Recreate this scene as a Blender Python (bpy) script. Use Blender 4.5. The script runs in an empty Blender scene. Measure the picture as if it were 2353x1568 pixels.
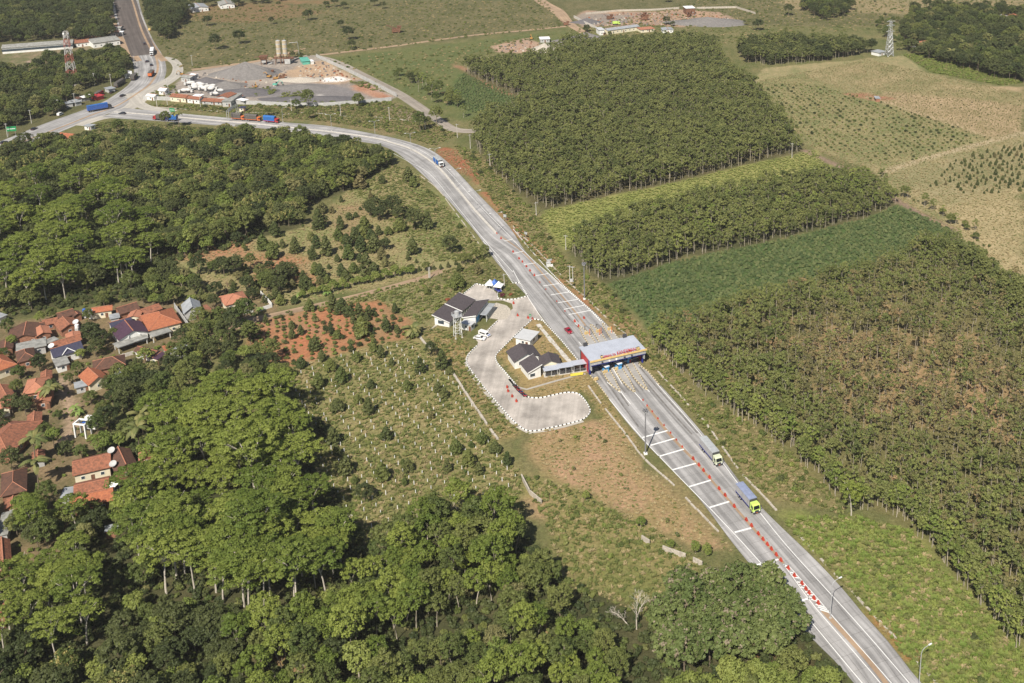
import bpy, bmesh, math, random
import numpy as np
from mathutils import Vector, Matrix

# ------------------------------------------------------------------ camera, world, sun
C = bpy.context.scene.collection
SC = bpy.context.scene
F, CX, CY, TH, CH = 2505.0, 1500.0, 206.0, math.radians(15.5), 202.0
FW, FH = 2352.0, 1568.0
cam_d = bpy.data.cameras.new('camera'); cam = bpy.data.objects.new('camera', cam_d); C.objects.link(cam)
cam.location = (0, 0, CH); cam.rotation_euler = (math.pi / 2 - TH, 0, 0)
cam_d.sensor_width = 36.0; cam_d.lens = F / FW * 36.0
cam_d.shift_x = (FW / 2 - CX) / FW; cam_d.shift_y = -(FH / 2 - CY) / FW
cam_d.clip_start = 1.0; cam_d.clip_end = 20000.0
SC.camera = cam

SUN_AZ = math.radians(14.0)      # direction the shadows fall: this far right of straight ahead
SUN_EL = math.radians(47.0)
wd = bpy.data.worlds.new('World'); SC.world = wd; wd.use_nodes = True
nt = wd.node_tree; nt.nodes.clear()
sky = nt.nodes.new('ShaderNodeTexSky'); sky.sky_type = 'NISHITA'; sky.sun_disc = False
sky.sun_elevation = SUN_EL; sky.sun_rotation = math.pi + SUN_AZ
bg = nt.nodes.new('ShaderNodeBackground'); bg.inputs['Strength'].default_value = 0.055
wo = nt.nodes.new('ShaderNodeOutputWorld')
nt.links.new(sky.outputs[0], bg.inputs[0]); nt.links.new(bg.outputs[0], wo.inputs[0])
sun_d = bpy.data.lights.new('sun', 'SUN'); sun_d.energy = 5.0; sun_d.angle = math.radians(0.6); sun_d.color = (1.0, 0.93, 0.82)
sun = bpy.data.objects.new('sun', sun_d); C.objects.link(sun)
_sd = Vector((math.sin(SUN_AZ) * math.cos(SUN_EL), math.cos(SUN_AZ) * math.cos(SUN_EL), -math.sin(SUN_EL)))
sun.rotation_euler = _sd.to_track_quat('-Z', 'Y').to_euler()
SC.view_settings.view_transform = 'Standard'; SC.view_settings.look = 'None'
SC.view_settings.exposure = 0.40; SC.view_settings.gamma = 1.0; SC.view_settings.use_curve_mapping = False
SC.cycles.max_bounces = 6; SC.cycles.diffuse_bounces = 3; SC.cycles.transparent_max_bounces = 4

HAZE = 0.00006
R = random.Random(7)
NR = np.random.default_rng(11)
ST, CT = math.sin(TH), math.cos(TH)

def G(x, y, z=0.0):
    """the point at height z on the line of sight that the survey of the picture gave"""
    u, v = x - CX, y - CY
    dx, dy, dz = u, F * CT - v * ST, -F * ST - v * CT
    t = (z - CH) / dz
    return Vector((dx * t, dy * t, z))
def G2(p, z=0.0):
    q = G(p[0], p[1], z); return (q.x, q.y)
def gpoly(pts, z=0.0): return np.array([G2(p, z) for p in pts])
def pix(X, Y, Z=0.0):
    d = np.array([X, Y, Z - CH]); df = d[1] * CT - d[2] * ST; dv = -d[1] * ST - d[2] * CT
    return CX + F * d[0] / df, CY + F * dv / df

def berm(X, Y):   # red cut bank beside the bend of the toll road
    return 0.0

# ------------------------------------------------------------------ materials
MATS = {}
def mat(name, col, rough=0.8, var=0.12, scale=1.0, col2=None, bump=0.0, bscale=None, metal=0.0, spec=0.3, rnd=0.0, obj=False):
    if name in MATS: return MATS[name]
    m = bpy.data.materials.new(name); m.use_nodes = True; MATS[name] = m
    n, l = m.node_tree.nodes, m.node_tree.links
    b = n['Principled BSDF']; b.inputs['Roughness'].default_value = rough; b.inputs['Metallic'].default_value = metal
    b.inputs['Specular IOR Level'].default_value = spec
    if obj: co = n.new('ShaderNodeTexCoord').outputs['Object']
    else: co = n.new('ShaderNodeNewGeometry').outputs['Position']
    tx = n.new('ShaderNodeTexNoise'); tx.inputs['Scale'].default_value = scale; tx.inputs['Detail'].default_value = 5; tx.inputs['Roughness'].default_value = 0.65
    l.new(co, tx.inputs['Vector'])
    rp = n.new('ShaderNodeMapRange'); rp.inputs[1].default_value = 0.3; rp.inputs[2].default_value = 0.7
    l.new(tx.outputs[0], rp.inputs[0])
    mx = n.new('ShaderNodeMix'); mx.data_type = 'RGBA'
    c2 = col2 if col2 else tuple(c * (1 - 2 * var) for c in col)
    c1 = col if col2 else tuple(min(1, c * (1 + var)) for c in col)
    mx.inputs[6].default_value = (*c1, 1); mx.inputs[7].default_value = (*c2, 1)
    l.new(rp.outputs[0], mx.inputs[0])
    out = mx.outputs[2]
    if rnd:
        oi = n.new('ShaderNodeObjectInfo'); mr = n.new('ShaderNodeMapRange'); mr.inputs[3].default_value = 1 - rnd; mr.inputs[4].default_value = 1 + rnd
        l.new(oi.outputs['Random'], mr.inputs[0])
        vm = n.new('ShaderNodeVectorMath'); vm.operation = 'SCALE'; l.new(out, vm.inputs[0]); l.new(mr.outputs[0], vm.inputs['Scale']); out = vm.outputs[0]
    l.new(out, b.inputs['Base Color'])
    if bump:
        bt = n.new('ShaderNodeTexNoise'); bt.inputs['Scale'].default_value = bscale or scale * 4; bt.inputs['Detail'].default_value = 4; l.new(co, bt.inputs['Vector'])
        bp = n.new('ShaderNodeBump'); bp.inputs['Strength'].default_value = bump; bp.inputs['Distance'].default_value = 0.3
        l.new(bt.outputs[0], bp.inputs['Height']); l.new(bp.outputs[0], b.inputs['Normal'])
    return m

def leaf_mat(name, ca, cb, trans=0.3, dry=None, dryamt=0.0, scale=0.5):
    """foliage: hue varies from plant to plant and through the crown; thin leaves let some light through"""
    if name in MATS: return MATS[name]
    m = bpy.data.materials.new(name); m.use_nodes = True; MATS[name] = m
    n, l = m.node_tree.nodes, m.node_tree.links
    b = n['Principled BSDF']; b.inputs['Roughness'].default_value = 0.6; b.inputs['Specular IOR Level'].default_value = 0.25
    oi = n.new('ShaderNodeObjectInfo'); g = n.new('ShaderNodeNewGeometry')
    tx = n.new('ShaderNodeTexNoise'); tx.inputs['Scale'].default_value = scale; tx.inputs['Detail'].default_value = 2; l.new(g.outputs['Position'], tx.inputs['Vector'])
    ad = n.new('ShaderNodeMath'); ad.operation = 'MULTIPLY_ADD'; ad.inputs[1].default_value = 0.75; l.new(oi.outputs['Random'], ad.inputs[0])
    s2 = n.new('ShaderNodeMath'); s2.operation = 'MULTIPLY_ADD'; s2.inputs[1].default_value = 0.9; s2.inputs[2].default_value = -0.33; l.new(tx.outputs[0], s2.inputs[0])
    l.new(s2.outputs[0], ad.inputs[2])
    mx = n.new('ShaderNodeMix'); mx.data_type = 'RGBA'; mx.inputs[6].default_value = (*ca, 1); mx.inputs[7].default_value = (*cb, 1)
    l.new(ad.outputs[0], mx.inputs[0]); out = mx.outputs[2]
    if dry:
        wn = n.new('ShaderNodeTexWhiteNoise'); wn.noise_dimensions = '1D'; l.new(oi.outputs['Random'], wn.inputs['W'])
        mr = n.new('ShaderNodeMapRange'); mr.inputs[1].default_value = 1 - dryamt; mr.inputs[2].default_value = 1.0; mr.inputs[3].default_value = 0.0; mr.inputs[4].default_value = 0.9
        l.new(wn.outputs[0], mr.inputs[0])
        m2 = n.new('ShaderNodeMix'); m2.data_type = 'RGBA'; l.new(mr.outputs[0], m2.inputs[0]); l.new(out, m2.inputs[6]); m2.inputs[7].default_value = (*dry, 1); out = m2.outputs[2]
    l.new(out, b.inputs['Base Color'])
    tr = n.new('ShaderNodeBsdfTranslucent')
    br = n.new('ShaderNodeMix'); br.data_type = 'RGBA'; br.blend_type = 'MULTIPLY'; br.inputs[0].default_value = 1; l.new(out, br.inputs[6]); br.inputs[7].default_value = (1.3, 1.5, 0.7, 1)
    l.new(br.outputs[2], tr.inputs[0])
    ms = n.new('ShaderNodeMixShader'); ms.inputs[0].default_value = trans
    l.new(b.outputs[0], ms.inputs[1]); l.new(tr.outputs[0], ms.inputs[2]); l.new(ms.outputs[0], n['Material Output'].inputs[0])
    return m

def M(name):
    return MATS[name]
mat('concrete', (0.36, 0.345, 0.325), 0.85, 0.10, 0.35, bump=0.1)
mat('concrete_pale', (0.55, 0.52, 0.47), 0.85, 0.12, 0.8)
mat('joint', (0.10, 0.095, 0.09), 0.9)
mat('white_paint', (0.80, 0.80, 0.78), 0.6, 0.06, 2.0)
mat('white_wall', (0.74, 0.74, 0.71), 0.8, 0.07, 0.5)
mat('cream_wall', (0.72, 0.66, 0.50), 0.8, 0.08, 0.5)
mat('grey_wall', (0.45, 0.45, 0.44), 0.85, 0.12, 0.6)
mat('brick_wall', (0.33, 0.16, 0.10), 0.9, 0.2, 1.5)
mat('black_paint', (0.045, 0.04, 0.035), 0.6)
mat('yellow_paint', (0.70, 0.50, 0.20), 0.5, 0.1, 1.0)
mat('kerb_yellow', (0.62, 0.52, 0.33), 0.6, 0.15, 1.0)
mat('yellow_block', (0.60, 0.44, 0.20), 0.6, 0.1, 1.0)
mat('roof_rust', (0.27, 0.12, 0.075), 0.9, 0.2, 1.0)
mat('kerb_dark', (0.11, 0.08, 0.05), 0.7)
mat('mast_grey', (0.20, 0.20, 0.21), 0.5)
mat('tower_white', (0.52, 0.50, 0.48), 0.6)
mat('tower_red', (0.38, 0.13, 0.10), 0.6)
mat('red_paint', (0.46, 0.045, 0.05), 0.5)
mat('barrier_red', (0.46, 0.055, 0.03), 0.5, 0.2, 1.0)
mat('orange_paint', (0.60, 0.16, 0.05), 0.5)
mat('blue_paint', (0.05, 0.13, 0.42), 0.45)
mat('sky_blue_paint', (0.08, 0.35, 0.70), 0.4)
mat('steel', (0.50, 0.51, 0.52), 0.45, 0.08, 1.0, metal=0.3)
mat('pale_metal', (0.44, 0.47, 0.54), 0.5, 0.06, 0.3)
mat('dark_metal', (0.06, 0.06, 0.065), 0.5)
mat('rust_metal', (0.20, 0.10, 0.06), 0.7, 0.3, 1.0)
mat('rubber', (0.015, 0.015, 0.016), 0.85)
mat('dark_glass', (0.012, 0.016, 0.02), 0.12, spec=0.6)
mat('window_glass', (0.05, 0.07, 0.09), 0.15, spec=0.6)
mat('red_car', (0.30, 0.012, 0.03), 0.25, 0.02, spec=0.6)
mat('white_car', (0.75, 0.75, 0.74), 0.3, 0.02, spec=0.6)
mat('dark_car', (0.03, 0.035, 0.05), 0.25, 0.02, spec=0.6)
mat('silver_car', (0.50, 0.51, 0.53), 0.3, 0.02, spec=0.6)
mat('navy_paint', (0.02, 0.03, 0.22), 0.35)
mat('lime_cab', (0.55, 0.75, 0.16), 0.4, 0.04)
mat('pale_cab', (0.60, 0.64, 0.46), 0.4, 0.04)
mat('cargo_grey', (0.37, 0.37, 0.38), 0.5, 0.1, 0.8)
mat('cargo_tarp', (0.40, 0.42, 0.43), 0.7, 0.1, 0.8)
mat('cargo_blue_tarp', (0.25, 0.29, 0.42), 0.7, 0.1, 0.8)
mat('blue_tarp', (0.03, 0.14, 0.42), 0.6, 0.15, 1.5)
mat('grey_tarp', (0.12, 0.11, 0.10), 0.8, 0.2, 1.5)
mat('roof_dark', (0.085, 0.072, 0.078), 0.8, 0.16, 1.6, bump=0.2)
mat('roof_tin', (0.34, 0.36, 0.38), 0.5, 0.15, 0.5)
mat('roof_asbestos', (0.30, 0.30, 0.28), 0.85, 0.22, 0.6)
mat('roof_orange', (0.44, 0.16, 0.075), 0.85, 0.2, 1.4, col2=(0.25, 0.085, 0.05), bump=0.3, bscale=5)
mat('roof_pink', (0.48, 0.21, 0.13), 0.85, 0.2, 1.2, col2=(0.33, 0.14, 0.085), bump=0.3, bscale=5)
mat('roof_brown', (0.155, 0.075, 0.05), 0.9, 0.3, 1.0, col2=(0.065, 0.04, 0.032), bump=0.3, bscale=5)
mat('roof_mottled', (0.38, 0.15, 0.085), 0.9, 0.3, 1.3, col2=(0.12, 0.06, 0.042), bump=0.3, bscale=5)
mat('roof_purple', (0.075, 0.04, 0.065), 0.7, 0.15, 1.2)
mat('roof_navy', (0.05, 0.05, 0.085), 0.7, 0.15, 1.2)
mat('bark', (0.20, 0.16, 0.115), 0.9, 0.2, 1.0)
mat('bark_pale', (0.42, 0.37, 0.29), 0.9, 0.2, 1.0)
mat('bark_white', (0.55, 0.50, 0.42), 0.9, 0.15, 1.0)
mat('tyre_dark', (0.20, 0.19, 0.18), 0.9, 0.2, 0.4)
mat('gravel_grey', (0.195, 0.183, 0.175), 0.95, 0.12, 0.6, bump=0.5, bscale=3)
mat('gravel_dark', (0.13, 0.123, 0.128), 0.95, 0.12, 0.6, bump=0.5, bscale=3)
mat('tent_white', (0.80, 0.80, 0.80), 0.7, 0.03)
mat('roof_white', (0.52, 0.53, 0.54), 0.6, 0.05, 0.5)
mat('mixer_white', (0.60, 0.59, 0.57), 0.6, 0.1, 0.6)
mat('silo_tan', (0.50, 0.42, 0.29), 0.7, 0.15, 0.6)
mat('green_sign', (0.02, 0.25, 0.09), 0.5)
mat('lamp_white', (0.8, 0.8, 0.8), 0.4)
mat('teal_paint', (0.12, 0.42, 0.33), 0.5)
mat('excavator_yellow', (0.46, 0.25, 0.07), 0.6, 0.25, 1.0)
mat('sign_yellow', (0.78, 0.66, 0.10), 0.5)
mat('dirt_red', (0.30, 0.115, 0.06), 0.95, 0.2, 0.6, bump=0.5)
mat('stone_pale', (0.50, 0.45, 0.38), 0.9, 0.2, 1.5, bump=0.4)

# ------------------------------------------------------------------ mesh helpers
class MB:
    """collects shapes into one mesh; each face keeps a material slot"""
    def __init__(s): s.v, s.f, s.m = [], [], []
    def add(s, vs, fs, mi=0):
        o = len(s.v); s.v.extend([tuple(p) for p in vs])
        for f in fs: s.f.append([o + i for i in f]); s.m.append(mi)
    def box(s, c, d, rz=0.0, mi=0, taper=1.0):
        x, y, z = d[0] / 2, d[1] / 2, d[2] / 2; ca, sa = math.cos(rz), math.sin(rz); vs = []
        for k, t in ((-1, 1.0), (1, taper)):
            for i, j in ((-1, -1), (1, -1), (1, 1), (-1, 1)):
                px, py = i * x * t, j * y * t
                vs.append((c[0] + px * ca - py * sa, c[1] + px * sa + py * ca, c[2] + k * z))
        s.add(vs, [(3, 2, 1, 0), (4, 5, 6, 7), (0, 1, 5, 4), (1, 2, 6, 5), (2, 3, 7, 6), (3, 0, 4, 7)], mi); return s
    def tube(s, a, b, r, r2=None, n=6, mi=0, cap=True):
        a, b = Vector(a), Vector(b); r2 = r if r2 is None else r2
        d = (b - a); q = d.to_track_quat('Z', 'Y') if d.length > 1e-6 else Matrix().to_quaternion()
        vs = []
        for p, rr in ((a, r), (b, r2)):
            for i in range(n):
                t = 2 * math.pi * i / n; vs.append(p + q @ Vector((math.cos(t) * rr, math.sin(t) * rr, 0)))
        fs = [(i, (i + 1) % n, n + (i + 1) % n, n + i) for i in range(n)]
        if cap: fs += [tuple(range(n - 1, -1, -1)), tuple(range(n, 2 * n))]
        s.add(vs, fs, mi); return s
    def path(s, pts, r, n=6, mi=0):
        for i in range(len(pts) - 1):
            ra = r[i] if isinstance(r, (list, tuple)) else r; rb = r[i + 1] if isinstance(r, (list, tuple)) else r
            s.tube(pts[i], pts[i + 1], ra, rb, n, mi)
        return s
    def prism(s, poly, z0, z1, mi=0):
        n = len(poly); vs = [(p[0], p[1], z0) for p in poly] + [(p[0], p[1], z1) for p in poly]
        ar = sum(poly[i][0] * poly[(i + 1) % n][1] - poly[(i + 1) % n][0] * poly[i][1] for i in range(n))
        fs = [tuple(range(n - 1, -1, -1)), tuple(range(n, 2 * n))] + [(i, (i + 1) % n, n + (i + 1) % n, n + i) for i in range(n)]
        if ar < 0: fs = [tuple(reversed(f)) for f in fs]
        s.add(vs, fs, mi); return s
    def extrude_y(s, prof, y0, y1, mi=0):
        n = len(prof); vs = [(p[0], y0, p[1]) for p in prof] + [(p[0], y1, p[1]) for p in prof]
        ar = sum(prof[i][0] * prof[(i + 1) % n][1] - prof[(i + 1) % n][0] * prof[i][1] for i in range(n))
        fs = [tuple(range(n)), tuple(range(2 * n - 1, n - 1, -1))] + [(n + i, n + (i + 1) % n, (i + 1) % n, i) for i in range(n)]
        if ar < 0: fs = [tuple(reversed(f)) for f in fs]
        s.add(vs, fs, mi); return s
    def ell(s, c, r, nu=10, nv=6, mi=0):
        vs = [(c[0], c[1], c[2] - r[2])]
        for j in range(1, nv):
            t = math.pi * j / nv - math.pi / 2
            for i in range(nu):
                a = 2 * math.pi * i / nu; vs.append((c[0] + r[0] * math.cos(t) * math.cos(a), c[1] + r[1] * math.cos(t) * math.sin(a), c[2] + r[2] * math.sin(t)))
        vs.append((c[0], c[1], c[2] + r[2])); k = len(vs) - 1
        fs = [(0, 1 + (i + 1) % nu, 1 + i) for i in range(nu)]
        for j in range(nv - 2):
            o = 1 + j * nu; fs += [(o + i, o + (i + 1) % nu, o + nu + (i + 1) % nu, o + nu + i) for i in range(nu)]
        o = 1 + (nv - 2) * nu; fs += [(o + i, o + (i + 1) % nu, k) for i in range(nu)]
        s.add(vs, fs, mi); return s
    def mesh(s, name, mats):
        me = bpy.data.meshes.new(name); me.from_pydata(s.v, [], s.f)
        for m in (mats if isinstance(mats, (list, tuple)) else [mats]): me.materials.append(M(m) if isinstance(m, str) else m)
        if any(s.m): me.polygons.foreach_set('material_index', s.m)
        me.update(); return me
    def build(s, name, mats, parent=None, **kw):
        return link(name, s.mesh(name, mats), parent, **kw)

def link(name, me, parent=None, loc=None, rz=0.0, kind=None, label=None, cat=None, group=None):
    o = bpy.data.objects.new(name, me); C.objects.link(o)
    if parent: o.parent = parent
    if loc is not None: o.location = loc
    if rz: o.rotation_euler[2] = rz
    return tag(o, label, cat, group, kind)
def tag(o, label=None, cat=None, group=None, kind=None):
    if kind: o['kind'] = kind
    if label: o['label'] = label
    if cat: o['category'] = cat
    if group: o['group'] = group
    return o
def thing(name, label, cat, loc=(0, 0, 0), rz=0.0, group=None):
    o = bpy.data.objects.new(name, None); C.objects.link(o); o.location = loc; o.rotation_euler = (0, 0, rz); o.empty_display_size = 0.2
    return tag(o, label, cat, group)
def dup(root, loc, rz=0.0, label=None, group=None, sc=None):
    r = root.copy(); C.objects.link(r); r.location = loc; r.rotation_euler = (0, 0, rz)
    if sc is not None: r.scale = (sc, sc, sc) if not isinstance(sc, tuple) else sc
    if label: r['label'] = label
    if group: r['group'] = group
    for ch in list(root.children):
        c = ch.copy(); C.objects.link(c); c.parent = r
        for g in ch.children:
            d = g.copy(); C.objects.link(d); d.parent = c
    return r

def inpoly(px, py, poly):
    px, py = np.asarray(px), np.asarray(py); ins = np.zeros(px.shape, bool); n = len(poly); j = n - 1
    for i in range(n):
        xi, yi = poly[i]; xj, yj = poly[j]
        if yi != yj:
            c = ((yi > py) != (yj > py)) & (px < (xj - xi) * (py - yi) / (yj - yi) + xi); ins ^= c
        j = i
    return ins
def edgedist(px, py, poly, closed=True):
    d = np.full(np.shape(px), 1e9); n = len(poly)
    for i in range(n if closed else n - 1):
        ax, ay = poly[i]; bx, by = poly[(i + 1) % n]; ex, ey = bx - ax, by - ay; L = ex * ex + ey * ey + 1e-9
        t = np.clip(((px - ax) * ex + (py - ay) * ey) / L, 0, 1); d = np.minimum(d, np.hypot(px - ax - t * ex, py - ay - t * ey))
    return d
def spots(poly, s, jit=0.35, rot=0.3, keep=1.0):
    """staggered, jittered planting grid inside a world polygon"""
    c = poly.mean(0); q = poly - c; ca, sa = math.cos(-rot), math.sin(-rot); q = np.c_[q[:, 0] * ca - q[:, 1] * sa, q[:, 0] * sa + q[:, 1] * ca]
    a, b = q.min(0), q.max(0)
    gx, gy = np.meshgrid(np.arange(a[0], b[0], s), np.arange(a[1], b[1], s)); gx = gx.ravel() + NR.uniform(-jit, jit, gx.size) * s; gy = gy.ravel() + NR.uniform(-jit, jit, gy.size) * s
    X = gx * math.cos(rot) - gy * math.sin(rot) + c[0]; Y = gx * math.sin(rot) + gy * math.cos(rot) + c[1]
    k = inpoly(X, Y, poly)
    if keep < 1: k &= NR.random(X.size) < keep
    return np.c_[X[k], Y[k]]
def vnoise(X, Y, s, seed=0):
    """smooth value noise, about -1..1"""
    rg = np.random.default_rng(seed); t = rg.uniform(-1, 1, (256, 256)); x, y = X / s + 1000.3, Y / s + 1000.7
    i, j = np.floor(x).astype(int), np.floor(y).astype(int); fx, fy = x - i, y - j; fx = fx * fx * (3 - 2 * fx); fy = fy * fy * (3 - 2 * fy)
    a, b, c, d = t[i % 256, j % 256], t[(i + 1) % 256, j % 256], t[i % 256, (j + 1) % 256], t[(i + 1) % 256, (j + 1) % 256]
    return (a * (1 - fx) + b * fx) * (1 - fy) + (c * (1 - fx) + d * fx) * fy
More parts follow.
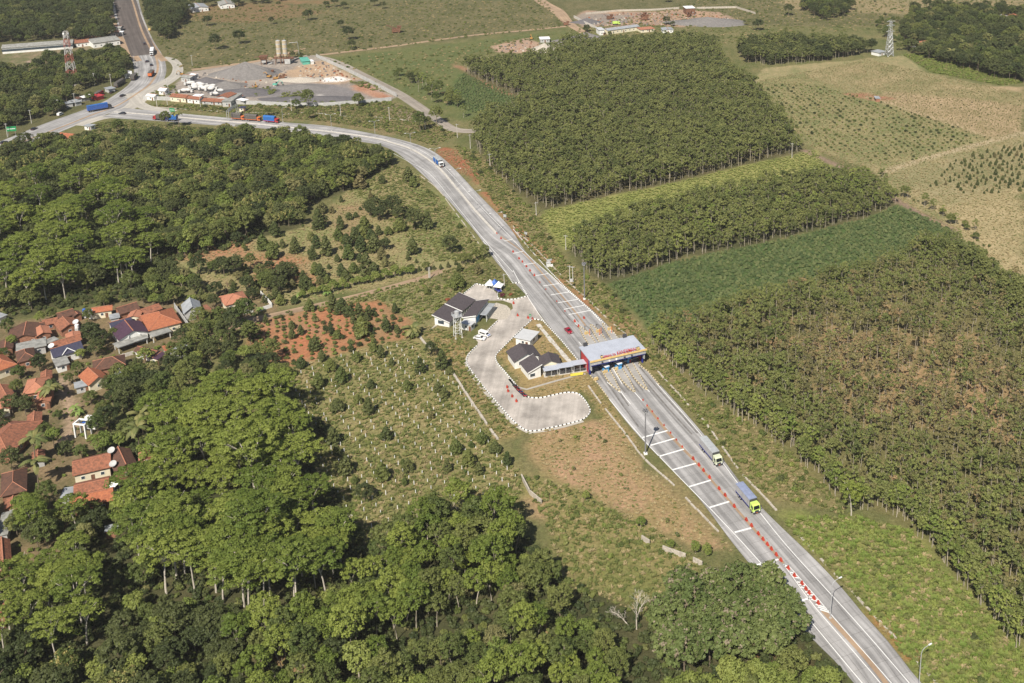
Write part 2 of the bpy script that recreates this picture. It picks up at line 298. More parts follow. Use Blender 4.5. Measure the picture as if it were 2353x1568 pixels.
# ------------------------------------------------------------------ ground
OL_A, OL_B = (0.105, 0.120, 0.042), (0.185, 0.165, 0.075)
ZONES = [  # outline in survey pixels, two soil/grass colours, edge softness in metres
 ([(-900,-150),(3300,-150),(3300,70),(2000,60),(1300,60),(730,130),(420,165),(-900,300)], (0.095,0.098,0.040), (0.165,0.145,0.072), 8),
 ([(430,12),(640,5),(760,30),(560,52),(420,40)], (0.20,0.13,0.07), (0.16,0.13,0.06), 10),
 ([(640,-10),(760,-10),(770,8),(640,10)], (0.24,0.15,0.08), (0.16,0.13,0.06), 10),
 ([(1780,-20),(2352,-60),(2352,80),(2150,40),(1800,20)], (0.19,0.17,0.085), (0.30,0.23,0.13), 10),
 ([(730,135),(1290,70),(1320,95),(1060,125),(1040,150),(1220,240),(1070,280),(980,240),(840,165)], (0.10,0.125,0.045), (0.14,0.145,0.055), 5),
 ([(1040,190),(1060,165),(1225,236),(1190,255),(1100,262),(1030,240)], (0.075,0.12,0.035), (0.10,0.13,0.045), 3),
 ([(1036,146),(1062,152),(1228,232),(1215,242),(1120,200)], (0.26,0.14,0.08), (0.30,0.2,0.12), 2),
 # gravel works beside the junction
 ([(395,205),(430,165),(560,145),(640,132),(726,130),(911,222),(895,232),(745,244),(589,239),(375,228)], (0.38,0.33,0.28), (0.235,0.205,0.185), 1.5),
 ([(690,150),(740,140),(830,180),(790,195),(680,185),(640,170)], (0.46,0.33,0.22), (0.36,0.26,0.18), 4),
 ([(640,195),(780,195),(830,215),(790,236),(620,236),(600,215)], (0.19,0.175,0.175), (0.23,0.215,0.21), 4),
 ([(735,182),(775,173),(808,182),(790,188),(745,189)], (0.80,0.76,0.72), (0.7,0.66,0.62), 2),
 ([(700,225),(735,214),(746,222),(735,236),(690,238)], (0.66,0.62,0.58), (0.5,0.46,0.42), 2),
 ([(810,195),(840,190),(900,222),(880,229),(850,220),(815,205)], (0.32,0.15,0.09), (0.42,0.25,0.17), 3),
 ([(815,184),(838,192),(825,195),(800,190)], (0.10,0.12,0.05), (0.14,0.13,0.06), 2),
 ([(665,218),(710,210),(715,214),(690,224),(640,222)], (0.11,0.12,0.05), (0.15,0.14,0.07), 2),
 # quarry at the top
 ([(1318,38),(1350,24),(1480,28),(1560,22),(1650,28),(1692,44),(1680,56),(1560,62),(1480,55),(1340,62)], (0.40,0.26,0.17), (0.30,0.22,0.17), 3),
 ([(1318,38),(1360,28),(1450,34),(1440,52),(1340,58)], (0.26,0.22,0.19), (0.3,0.25,0.2), 4),
 ([(1130,105),(1210,88),(1240,100),(1250,118),(1200,124),(1140,118)], (0.42,0.29,0.2), (0.34,0.24,0.18), 3),
 ([(1240,108),(1300,98),(1390,98),(1380,104),(1290,112)], (0.34,0.26,0.2), (0.24,0.22,0.2), 3),
 # dry fields at the right
 ([(1705,200),(1760,155),(1990,135),(2080,128),(2120,165),(2352,215),(2352,680),(2230,600),(2180,520),(2060,455),(1990,385),(1850,330),(1760,240)], (0.185,0.19,0.082), (0.34,0.275,0.15), 3),
 ([(1720,190),(1840,170),(2000,225),(2290,322),(2030,388),(1860,335)], (0.155,0.175,0.07), (0.29,0.25,0.125), 5),
 ([(1990,225),(2120,195),(2352,200),(2352,300),(2280,318)], (0.42,0.31,0.19), (0.27,0.215,0.115), 4),
 ([(1900,150),(2060,140),(2120,175),(2352,215),(2352,240),(2100,215),(1960,200)], (0.36,0.285,0.16), (0.19,0.185,0.08), 6),
 ([(2060,395),(2352,320),(2352,430),(2200,470),(2090,430)], (0.21,0.20,0.095), (0.32,0.27,0.15), 5),
 ([(2150,470),(2352,430),(2352,660),(2250,580)], (0.40,0.32,0.18), (0.30,0.25,0.13), 8),
 ([(2075,126),(2150,118),(2350,190),(2300,196),(2140,166)], (0.125,0.17,0.05), (0.17,0.18,0.065), 3),
 ([(1940,215),(1990,212),(2060,226),(2010,232)], (0.36,0.16,0.10), (0.33,0.2,0.12), 3),
 # plantations
 ([(1060,165),(1225,240),(1110,280),(1080,310),(1095,350),(1140,410),(1178,439),(1248,484),(1386,456),(1572,414),(1850,347),(1720,200),(1630,120),(1300,110)], (0.085,0.085,0.038), (0.12,0.10,0.05), 3),
 ([(1300,570),(1400,525),(1640,455),(1880,415),(1980,420),(2062,470),(1986,503),(1762,558),(1580,592),(1441,640),(1390,652),(1350,632)], (0.075,0.08,0.035), (0.11,0.10,0.05), 3),
 ([(1236,512),(1250,484),(1386,456),(1572,414),(1780,365),(1870,345),(1900,380),(1860,418),(1640,458),(1400,528),(1300,575)], (0.215,0.245,0.068), (0.29,0.27,0.10), 3),
 ([(1392,652),(1441,640),(1580,593),(1762,558),(1986,503),(2062,470),(2090,480),(2200,535),(2000,640),(1640,735),(1500,780),(1478,735)], (0.07,0.115,0.035), (0.10,0.135,0.045), 2),
 ([(1488,760),(1620,735),(1800,680),(2000,630),(2130,575),(2250,610),(2400,700),(2400,1540),(2304,1450),(2193,1320),(2092,1217),(1911,1130),(1815,1037),(1690,952),(1580,880)], (0.17,0.145,0.065), (0.13,0.13,0.05), 3),
 ([(1850,760),(2150,740),(2330,850),(2300,1000),(2000,960),(1860,860)], (0.34,0.225,0.12), (0.22,0.17,0.08), 15),
 # verge right of the toll road
 ([(1040,330),(1095,350),(1180,442),(1240,500),(1300,600),(1390,655),(1490,775),(1600,900),(1700,960),(1815,1040),(1911,1132),(1960,1190),(1740,1130),(1480,835),(1400,740),(1200,562),(1040,375)], (0.155,0.15,0.06), (0.25,0.20,0.095), 3),
 ([(1000,348),(1012,336),(1046,344),(1105,400),(1098,422),(1060,396)], (0.33,0.12,0.065), (0.24,0.14,0.075), 1.5),
 ([(1105,440),(1118,440),(1200,530),(1275,600),(1268,606),(1190,545)], (0.34,0.14,0.075), (0.26,0.19,0.09), 1.5),
 ([(1280,640),(1300,640),(1340,680),(1420,760),(1410,772),(1340,700)], (0.34,0.14,0.075), (0.25,0.19,0.09), 1.5),
 ([(1400,720),(1440,735),(1480,780),(1440,800),(1410,765)], (0.30,0.19,0.10), (0.24,0.19,0.09), 4),
 ([(1960,1185),(2092,1220),(2200,1340),(2400,1545),(2400,1900),(2180,1700),(2010,1430),(1800,1190)], (0.175,0.215,0.052), (0.25,0.235,0.085), 4),
 ([(1985,1400),(2060,1440),(2110,1510),(2085,1520)], (0.38,0.16,0.07), (0.2,0.18,0.07), 3),
 # junction and the woods left of it
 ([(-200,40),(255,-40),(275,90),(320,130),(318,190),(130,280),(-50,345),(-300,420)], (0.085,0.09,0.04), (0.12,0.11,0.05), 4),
 ([(0,112),(170,92),(290,85),(300,112),(150,125),(110,150),(0,160)], (0.12,0.13,0.055), (0.27,0.2,0.13), 4),
 ([(60,140),(110,130),(112,140),(60,152)], (0.40,0.30,0.24), (0.3,0.2,0.14), 2),
 ([(160,92),(230,75),(232,88),(170,98)], (0.22,0.11,0.07), (0.2,0.13,0.08), 3),
 ([(255,250),(330,215),(420,232),(600,244),(900,232),(960,256),(1060,310),(1000,348),(870,305),(740,286),(590,274),(420,258),(300,246)], (0.13,0.145,0.055), (0.24,0.18,0.095), 3),
 ([(900,240),(950,255),(990,280),(960,285),(905,262)], (0.26,0.2,0.165), (0.24,0.2,0.12), 4),
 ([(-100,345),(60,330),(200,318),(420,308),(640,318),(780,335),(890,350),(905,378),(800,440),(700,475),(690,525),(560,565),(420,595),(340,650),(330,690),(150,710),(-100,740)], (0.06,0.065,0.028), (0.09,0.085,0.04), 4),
 # orchard left of the toll road
 ([(380,590),(560,560),(700,520),(800,440),(905,378),(960,400),(1100,560),(1130,600),(1000,630),(640,705),(540,690),(430,640)], (0.21,0.215,0.085), (0.31,0.25,0.13), 3),
 ([(415,575),(470,558),(560,548),(565,580),(480,600),(420,600)], (0.40,0.19,0.11), (0.29,0.21,0.11), 4),
 ([(560,585),(690,575),(740,640),(720,655),(640,640),(580,640)], (0.40,0.18,0.10), (0.30,0.21,0.11), 5),
 ([(760,470),(840,465),(860,540),(790,560)], (0.34,0.22,0.13), (0.22,0.2,0.09), 6),
 ([(930,560),(1050,545),(1060,610),(930,640)], (0.22,0.225,0.09), (0.29,0.245,0.13), 5),
 ([(1000,420),(1060,500),(1110,570),(1000,590),(960,520),(930,440)], (0.165,0.19,0.065), (0.23,0.21,0.095), 5),
 ([(640,722),(980,640),(1060,660),(1000,760),(960,745),(870,690),(700,730)], (0.16,0.18,0.065), (0.26,0.21,0.11), 3),
 ([(560,748),(650,722),(870,686),(930,730),(945,775),(700,840),(640,850),(570,790)], (0.40,0.165,0.085), (0.30,0.19,0.10), 3),
 ([(640,850),(700,835),(945,775),(970,770),(1060,880),(1190,1090),(1215,1150),(1050,1190),(830,1260),(740,1130),(690,960)], (0.175,0.18,0.065), (0.27,0.225,0.105), 4),
 ([(820,1060),(960,1040),(1040,1110),(900,1150)], (0.22,0.17,0.085), (0.19,0.18,0.075), 10),
 ([(965,765),(1000,745),(1070,770),(1085,805),(1070,840),(1160,960),(1210,995),(1150,1010),(1040,860)], (0.28,0.20,0.09), (0.20,0.185,0.08), 2.5),
 # lawns round the offices
 ([(1060,690),(1240,740),(1335,830),(1355,860),(1480,1040),(1420,1010),(1380,960),(1340,900),(1260,915),(1210,910),(1140,815),(1200,752)], (0.25,0.195,0.08), (0.32,0.23,0.115), 1.5),
 ([(1205,990),(1340,975),(1395,960),(1440,1020),(1500,1085),(1690,1270),(1600,1260),(1450,1190),(1290,1115),(1220,1040)], (0.40,0.255,0.155), (0.26,0.205,0.09), 3),
 ([(1190,1090),(1290,1112),(1450,1190),(1625,1295),(1600,1360),(1480,1420),(1290,1345),(1255,1210),(1215,1160)], (0.175,0.175,0.06), (0.27,0.22,0.10), 4),
 ([(1205,1150),(1260,1150),(1280,1200),(1220,1190)], (0.40,0.26,0.16), (0.27,0.2,0.1), 4),
 ([(1500,1060),(1560,1100),(1700,1250),(1690,1275),(1560,1150)], (0.18,0.165,0.07), (0.26,0.2,0.1), 1.5),
 # village
 ([(-200,760),(60,740),(260,690),(430,690),(560,660),(640,690),(640,720),(545,745),(420,790),(330,860),(240,930),(260,1180),(100,1330),(-200,1400)], (0.24,0.17,0.10), (0.13,0.115,0.055), 3),
 # woods in the foreground
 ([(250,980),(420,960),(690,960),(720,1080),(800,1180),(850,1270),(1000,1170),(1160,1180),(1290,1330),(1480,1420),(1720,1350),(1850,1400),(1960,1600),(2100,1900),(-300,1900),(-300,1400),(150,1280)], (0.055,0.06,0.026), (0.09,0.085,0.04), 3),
 ([(580,1460),(700,1440),(720,1540),(600,1560)], (0.38,0.21,0.12), (0.16,0.15,0.06), 5),
 ([(1230,1440),(1290,1430),(1300,1480),(1240,1490)], (0.30,0.19,0.1), (0.18,0.15,0.07), 5),
 ([(1700,1480),(1790,1450),(1850,1520),(1720,1530)], (0.36,0.17,0.09), (0.3,0.15,0.08), 4),
]
def axis(lo, hi, st):
    pad = np.array([60, 160, 400, 1000, 2500, 6000, 14000.0])
    return np.r_[lo - pad[::-1], np.arange(lo, hi, st), hi + pad]
gx = axis(-700, 470, 2.2); gy = axis(175, 1160, 2.2)
XX, YY = np.meshgrid(gx, gy); nx, ny = len(gx), len(gy)
fx, fy = XX.ravel(), YY.ravel()
colA = np.tile(np.array(OL_A), (fx.size, 1)); colB = np.tile(np.array(OL_B), (fx.size, 1))
wig = vnoise(fx, fy, 9, 1) * 0.6 + vnoise(fx, fy, 4, 2) * 0.4
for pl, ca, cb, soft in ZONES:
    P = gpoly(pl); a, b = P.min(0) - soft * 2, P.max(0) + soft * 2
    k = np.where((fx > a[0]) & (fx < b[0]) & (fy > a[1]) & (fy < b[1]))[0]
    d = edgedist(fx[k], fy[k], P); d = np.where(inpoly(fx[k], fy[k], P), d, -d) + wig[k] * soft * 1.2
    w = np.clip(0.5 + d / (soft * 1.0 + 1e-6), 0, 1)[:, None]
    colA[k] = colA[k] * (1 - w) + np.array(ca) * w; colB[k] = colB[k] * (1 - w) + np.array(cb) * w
def tread(pts, w):   # how strongly a point lies on a line of survey pixels
    P = gpoly(pts); d = edgedist(fx, fy, P, closed=False); return np.clip(1.6 - d / w, 0, 1)[:, None]
for pts, w, ca in [([(1850,346),(1905,372),(1990,405),(2062,462),(2130,500),(2190,528)], 2.0, (0.27,0.19,0.14)),
                   ([(2030,395),(2120,365),(2250,330),(2352,306),(2420,285)], 2.6, (0.43,0.35,0.22)),
                   ([(560,748),(640,745),(740,760)], 1.2, (0.36,0.2,0.12)), ([(1990,222),(2150,270),(2290,322)], 1.2, (0.42,0.33,0.2)),
                   ([(150,905),(160,930),(165,980),(150,1010)], 1.6, (0.42,0.30,0.21)), ([(140,870),(150,905)], 1.4, (0.42,0.31,0.22))]:
    t = tread(pts, w); colA = colA * (1 - t) + np.array(ca) * t; colB = colB * (1 - t) + np.array(ca) * 0.85 * t
me = bpy.data.meshes.new('ground')
co = np.c_[fx, fy, np.zeros(fx.size)]
idx = np.arange(nx * ny).reshape(ny, nx); q = np.stack([idx[:-1, :-1], idx[:-1, 1:], idx[1:, 1:], idx[1:, :-1]], -1).reshape(-1, 4)
me.vertices.add(len(co)); me.vertices.foreach_set('co', co.astype(np.float32).ravel())
me.loops.add(q.size); me.loops.foreach_set('vertex_index', q.ravel().astype(np.int32))
me.polygons.add(len(q)); me.polygons.foreach_set('loop_start', np.arange(0, q.size, 4, dtype=np.int32))
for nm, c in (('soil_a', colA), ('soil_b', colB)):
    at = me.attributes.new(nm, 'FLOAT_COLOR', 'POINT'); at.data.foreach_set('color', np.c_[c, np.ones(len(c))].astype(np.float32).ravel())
me.update(); me.validate()
gm = bpy.data.materials.new('soil_and_grass'); gm.use_nodes = True; n, l = gm.node_tree.nodes, gm.node_tree.links
b = n['Principled BSDF']; b.inputs['Roughness'].default_value = 0.95; b.inputs['Specular IOR Level'].default_value = 0.1
pos = n.new('ShaderNodeNewGeometry').outputs['Position']
def noise(sc, det=4, ro=0.6, sq=None):
    t = n.new('ShaderNodeTexNoise'); t.inputs['Scale'].default_value = sc; t.inputs['Detail'].default_value = det; t.inputs['Roughness'].default_value = ro
    if sq:
        mp = n.new('ShaderNodeMapping'); mp.inputs['Scale'].default_value = sq; mp.inputs['Rotation'].default_value = (0, 0, 0.3); l.new(pos, mp.inputs[0]); l.new(mp.outputs[0], t.inputs['Vector'])
    else: l.new(pos, t.inputs['Vector'])
    return t.outputs[0]
aA = n.new('ShaderNodeAttribute'); aA.attribute_name = 'soil_a'; aB = n.new('ShaderNodeAttribute'); aB.attribute_name = 'soil_b'
n1, n2, n3 = noise(0.035, 5, 0.62), noise(0.16, 6, 0.7, (1, 0.45, 1)), noise(1.1, 5, 0.7)
s = n.new('ShaderNodeMath'); s.operation = 'ADD'; l.new(n1, s.inputs[0]); l.new(n2, s.inputs[1])
mr = n.new('ShaderNodeMapRange'); mr.inputs[1].default_value = 0.80; mr.inputs[2].default_value = 1.20; l.new(s.outputs[0], mr.inputs[0])
mx = n.new('ShaderNodeMix'); mx.data_type = 'RGBA'; l.new(mr.outputs[0], mx.inputs[0]); l.new(aA.outputs['Color'], mx.inputs[6]); l.new(aB.outputs['Color'], mx.inputs[7])
m3 = n.new('ShaderNodeMapRange'); m3.inputs[1].default_value = 0.25; m3.inputs[2].default_value = 0.75; m3.inputs[3].default_value = 0.62; m3.inputs[4].default_value = 1.35; l.new(n3, m3.inputs[0])
n4 = noise(0.45, 6, 0.75); m4 = n.new('ShaderNodeMapRange'); m4.inputs[1].default_value = 0.3; m4.inputs[2].default_value = 0.7; m4.inputs[3].default_value = 0.78; m4.inputs[4].default_value = 1.2; l.new(n4, m4.inputs[0])
mm = n.new('ShaderNodeMath'); mm.operation = 'MULTIPLY'; l.new(m3.outputs[0], mm.inputs[0]); l.new(m4.outputs[0], mm.inputs[1])
vs = n.new('ShaderNodeVectorMath'); vs.operation = 'SCALE'; l.new(mx.outputs[2], vs.inputs[0]); l.new(mm.outputs[0], vs.inputs['Scale']); l.new(vs.outputs[0], b.inputs['Base Color'])
bp = n.new('ShaderNodeBump'); bp.inputs['Strength'].default_value = 0.7; bp.inputs['Distance'].default_value = 0.6; l.new(noise(0.9, 6, 0.75), bp.inputs['Height']); l.new(bp.outputs[0], b.inputs['Normal'])
me.materials.append(gm); link('ground', me, kind='structure')

# ------------------------------------------------------------------ roads
def road_mat(name, col, dark, patch=0.14, streak=0.22, wear_scale=1.0):
    """concrete or asphalt with grime along the wheel tracks; uv = metres across, metres along"""
    m = bpy.data.materials.new(name); m.use_nodes = True; MATS[name] = m; n, l = m.node_tree.nodes, m.node_tree.links
    b = n['Principled BSDF']; b.inputs['Roughness'].default_value = 0.85; b.inputs['Specular IOR Level'].default_value = 0.2
    uv = n.new('ShaderNodeUVMap'); uv.uv_map = 'UVMap'
    mp = n.new('ShaderNodeMapping'); mp.inputs['Scale'].default_value = (0.55, 0.012, 1); l.new(uv.outputs[0], mp.inputs[0])
    t1 = n.new('ShaderNodeTexNoise'); t1.inputs['Scale'].default_value = 1.0; t1.inputs['Detail'].default_value = 5; t1.inputs['Roughness'].default_value = 0.6; l.new(mp.outputs[0], t1.inputs['Vector'])
    ps = n.new('ShaderNodeNewGeometry').outputs['Position']
    t2 = n.new('ShaderNodeTexNoise'); t2.inputs['Scale'].default_value = 0.09; t2.inputs['Detail'].default_value = 6; t2.inputs['Roughness'].default_value = 0.65; l.new(ps, t2.inputs['Vector'])
    t3 = n.new('ShaderNodeTexNoise'); t3.inputs['Scale'].default_value = 2.5; t3.inputs['Detail'].default_value = 4; l.new(ps, t3.inputs['Vector'])
    def rng_(o, a, b_, c, d):
        r = n.new('ShaderNodeMapRange'); r.inputs[1].default_value = a; r.inputs[2].default_value = b_; r.inputs[3].default_value = c; r.inputs[4].default_value = d; l.new(o, r.inputs[0]); return r.outputs[0]
    def mul(a, c):
        k = n.new('ShaderNodeMath'); k.operation = 'MULTIPLY'; l.new(a, k.inputs[0]); l.new(c, k.inputs[1]); return k.outputs[0]
    oi = n.new('ShaderNodeObjectInfo')
    f = mul(mul(rng_(t1.outputs[0], 0.42, 0.66, 1 - streak, 1.06), rng_(t2.outputs[0], 0.3, 0.7, 1 - patch, 1 + patch)), mul(rng_(t3.outputs[0], 0.3, 0.7, 0.93, 1.06), rng_(oi.outputs['Random'], 0, 1, 0.94, 1.05)))
    vs = n.new('ShaderNodeVectorMath'); vs.operation = 'SCALE'; vs.inputs[0].default_value = col; l.new(f, vs.inputs['Scale']); l.new(vs.outputs[0], b.inputs['Base Color'])
    return m
road_mat('road_concrete', (0.42, 0.41, 0.405), 0.2, 0.22, 0.42)
road_mat('lot_concrete', (0.45, 0.41, 0.37), 0.2, 0.42, 0.15)
road_mat('road_asphalt', (0.135, 0.115, 0.105), 0.2, 0.15, 0.3)
road_mat('road_pale', (0.46, 0.43, 0.38), 0.2, 0.12, 0.15)
road_mat('track_stone', (0.34, 0.30, 0.255), 0.2, 0.2, 0.25)
road_mat('track_dirt', (0.38, 0.27, 0.18), 0.2, 0.25, 0.2)

def strip_mesh(name, L, Rr, z, m, v0=0.0):
    """ribbon between two matched point lists, with metres as uv"""
    n_ = len(L); vs = [(p[0], p[1], z) for p in L] + [(p[0], p[1], z) for p in Rr]
    fs = [(i, n_ + i, n_ + i + 1, i + 1) for i in range(n_ - 1)]
    me = bpy.data.meshes.new(name); me.from_pydata(vs, [], fs); uv = me.uv_layers.new(name='UVMap')
    acc = [v0]; ws = []
    for i in range(n_):
        ws.append(math.hypot(L[i][0] - Rr[i][0], L[i][1] - Rr[i][1]) / 2)
        if i: acc.append(acc[-1] + math.hypot((L[i][0] + Rr[i][0] - L[i-1][0] - Rr[i-1][0]) / 2, (L[i][1] + Rr[i][1] - L[i-1][1] - Rr[i-1][1]) / 2))
    for p in me.polygons:
        for li in p.loop_indices:
            vi = me.loops[li].vertex_index; uv.data[li].uv = (-ws[vi] if vi < n_ else ws[vi - n_], acc[vi % n_])
    me.materials.append(M(m)); me.update()
    if me.polygons[0].normal.z < 0: me.flip_normals()
    return me
def smooth(P, n=6):
    """Catmull-Rom through world points"""
    P = [np.array(p, float) for p in P]; out = []
    for i in range(len(P) - 1):
        p0, p1, p2, p3 = P[max(i - 1, 0)], P[i], P[i + 1], P[min(i + 2, len(P) - 1)]
        for k in range(n):
            t = k / n; out.append(0.5 * (2 * p1 + (p2 - p0) * t + (2 * p0 - 5 * p1 + 4 * p2 - p3) * t * t + (3 * p1 - p0 - 3 * p2 + p3) * t ** 3))
    out.append(P[-1]); return np.array(out)
def resample(P, st):
    P = np.asarray(P); d = np.r_[0, np.cumsum(np.hypot(*np.diff(P, axis=0).T))]; s = np.arange(0, d[-1], st); s = np.r_[s, d[-1]]
    return np.c_[np.interp(s, d, P[:, 0]), np.interp(s, d, P[:, 1])]
def tangents(P): t = np.gradient(P, axis=0); return t / np.maximum(1e-9, np.hypot(t[:, 0], t[:, 1]))[:, None]
def road_c(name, pts, w, m, z=0.02, world=False, st=6.0, kind='structure'):
    P = resample(smooth(pts if world else gpoly(pts)), st); t = tangents(P); nn = np.c_[-t[:, 1], t[:, 0]]
    w = np.interp(np.linspace(0, 1, len(P)), np.linspace(0, 1, len(w)), w) if isinstance(w, (list, tuple)) else np.full(len(P), w)
    return link(name, strip_mesh(name, P + nn * w[:, None] / 2, P - nn * w[:, None] / 2, z, m), kind=kind)

# the toll road: median line, left and right edges
MED = [(2150,1716),(2026,1566),(1981,1501),(1903,1416),(1880,1386),(1764,1252),(1714,1195),(1687,1164),(1592,1054),(1486,932),(1425,852),(1392,802),(1355,756),(1320,715),(1301,692),(1277,664),(1250,633),(1201,579),(1141,537),(1092,484),(1048,431),(1004,382),(950,345),(898,327),(865,318),(800,308),(739,300),(665,292),(589,284),(500,277),(411,269),(330,262),(262,257)]
RED = [(2240,1716),(2115,1566),(1997,1425),(1888,1300),(1763,1180),(1702,1110),(1615,995),(1492,857),(1469,836),(1440,800),(1417,770),(1364,715),(1285,650),(1260,627),(1232,603),(1204,576),(1178,530),(1141,489),(1089,436),(1052,396),(1000,350),(940,326),(868,309),(762,290),(684,283),(589,276),(500,268),(411,260),(313,250),(255,246)]
LED = [(2085,1716),(1961,1566),(1848,1448),(1760,1340),(1683,1248),(1630,1175),(1587,1122),(1474,1009),(1414,937),(1384,895),(1352,858),(1318,815),(1289,780),(1250,735),(1211,680),(1178,645),(1130,590),(1108,552),(1066,501),(1003,431),(965,396),(930,365),(900,344),(860,330),(782,319),(740,311),(637,299),(589,293),(500,288),(426,282),(340,276),(262,271)]
Mw, Rw, Lw = [resample(smooth(gpoly(q), 8), 2.5) for q in (MED, RED, LED)]
def ray_hit(p, d, P):
    """distance from p along d to a polyline"""
    best = None
    for i in range(len(P) - 1):
        a, e = P[i], P[i + 1] - P[i]; den = d[0] * e[1] - d[1] * e[0]
        if abs(den) < 1e-9: continue
        w = a - p; t = (w[0] * e[1] - w[1] * e[0]) / den; u = (w[0] * d[1] - w[1] * d[0]) / den
        if t > 0 and -0.01 <= u <= 1.01 and (best is None or t < best): best = t
    return best
ST_S = resample(Mw, 5.0); tt = tangents(ST_S)
for _ in range(3): tt[1:-1] = (tt[:-2] + 2 * tt[1:-1] + tt[2:]) / 4
tt /= np.hypot(tt[:, 0], tt[:, 1])[:, None]
STA = []   # stations: centre, unit vector to the right side of the picture, half widths right and left
for p, t in zip(ST_S, tt):
    nr = np.array([t[1], -t[0]]); r = ray_hit(p, nr, Rw); li = ray_hit(p, -nr, Lw)
    if r is None and STA: r = STA[-1][2]
    if li is None and STA: li = STA[-1][3]
    STA.append((p, nr, r or 10.0, li or 10.0))
rr = np.array([s[2] for s in STA]); ll = np.array([s[3] for s in STA])
for _ in range(2):
    rr[1:-1] = (rr[:-2] + rr[1:-1] * 2 + rr[2:]) / 4; ll[1:-1] = (ll[:-2] + ll[1:-1] * 2 + ll[2:]) / 4
NS = len(STA); cen = np.array([s[0] for s in STA]); nrm = np.array([s[1] for s in STA])
cum = np.r_[0, np.cumsum(np.hypot(*np.diff(cen, axis=0).T))]
def sta_of(pt):
    return int(np.argmin(np.hypot(cen[:, 0] - pt[0], cen[:, 1] - pt[1])))
GATE_S = sta_of(G2((1418, 838)))
def road_pt(s, off):   # station (float), metres right of the median
    i = min(int(s), NS - 2); f = s - i; c = cen[i] * (1 - f) + cen[i + 1] * f; n_ = nrm[i] * (1 - f) + nrm[i + 1] * f
    return c + n_ * off
def slab_road(name, s0, s1, m):
    L = [cen[i] - nrm[i] * (ll[i] + 0.05) for i in range(s0, s1 + 1)]; Rr = [cen[i] + nrm[i] * (rr[i] + 0.05) for i in range(s0, s1 + 1)]
    root = link(name, strip_mesh(name, L, Rr, 0.012, 'joint', cum[s0]), kind='structure')
    slabs = []
    for i in range(s0, s1):
        for side, w in ((1, rr), (-1, ll)):
            k = max(1, int(round((w[i] + w[i + 1]) / 2 / 4.2)))
            for j in range(k):
                a0, a1, b0, b1 = w[i] * j / k, w[i] * (j + 1) / k, w[i + 1] * j / k, w[i + 1] * (j + 1) / k
                g = 0.035; u = nrm[i] * side; v = nrm[i + 1] * side; tv = (cen[i + 1] - cen[i]); tv = tv / np.hypot(*tv) * g
                q = [cen[i] + u * (a0 + g) + tv, cen[i] + u * (a1 - g) + tv, cen[i + 1] + v * (b1 - g) - tv, cen[i + 1] + v * (b0 + g) - tv]
                off = [side * (a0 + g), side * (a1 - g), side * (b1 - g), side * (b0 + g)]; vv = [cum[i], cum[i], cum[i + 1], cum[i + 1]]
                slabs.append((q, off, vv))
    near = sorted(slabs, key=lambda t: t[0][0][1] * 1.0 + abs(t[0][0][0]) * 0.2)
    def mk(lst):
        V, Fc, UV = [], [], []
        for q, off, vv in lst:
            o = len(V); ar = sum(q[a][0] * q[(a + 1) % 4][1] - q[(a + 1) % 4][0] * q[a][1] for a in range(4)); od = [0, 1, 2, 3] if ar > 0 else [3, 2, 1, 0]
            for z in (0.012, 0.04): V += [(q[a][0], q[a][1], z) for a in od]
            uvb = [(off[a], vv[a]) for a in od]
            fs = [(4, 5, 6, 7), (0, 1, 5, 4), (1, 2, 6, 5), (2, 3, 7, 6), (3, 0, 4, 7)]
            for f in fs: Fc.append([o + x for x in f]); UV += [uvb[x % 4] for x in f]
        me = bpy.data.meshes.new('concrete_slab'); me.from_pydata(V, [], Fc); uv = me.uv_layers.new(name='UVMap')
        uv.data.foreach_set('uv', np.array(UV, np.float32).ravel()); me.materials.append(M(m)); me.update(); return me
    for sl in near[:298]: link('concrete_slab', mk([sl]), root)
    if len(near) > 298: tag(link('far_slabs', mk(near[298:]), root), kind='stuff')
    return root
TOLL_A = slab_road('toll_road', 0, GATE_S, 'road_concrete')
TOLL_B = slab_road('toll_road', GATE_S, NS - 1, 'road_concrete')

# highway through the junction at the top left
HWY = gpoly([(255,-120),(283,-10),(300,50),(318,95),(338,130),(345,160),(335,190),(300,218),(262,240),(205,262),(140,285),(60,318),(0,342),(-90,378),(-250,440)])
road_c('highway', HWY, [30, 29, 28, 27, 26, 24, 23, 22, 22, 22, 22, 22], 'road_concrete', 0.016, world=True)
road_c('asphalt_road', gpoly([(258,-110),(284,-10),(300,48),(318,94),(332,126)]), [20, 20, 20, 19], 'road_asphalt', 0.024, world=True)
road_c('slip_road', gpoly([(262,262),(300,246),(322,226),(345,206),(378,190),(404,172),(408,152),(396,138),(372,132)]), [8, 10, 12, 13, 10, 8, 7, 7, 8], 'road_pale', 0.020, world=True)
road_c('slip_road', gpoly([(300,214),(312,228),(322,240),(350,250),(400,256)]), [10, 8, 8, 7], 'road_pale', 0.028, world=True)
road_c('slip_road', gpoly([(180,288),(225,272),(262,266),(300,268)]), [7, 9, 9, 7], 'road_pale', 0.028, world=True)
road_c('verge_dirt', gpoly([(250,30),(268,80),(300,118),(318,140)]), [7, 8, 7, 5], 'track_dirt', 0.021, world=True)
road_c('verge_dirt', gpoly([(318,40),(338,90),(360,122),(378,140)]), [5, 6, 6, 5], 'track_dirt', 0.021, world=True)
med = road_c('median_strip', gpoly([(274,-80),(302,-5),(322,60),(342,104),(358,130),(362,160),(345,192),(318,212),(270,242),(215,262),(140,292),(60,322),(-60,372)]), 1.6, 'track_dirt', 0.05, world=True)
